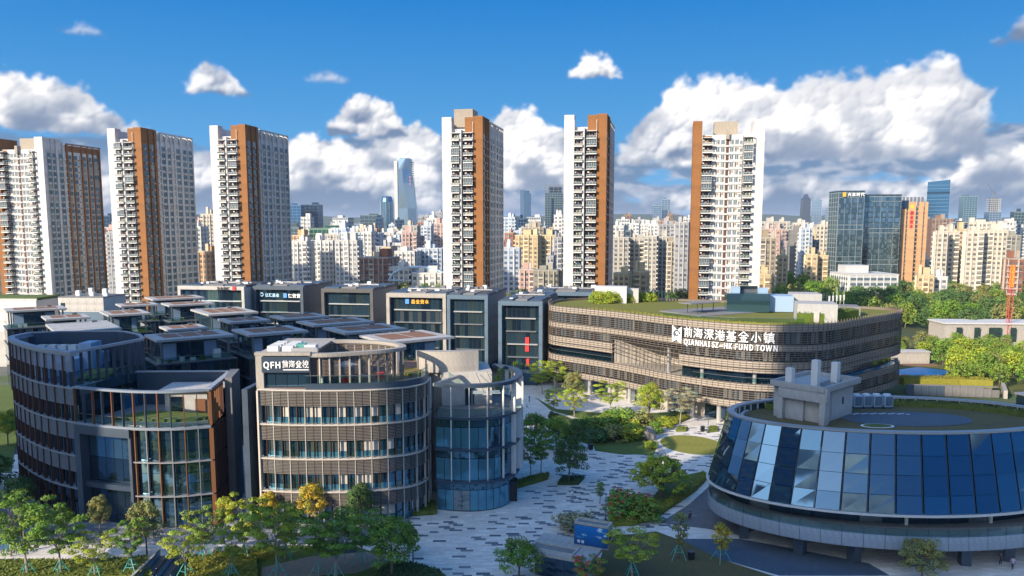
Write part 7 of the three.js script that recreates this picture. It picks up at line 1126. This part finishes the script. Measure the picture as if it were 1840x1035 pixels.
// ---------- kiosk with the blue billboard ----------
{
  const t = thing('billboard_kiosk', 'flat-roofed grey kiosk with a blue sky billboard box on top', 'kiosk', 7.6, 0, -108.6, -25 * D2R);
  bx(t, 'wall', mat.darkMetal, 0, 0, 0, 7.4, 3.2, 5.2); for (let i = 0; i < 5; i++) bx(t, 'glass_panel', mat.glassDark, -2.9 + i * 1.45, 0.1, 2.63, 1.38, 2.9, 0.06); bx(t, 'roof', mat.concrete, 0, 3.2, 0, 9.6, 0.5, 7.0); bx(t, 'roof_well', mat.roofGrey, -1.2, 3.7, 1.6, 6.0, 0.03, 1.8); for (const [x, z, w, d] of [[-1.2, 2.7, 6.6, 0.3], [-1.2, 0.5, 6.6, 0.3], [-4.35, 1.6, 0.3, 1.9], [1.95, 1.6, 0.3, 1.9]]) bx(t, 'kerb', mat.stonePale, x, 3.7, z, w, 0.22, d);
  for (let i = 0; i < 6; i++) for (let j = 0; j < 2; j++) bx(t, 'roof_slab', mat.concrete, -4.0 + i * 1.1, 3.7, -0.35 - j * 1.15, 1.06, 0.05, 1.1);
  bx(t, 'box', mat.stonePale, 3.2, 3.7, -2.2, 5.0, 3.1, 2.0); bx(t, 'box_well', mat.roofGrey, 3.2, 6.8, -2.2, 4.2, 0.04, 1.2); for (const [x, z, w, d] of [[3.2, -1.3, 5.0, 0.25], [3.2, -3.1, 5.0, 0.25], [0.8, -2.2, 0.25, 1.6], [5.6, -2.2, 0.25, 1.6]]) bx(t, 'box_rim', mat.stonePale, x, 6.8, z, w, 0.25, d); bx(t, 'side_window', mat.glassDark, 5.72, 4.9, -2.0, 0.06, 0.9, 0.8);
  const bt = tex(256, 128, (x, y) => { const n = fbm(x / 40, y / 22, 4), v = y / 128, c = sstep(0.52, 0.72, n) * sstep(0.25, 0.6, v); return [mix(mix(0.05, 0.12, v), 0.85, c), mix(mix(0.32, 0.50, v), 0.9, c), mix(mix(0.55, 0.82, v), 0.95, c)]; }); bt.repeat.set(1, 1);
  const pg = new THREE.PlaneGeometry(4.8, 2.8); const bm = mesh('billboard', pg, M(0.9, 0.9, 0.9, 0.35, { map: bt }), t); bm.position.set(3.2, 5.25, -1.16); bx(t, 'billboard_back', mat.darkMetal, 3.2, 3.82, -1.185, 4.95, 2.9, 0.04); [...'前海'].forEach((c, i) => charMesh(t, c, mat.letter, 0.42, 0.14, 0.03).position.set(1.2 + i * 0.6, 4.1, -1.15));
}
// ---------- escalator down into the garden ----------
{
  const t = thing('escalator', 'pair of blue-sided escalators sinking into the front garden', 'escalator', -49.2, 0, -109.5, 0.1); bx(t, 'pit', mat.black, 0, 0.03, 0, 4.6, 0.06, 9); for (const x of [-2.1, -0.25, 0.25, 2.1]) { const b = new MB().tint([0.10, 0.22, 0.40]); b.box(0, 0.1, 0, 0.1, 0.9, 8.6); const m = b.build('balustrade', mat.vcGloss, t); m.position.x = x; bx(t, 'handrail', mat.black, x, 1.0, 0, 0.16, 0.1, 8.8); } for (const x of [-1.2, 1.2]) for (let i = 0; i < 14; i++) bx(t, 'step', mat.midMetal, x, 0.09 + 0.02 * (i % 2), -4 + i * 0.6, 1.5, 0.08, 0.5);
  const w = bx(scene, numbered('pit_wall'), mat.concrete, -52.0, 0, -109.6, 0.35, 0.8, 9.2); tag(w, 'low concrete kerb wall beside the escalator pit', 'wall');
}
// ---------- lamps, bins, boards, boulder ----------
function lamp(label, x, z, h) { const t = thing('street_lamp', label, 'street lamp', x, 0, z, 0, 'plaza lamps'); new MB().tube([0, 0, 0], [0, h, 0], 0.11, 0.07, 8).build('pole', mat.tileBlue, t); bx(t, 'base', mat.darkMetal, 0, 0, 0, 0.4, 0.25, 0.4); bx(t, 'arm', mat.tileBlue, -0.35, h - 0.1, 0, 1.0, 0.1, 0.14); const m = mesh('lamp_head', new THREE.CylinderGeometry(0.3, 0.22, 0.3, 10), mat.tileBlue, t); m.position.set(-0.75, h - 0.2, 0); return t; }
lamp('blue-grey lamp post on the plaza left of the blossoming shrub', 15.5, -128.7, 4.6); lamp('blue-grey lamp post at the front garden\'s right tip', -14, -109.6, 4.4); lamp('slim lamp post by the shop fronts', 46.2, -185.9, 4.2); lamp('lamp post beside the black sign at the dark lawn', 16.7, -172.4, 4.4);
for (const [x, z, l] of [[17.2, -171.5, 'black board at the left tip of the dark lawn'], [26.1, -112.7, 'black litter bin on the dry lawn'], [45.3, -187.5, 'brown bin by the shop fronts']]) { const t = thing('litter_bin', l, 'bin', x, 0, z, 0.3); bx(t, 'body', mat.black, 0, 0.08, 0, 0.8, 1.1, 0.6); bx(t, 'lid', mat.darkMetal, 0, 1.18, 0, 0.9, 0.12, 0.7); bx(t, 'foot', mat.midMetal, 0, 0, 0, 0.6, 0.08, 0.4); }
{ const t = thing('notice_board', 'dark square notice board on posts in the front garden', 'notice board', ...[-23.6, -113.1].flatMap((v, i) => (i ? [0, v] : [v])), 0.2); bx(t, 'panel', mat.tileBlue, 0, 0.9, 0, 1.8, 1.5, 0.1); for (const k of [-1, 1]) bx(t, 'post', mat.midMetal, k * 0.8, 0, -0.1, 0.1, 2.3, 0.1); }
{ // boulder
  const g = new THREE.IcosahedronGeometry(1, 4), P = g.attributes.position; for (let i = 0; i < P.count; i++) { const x = P.getX(i), y = P.getY(i), z = P.getZ(i), n = 0.75 + 0.5 * fbm(x * 1.7 + 9, y * 1.7 + z * 1.3, 4); P.setXYZ(i, x * n * 1.5, y * n * 2.1, z * n * 1.3); } g.computeVertexNormals(); const m = mesh(numbered('boulder'), g, G_(0.36, 0.33, 0.29, 0.95), scene); m.position.set(31.3, 1.2, -179.9); tag(m, 'tall grey boulder standing beside the round lawn', 'boulder');
}
// ---------- people on the plaza ----------
function personGeo(o) {   // one continuous figure, 1.7 m tall
  const J = o.pose === 'sit' ? { hip: [0, 0.5, 0], chest: [0, 1.0, -0.05], head: [0, 1.32, 0.02], kL: [-0.12, 0.5, 0.42], fL: [-0.12, 0.06, 0.5], kR: [0.12, 0.5, 0.42], fR: [0.12, 0.06, 0.5], eL: [-0.28, 0.8, 0.1], hL: [-0.14, 0.6, 0.34], eR: [0.28, 0.8, 0.1], hR: [0.14, 0.6, 0.34] }
    : { hip: [0, 0.92, 0], chest: [0, 1.34, 0.02], head: [0, 1.60, 0.05], kL: [-0.1, 0.5, 0.16], fL: [-0.1, 0.06, 0.10], kR: [0.1, 0.5, -0.02], fR: [0.1, 0.08, -0.32], eL: [-0.25, 1.12, -0.1], hL: [-0.26, 0.88, 0.04], eR: [0.25, 1.12, 0.12], hR: [0.24, 0.9, 0.28] };
  const bones = [[J.hip, J.chest, 0.155, 0.17, 1], [J.chest, J.head, 0.07, 0.06, 0], [J.head, [J.head[0], J.head[1] + 0.08, J.head[2]], 0.10, 0.095, 0], [J.hip, J.kL, 0.10, 0.075, 2], [J.kL, J.fL, 0.07, 0.045, 2], [J.fL, [J.fL[0], 0.05, J.fL[2] + 0.16], 0.05, 0.045, 3], [J.hip, J.kR, 0.10, 0.075, 2], [J.kR, J.fR, 0.07, 0.045, 2], [J.fR, [J.fR[0], 0.05, J.fR[2] + 0.16], 0.05, 0.045, 3], [[-0.18, J.chest[1] + 0.05, J.chest[2]], J.eL, 0.055, 0.045, 1], [J.eL, J.hL, 0.042, 0.035, 0], [[0.18, J.chest[1] + 0.05, J.chest[2]], J.eR, 0.055, 0.045, 1], [J.eR, J.hR, 0.042, 0.035, 0], [[-0.17, J.chest[1] + 0.05, 0], [0.17, J.chest[1] + 0.05, 0], 0.08, 0.08, 1]];
  const dist = (p, k) => { const [a, b, r0, r1] = k, d = [b[0] - a[0], b[1] - a[1], b[2] - a[2]], l = d[0] * d[0] + d[1] * d[1] + d[2] * d[2], t = clamp(((p[0] - a[0]) * d[0] + (p[1] - a[1]) * d[1] + (p[2] - a[2]) * d[2]) / l); return Math.hypot(p[0] - a[0] - d[0] * t, p[1] - a[1] - d[1] * t, p[2] - a[2] - d[2] * t) - mix(r0, r1, t); };
  const N = 64, mc = new MarchingCubes(N, M(1, 1, 1), false, false, 60000), S = 0.95; mc.isolation = 0; const K = (i) => (i - N / 2) / (N / 2) * S;
  for (let z = 0; z < N; z++) for (let y = 0; y < N; y++) for (let x = 0; x < N; x++) { const p = [K(x), K(y) + 0.86, K(z)]; let s = 0; for (const b of bones) s += Math.exp(-32 * dist(p, b)); mc.field[x + y * N + z * N * N] = Math.log(s) / 32; }
  mc.update(); const n = mc.count, pos = [], col = [], pal = [[0.45, 0.28, 0.2], o.top, o.legs, [0.05, 0.05, 0.05]];
  for (let i = 0; i < n; i++) { const p = [mc.positionArray[i * 3] * S, mc.positionArray[i * 3 + 1] * S + 0.86, mc.positionArray[i * 3 + 2] * S]; let bk = bones[0], bd = 9; for (const b of bones) { const d = dist(p, b); if (d < bd) { bd = d; bk = b; } } let c = pal[bk[4]]; if (p[1] > J.head[1] + 0.05 || (p[1] > J.head[1] - 0.04 && p[2] < J.head[2] - 0.02 && bk[4] === 0 && p[1] > J.chest[1] + 0.2)) c = [0.02, 0.016, 0.014]; pos.push(...p); col.push(...c); }
  const g = new THREE.BufferGeometry(); g.setAttribute('position', new THREE.Float32BufferAttribute(pos, 3)); g.setAttribute('color', new THREE.Float32BufferAttribute(col, 3)); g.computeVertexNormals(); return g;
}
for (const [x, z, turn, pose, top, legs, l] of [
  [10.7, -139.1, 2.4, 'walk', [0.6, 0.6, 0.65], [0.35, 0.35, 0.45], 'person in a pale shirt walking alone across the open plaza'], [41.9, -161.4, 0.5, 'walk', [0.75, 0.7, 0.68], [0.12, 0.1, 0.1], 'person in white top with dark trousers near the round lawn'], [36.4, -142.5, 1.2, 'walk', [0.7, 0.66, 0.5], [0.4, 0.38, 0.3], 'person in cream clothes beside the oval building'], [29.5, -128.9, 3.6, 'sit', [0.05, 0.045, 0.05], [0.03, 0.03, 0.035], 'person in black sitting on the grey path'], [71, -109.6, 2.9, 'walk', [0.55, 0.35, 0.5], [0.04, 0.04, 0.06], 'person in pink top walking under the oval building'], [70.2, -111.1, -0.6, 'walk', [0.06, 0.06, 0.09], [0.04, 0.04, 0.05], 'person in dark clothes under the oval building'], [4.8, -220.3, 0.9, 'walk', [0.15, 0.3, 0.55], [0.06, 0.06, 0.08], 'person in blue walking on the garden path'],
]) { const m = mesh(numbered('person'), personGeo({ pose, top, legs }), mat.vc, scene); m.position.set(x, pose === 'sit' ? 0.005 : 0, z); m.rotation.y = turn; tag(m, l, 'person'); }

renderer.render(scene, camera);
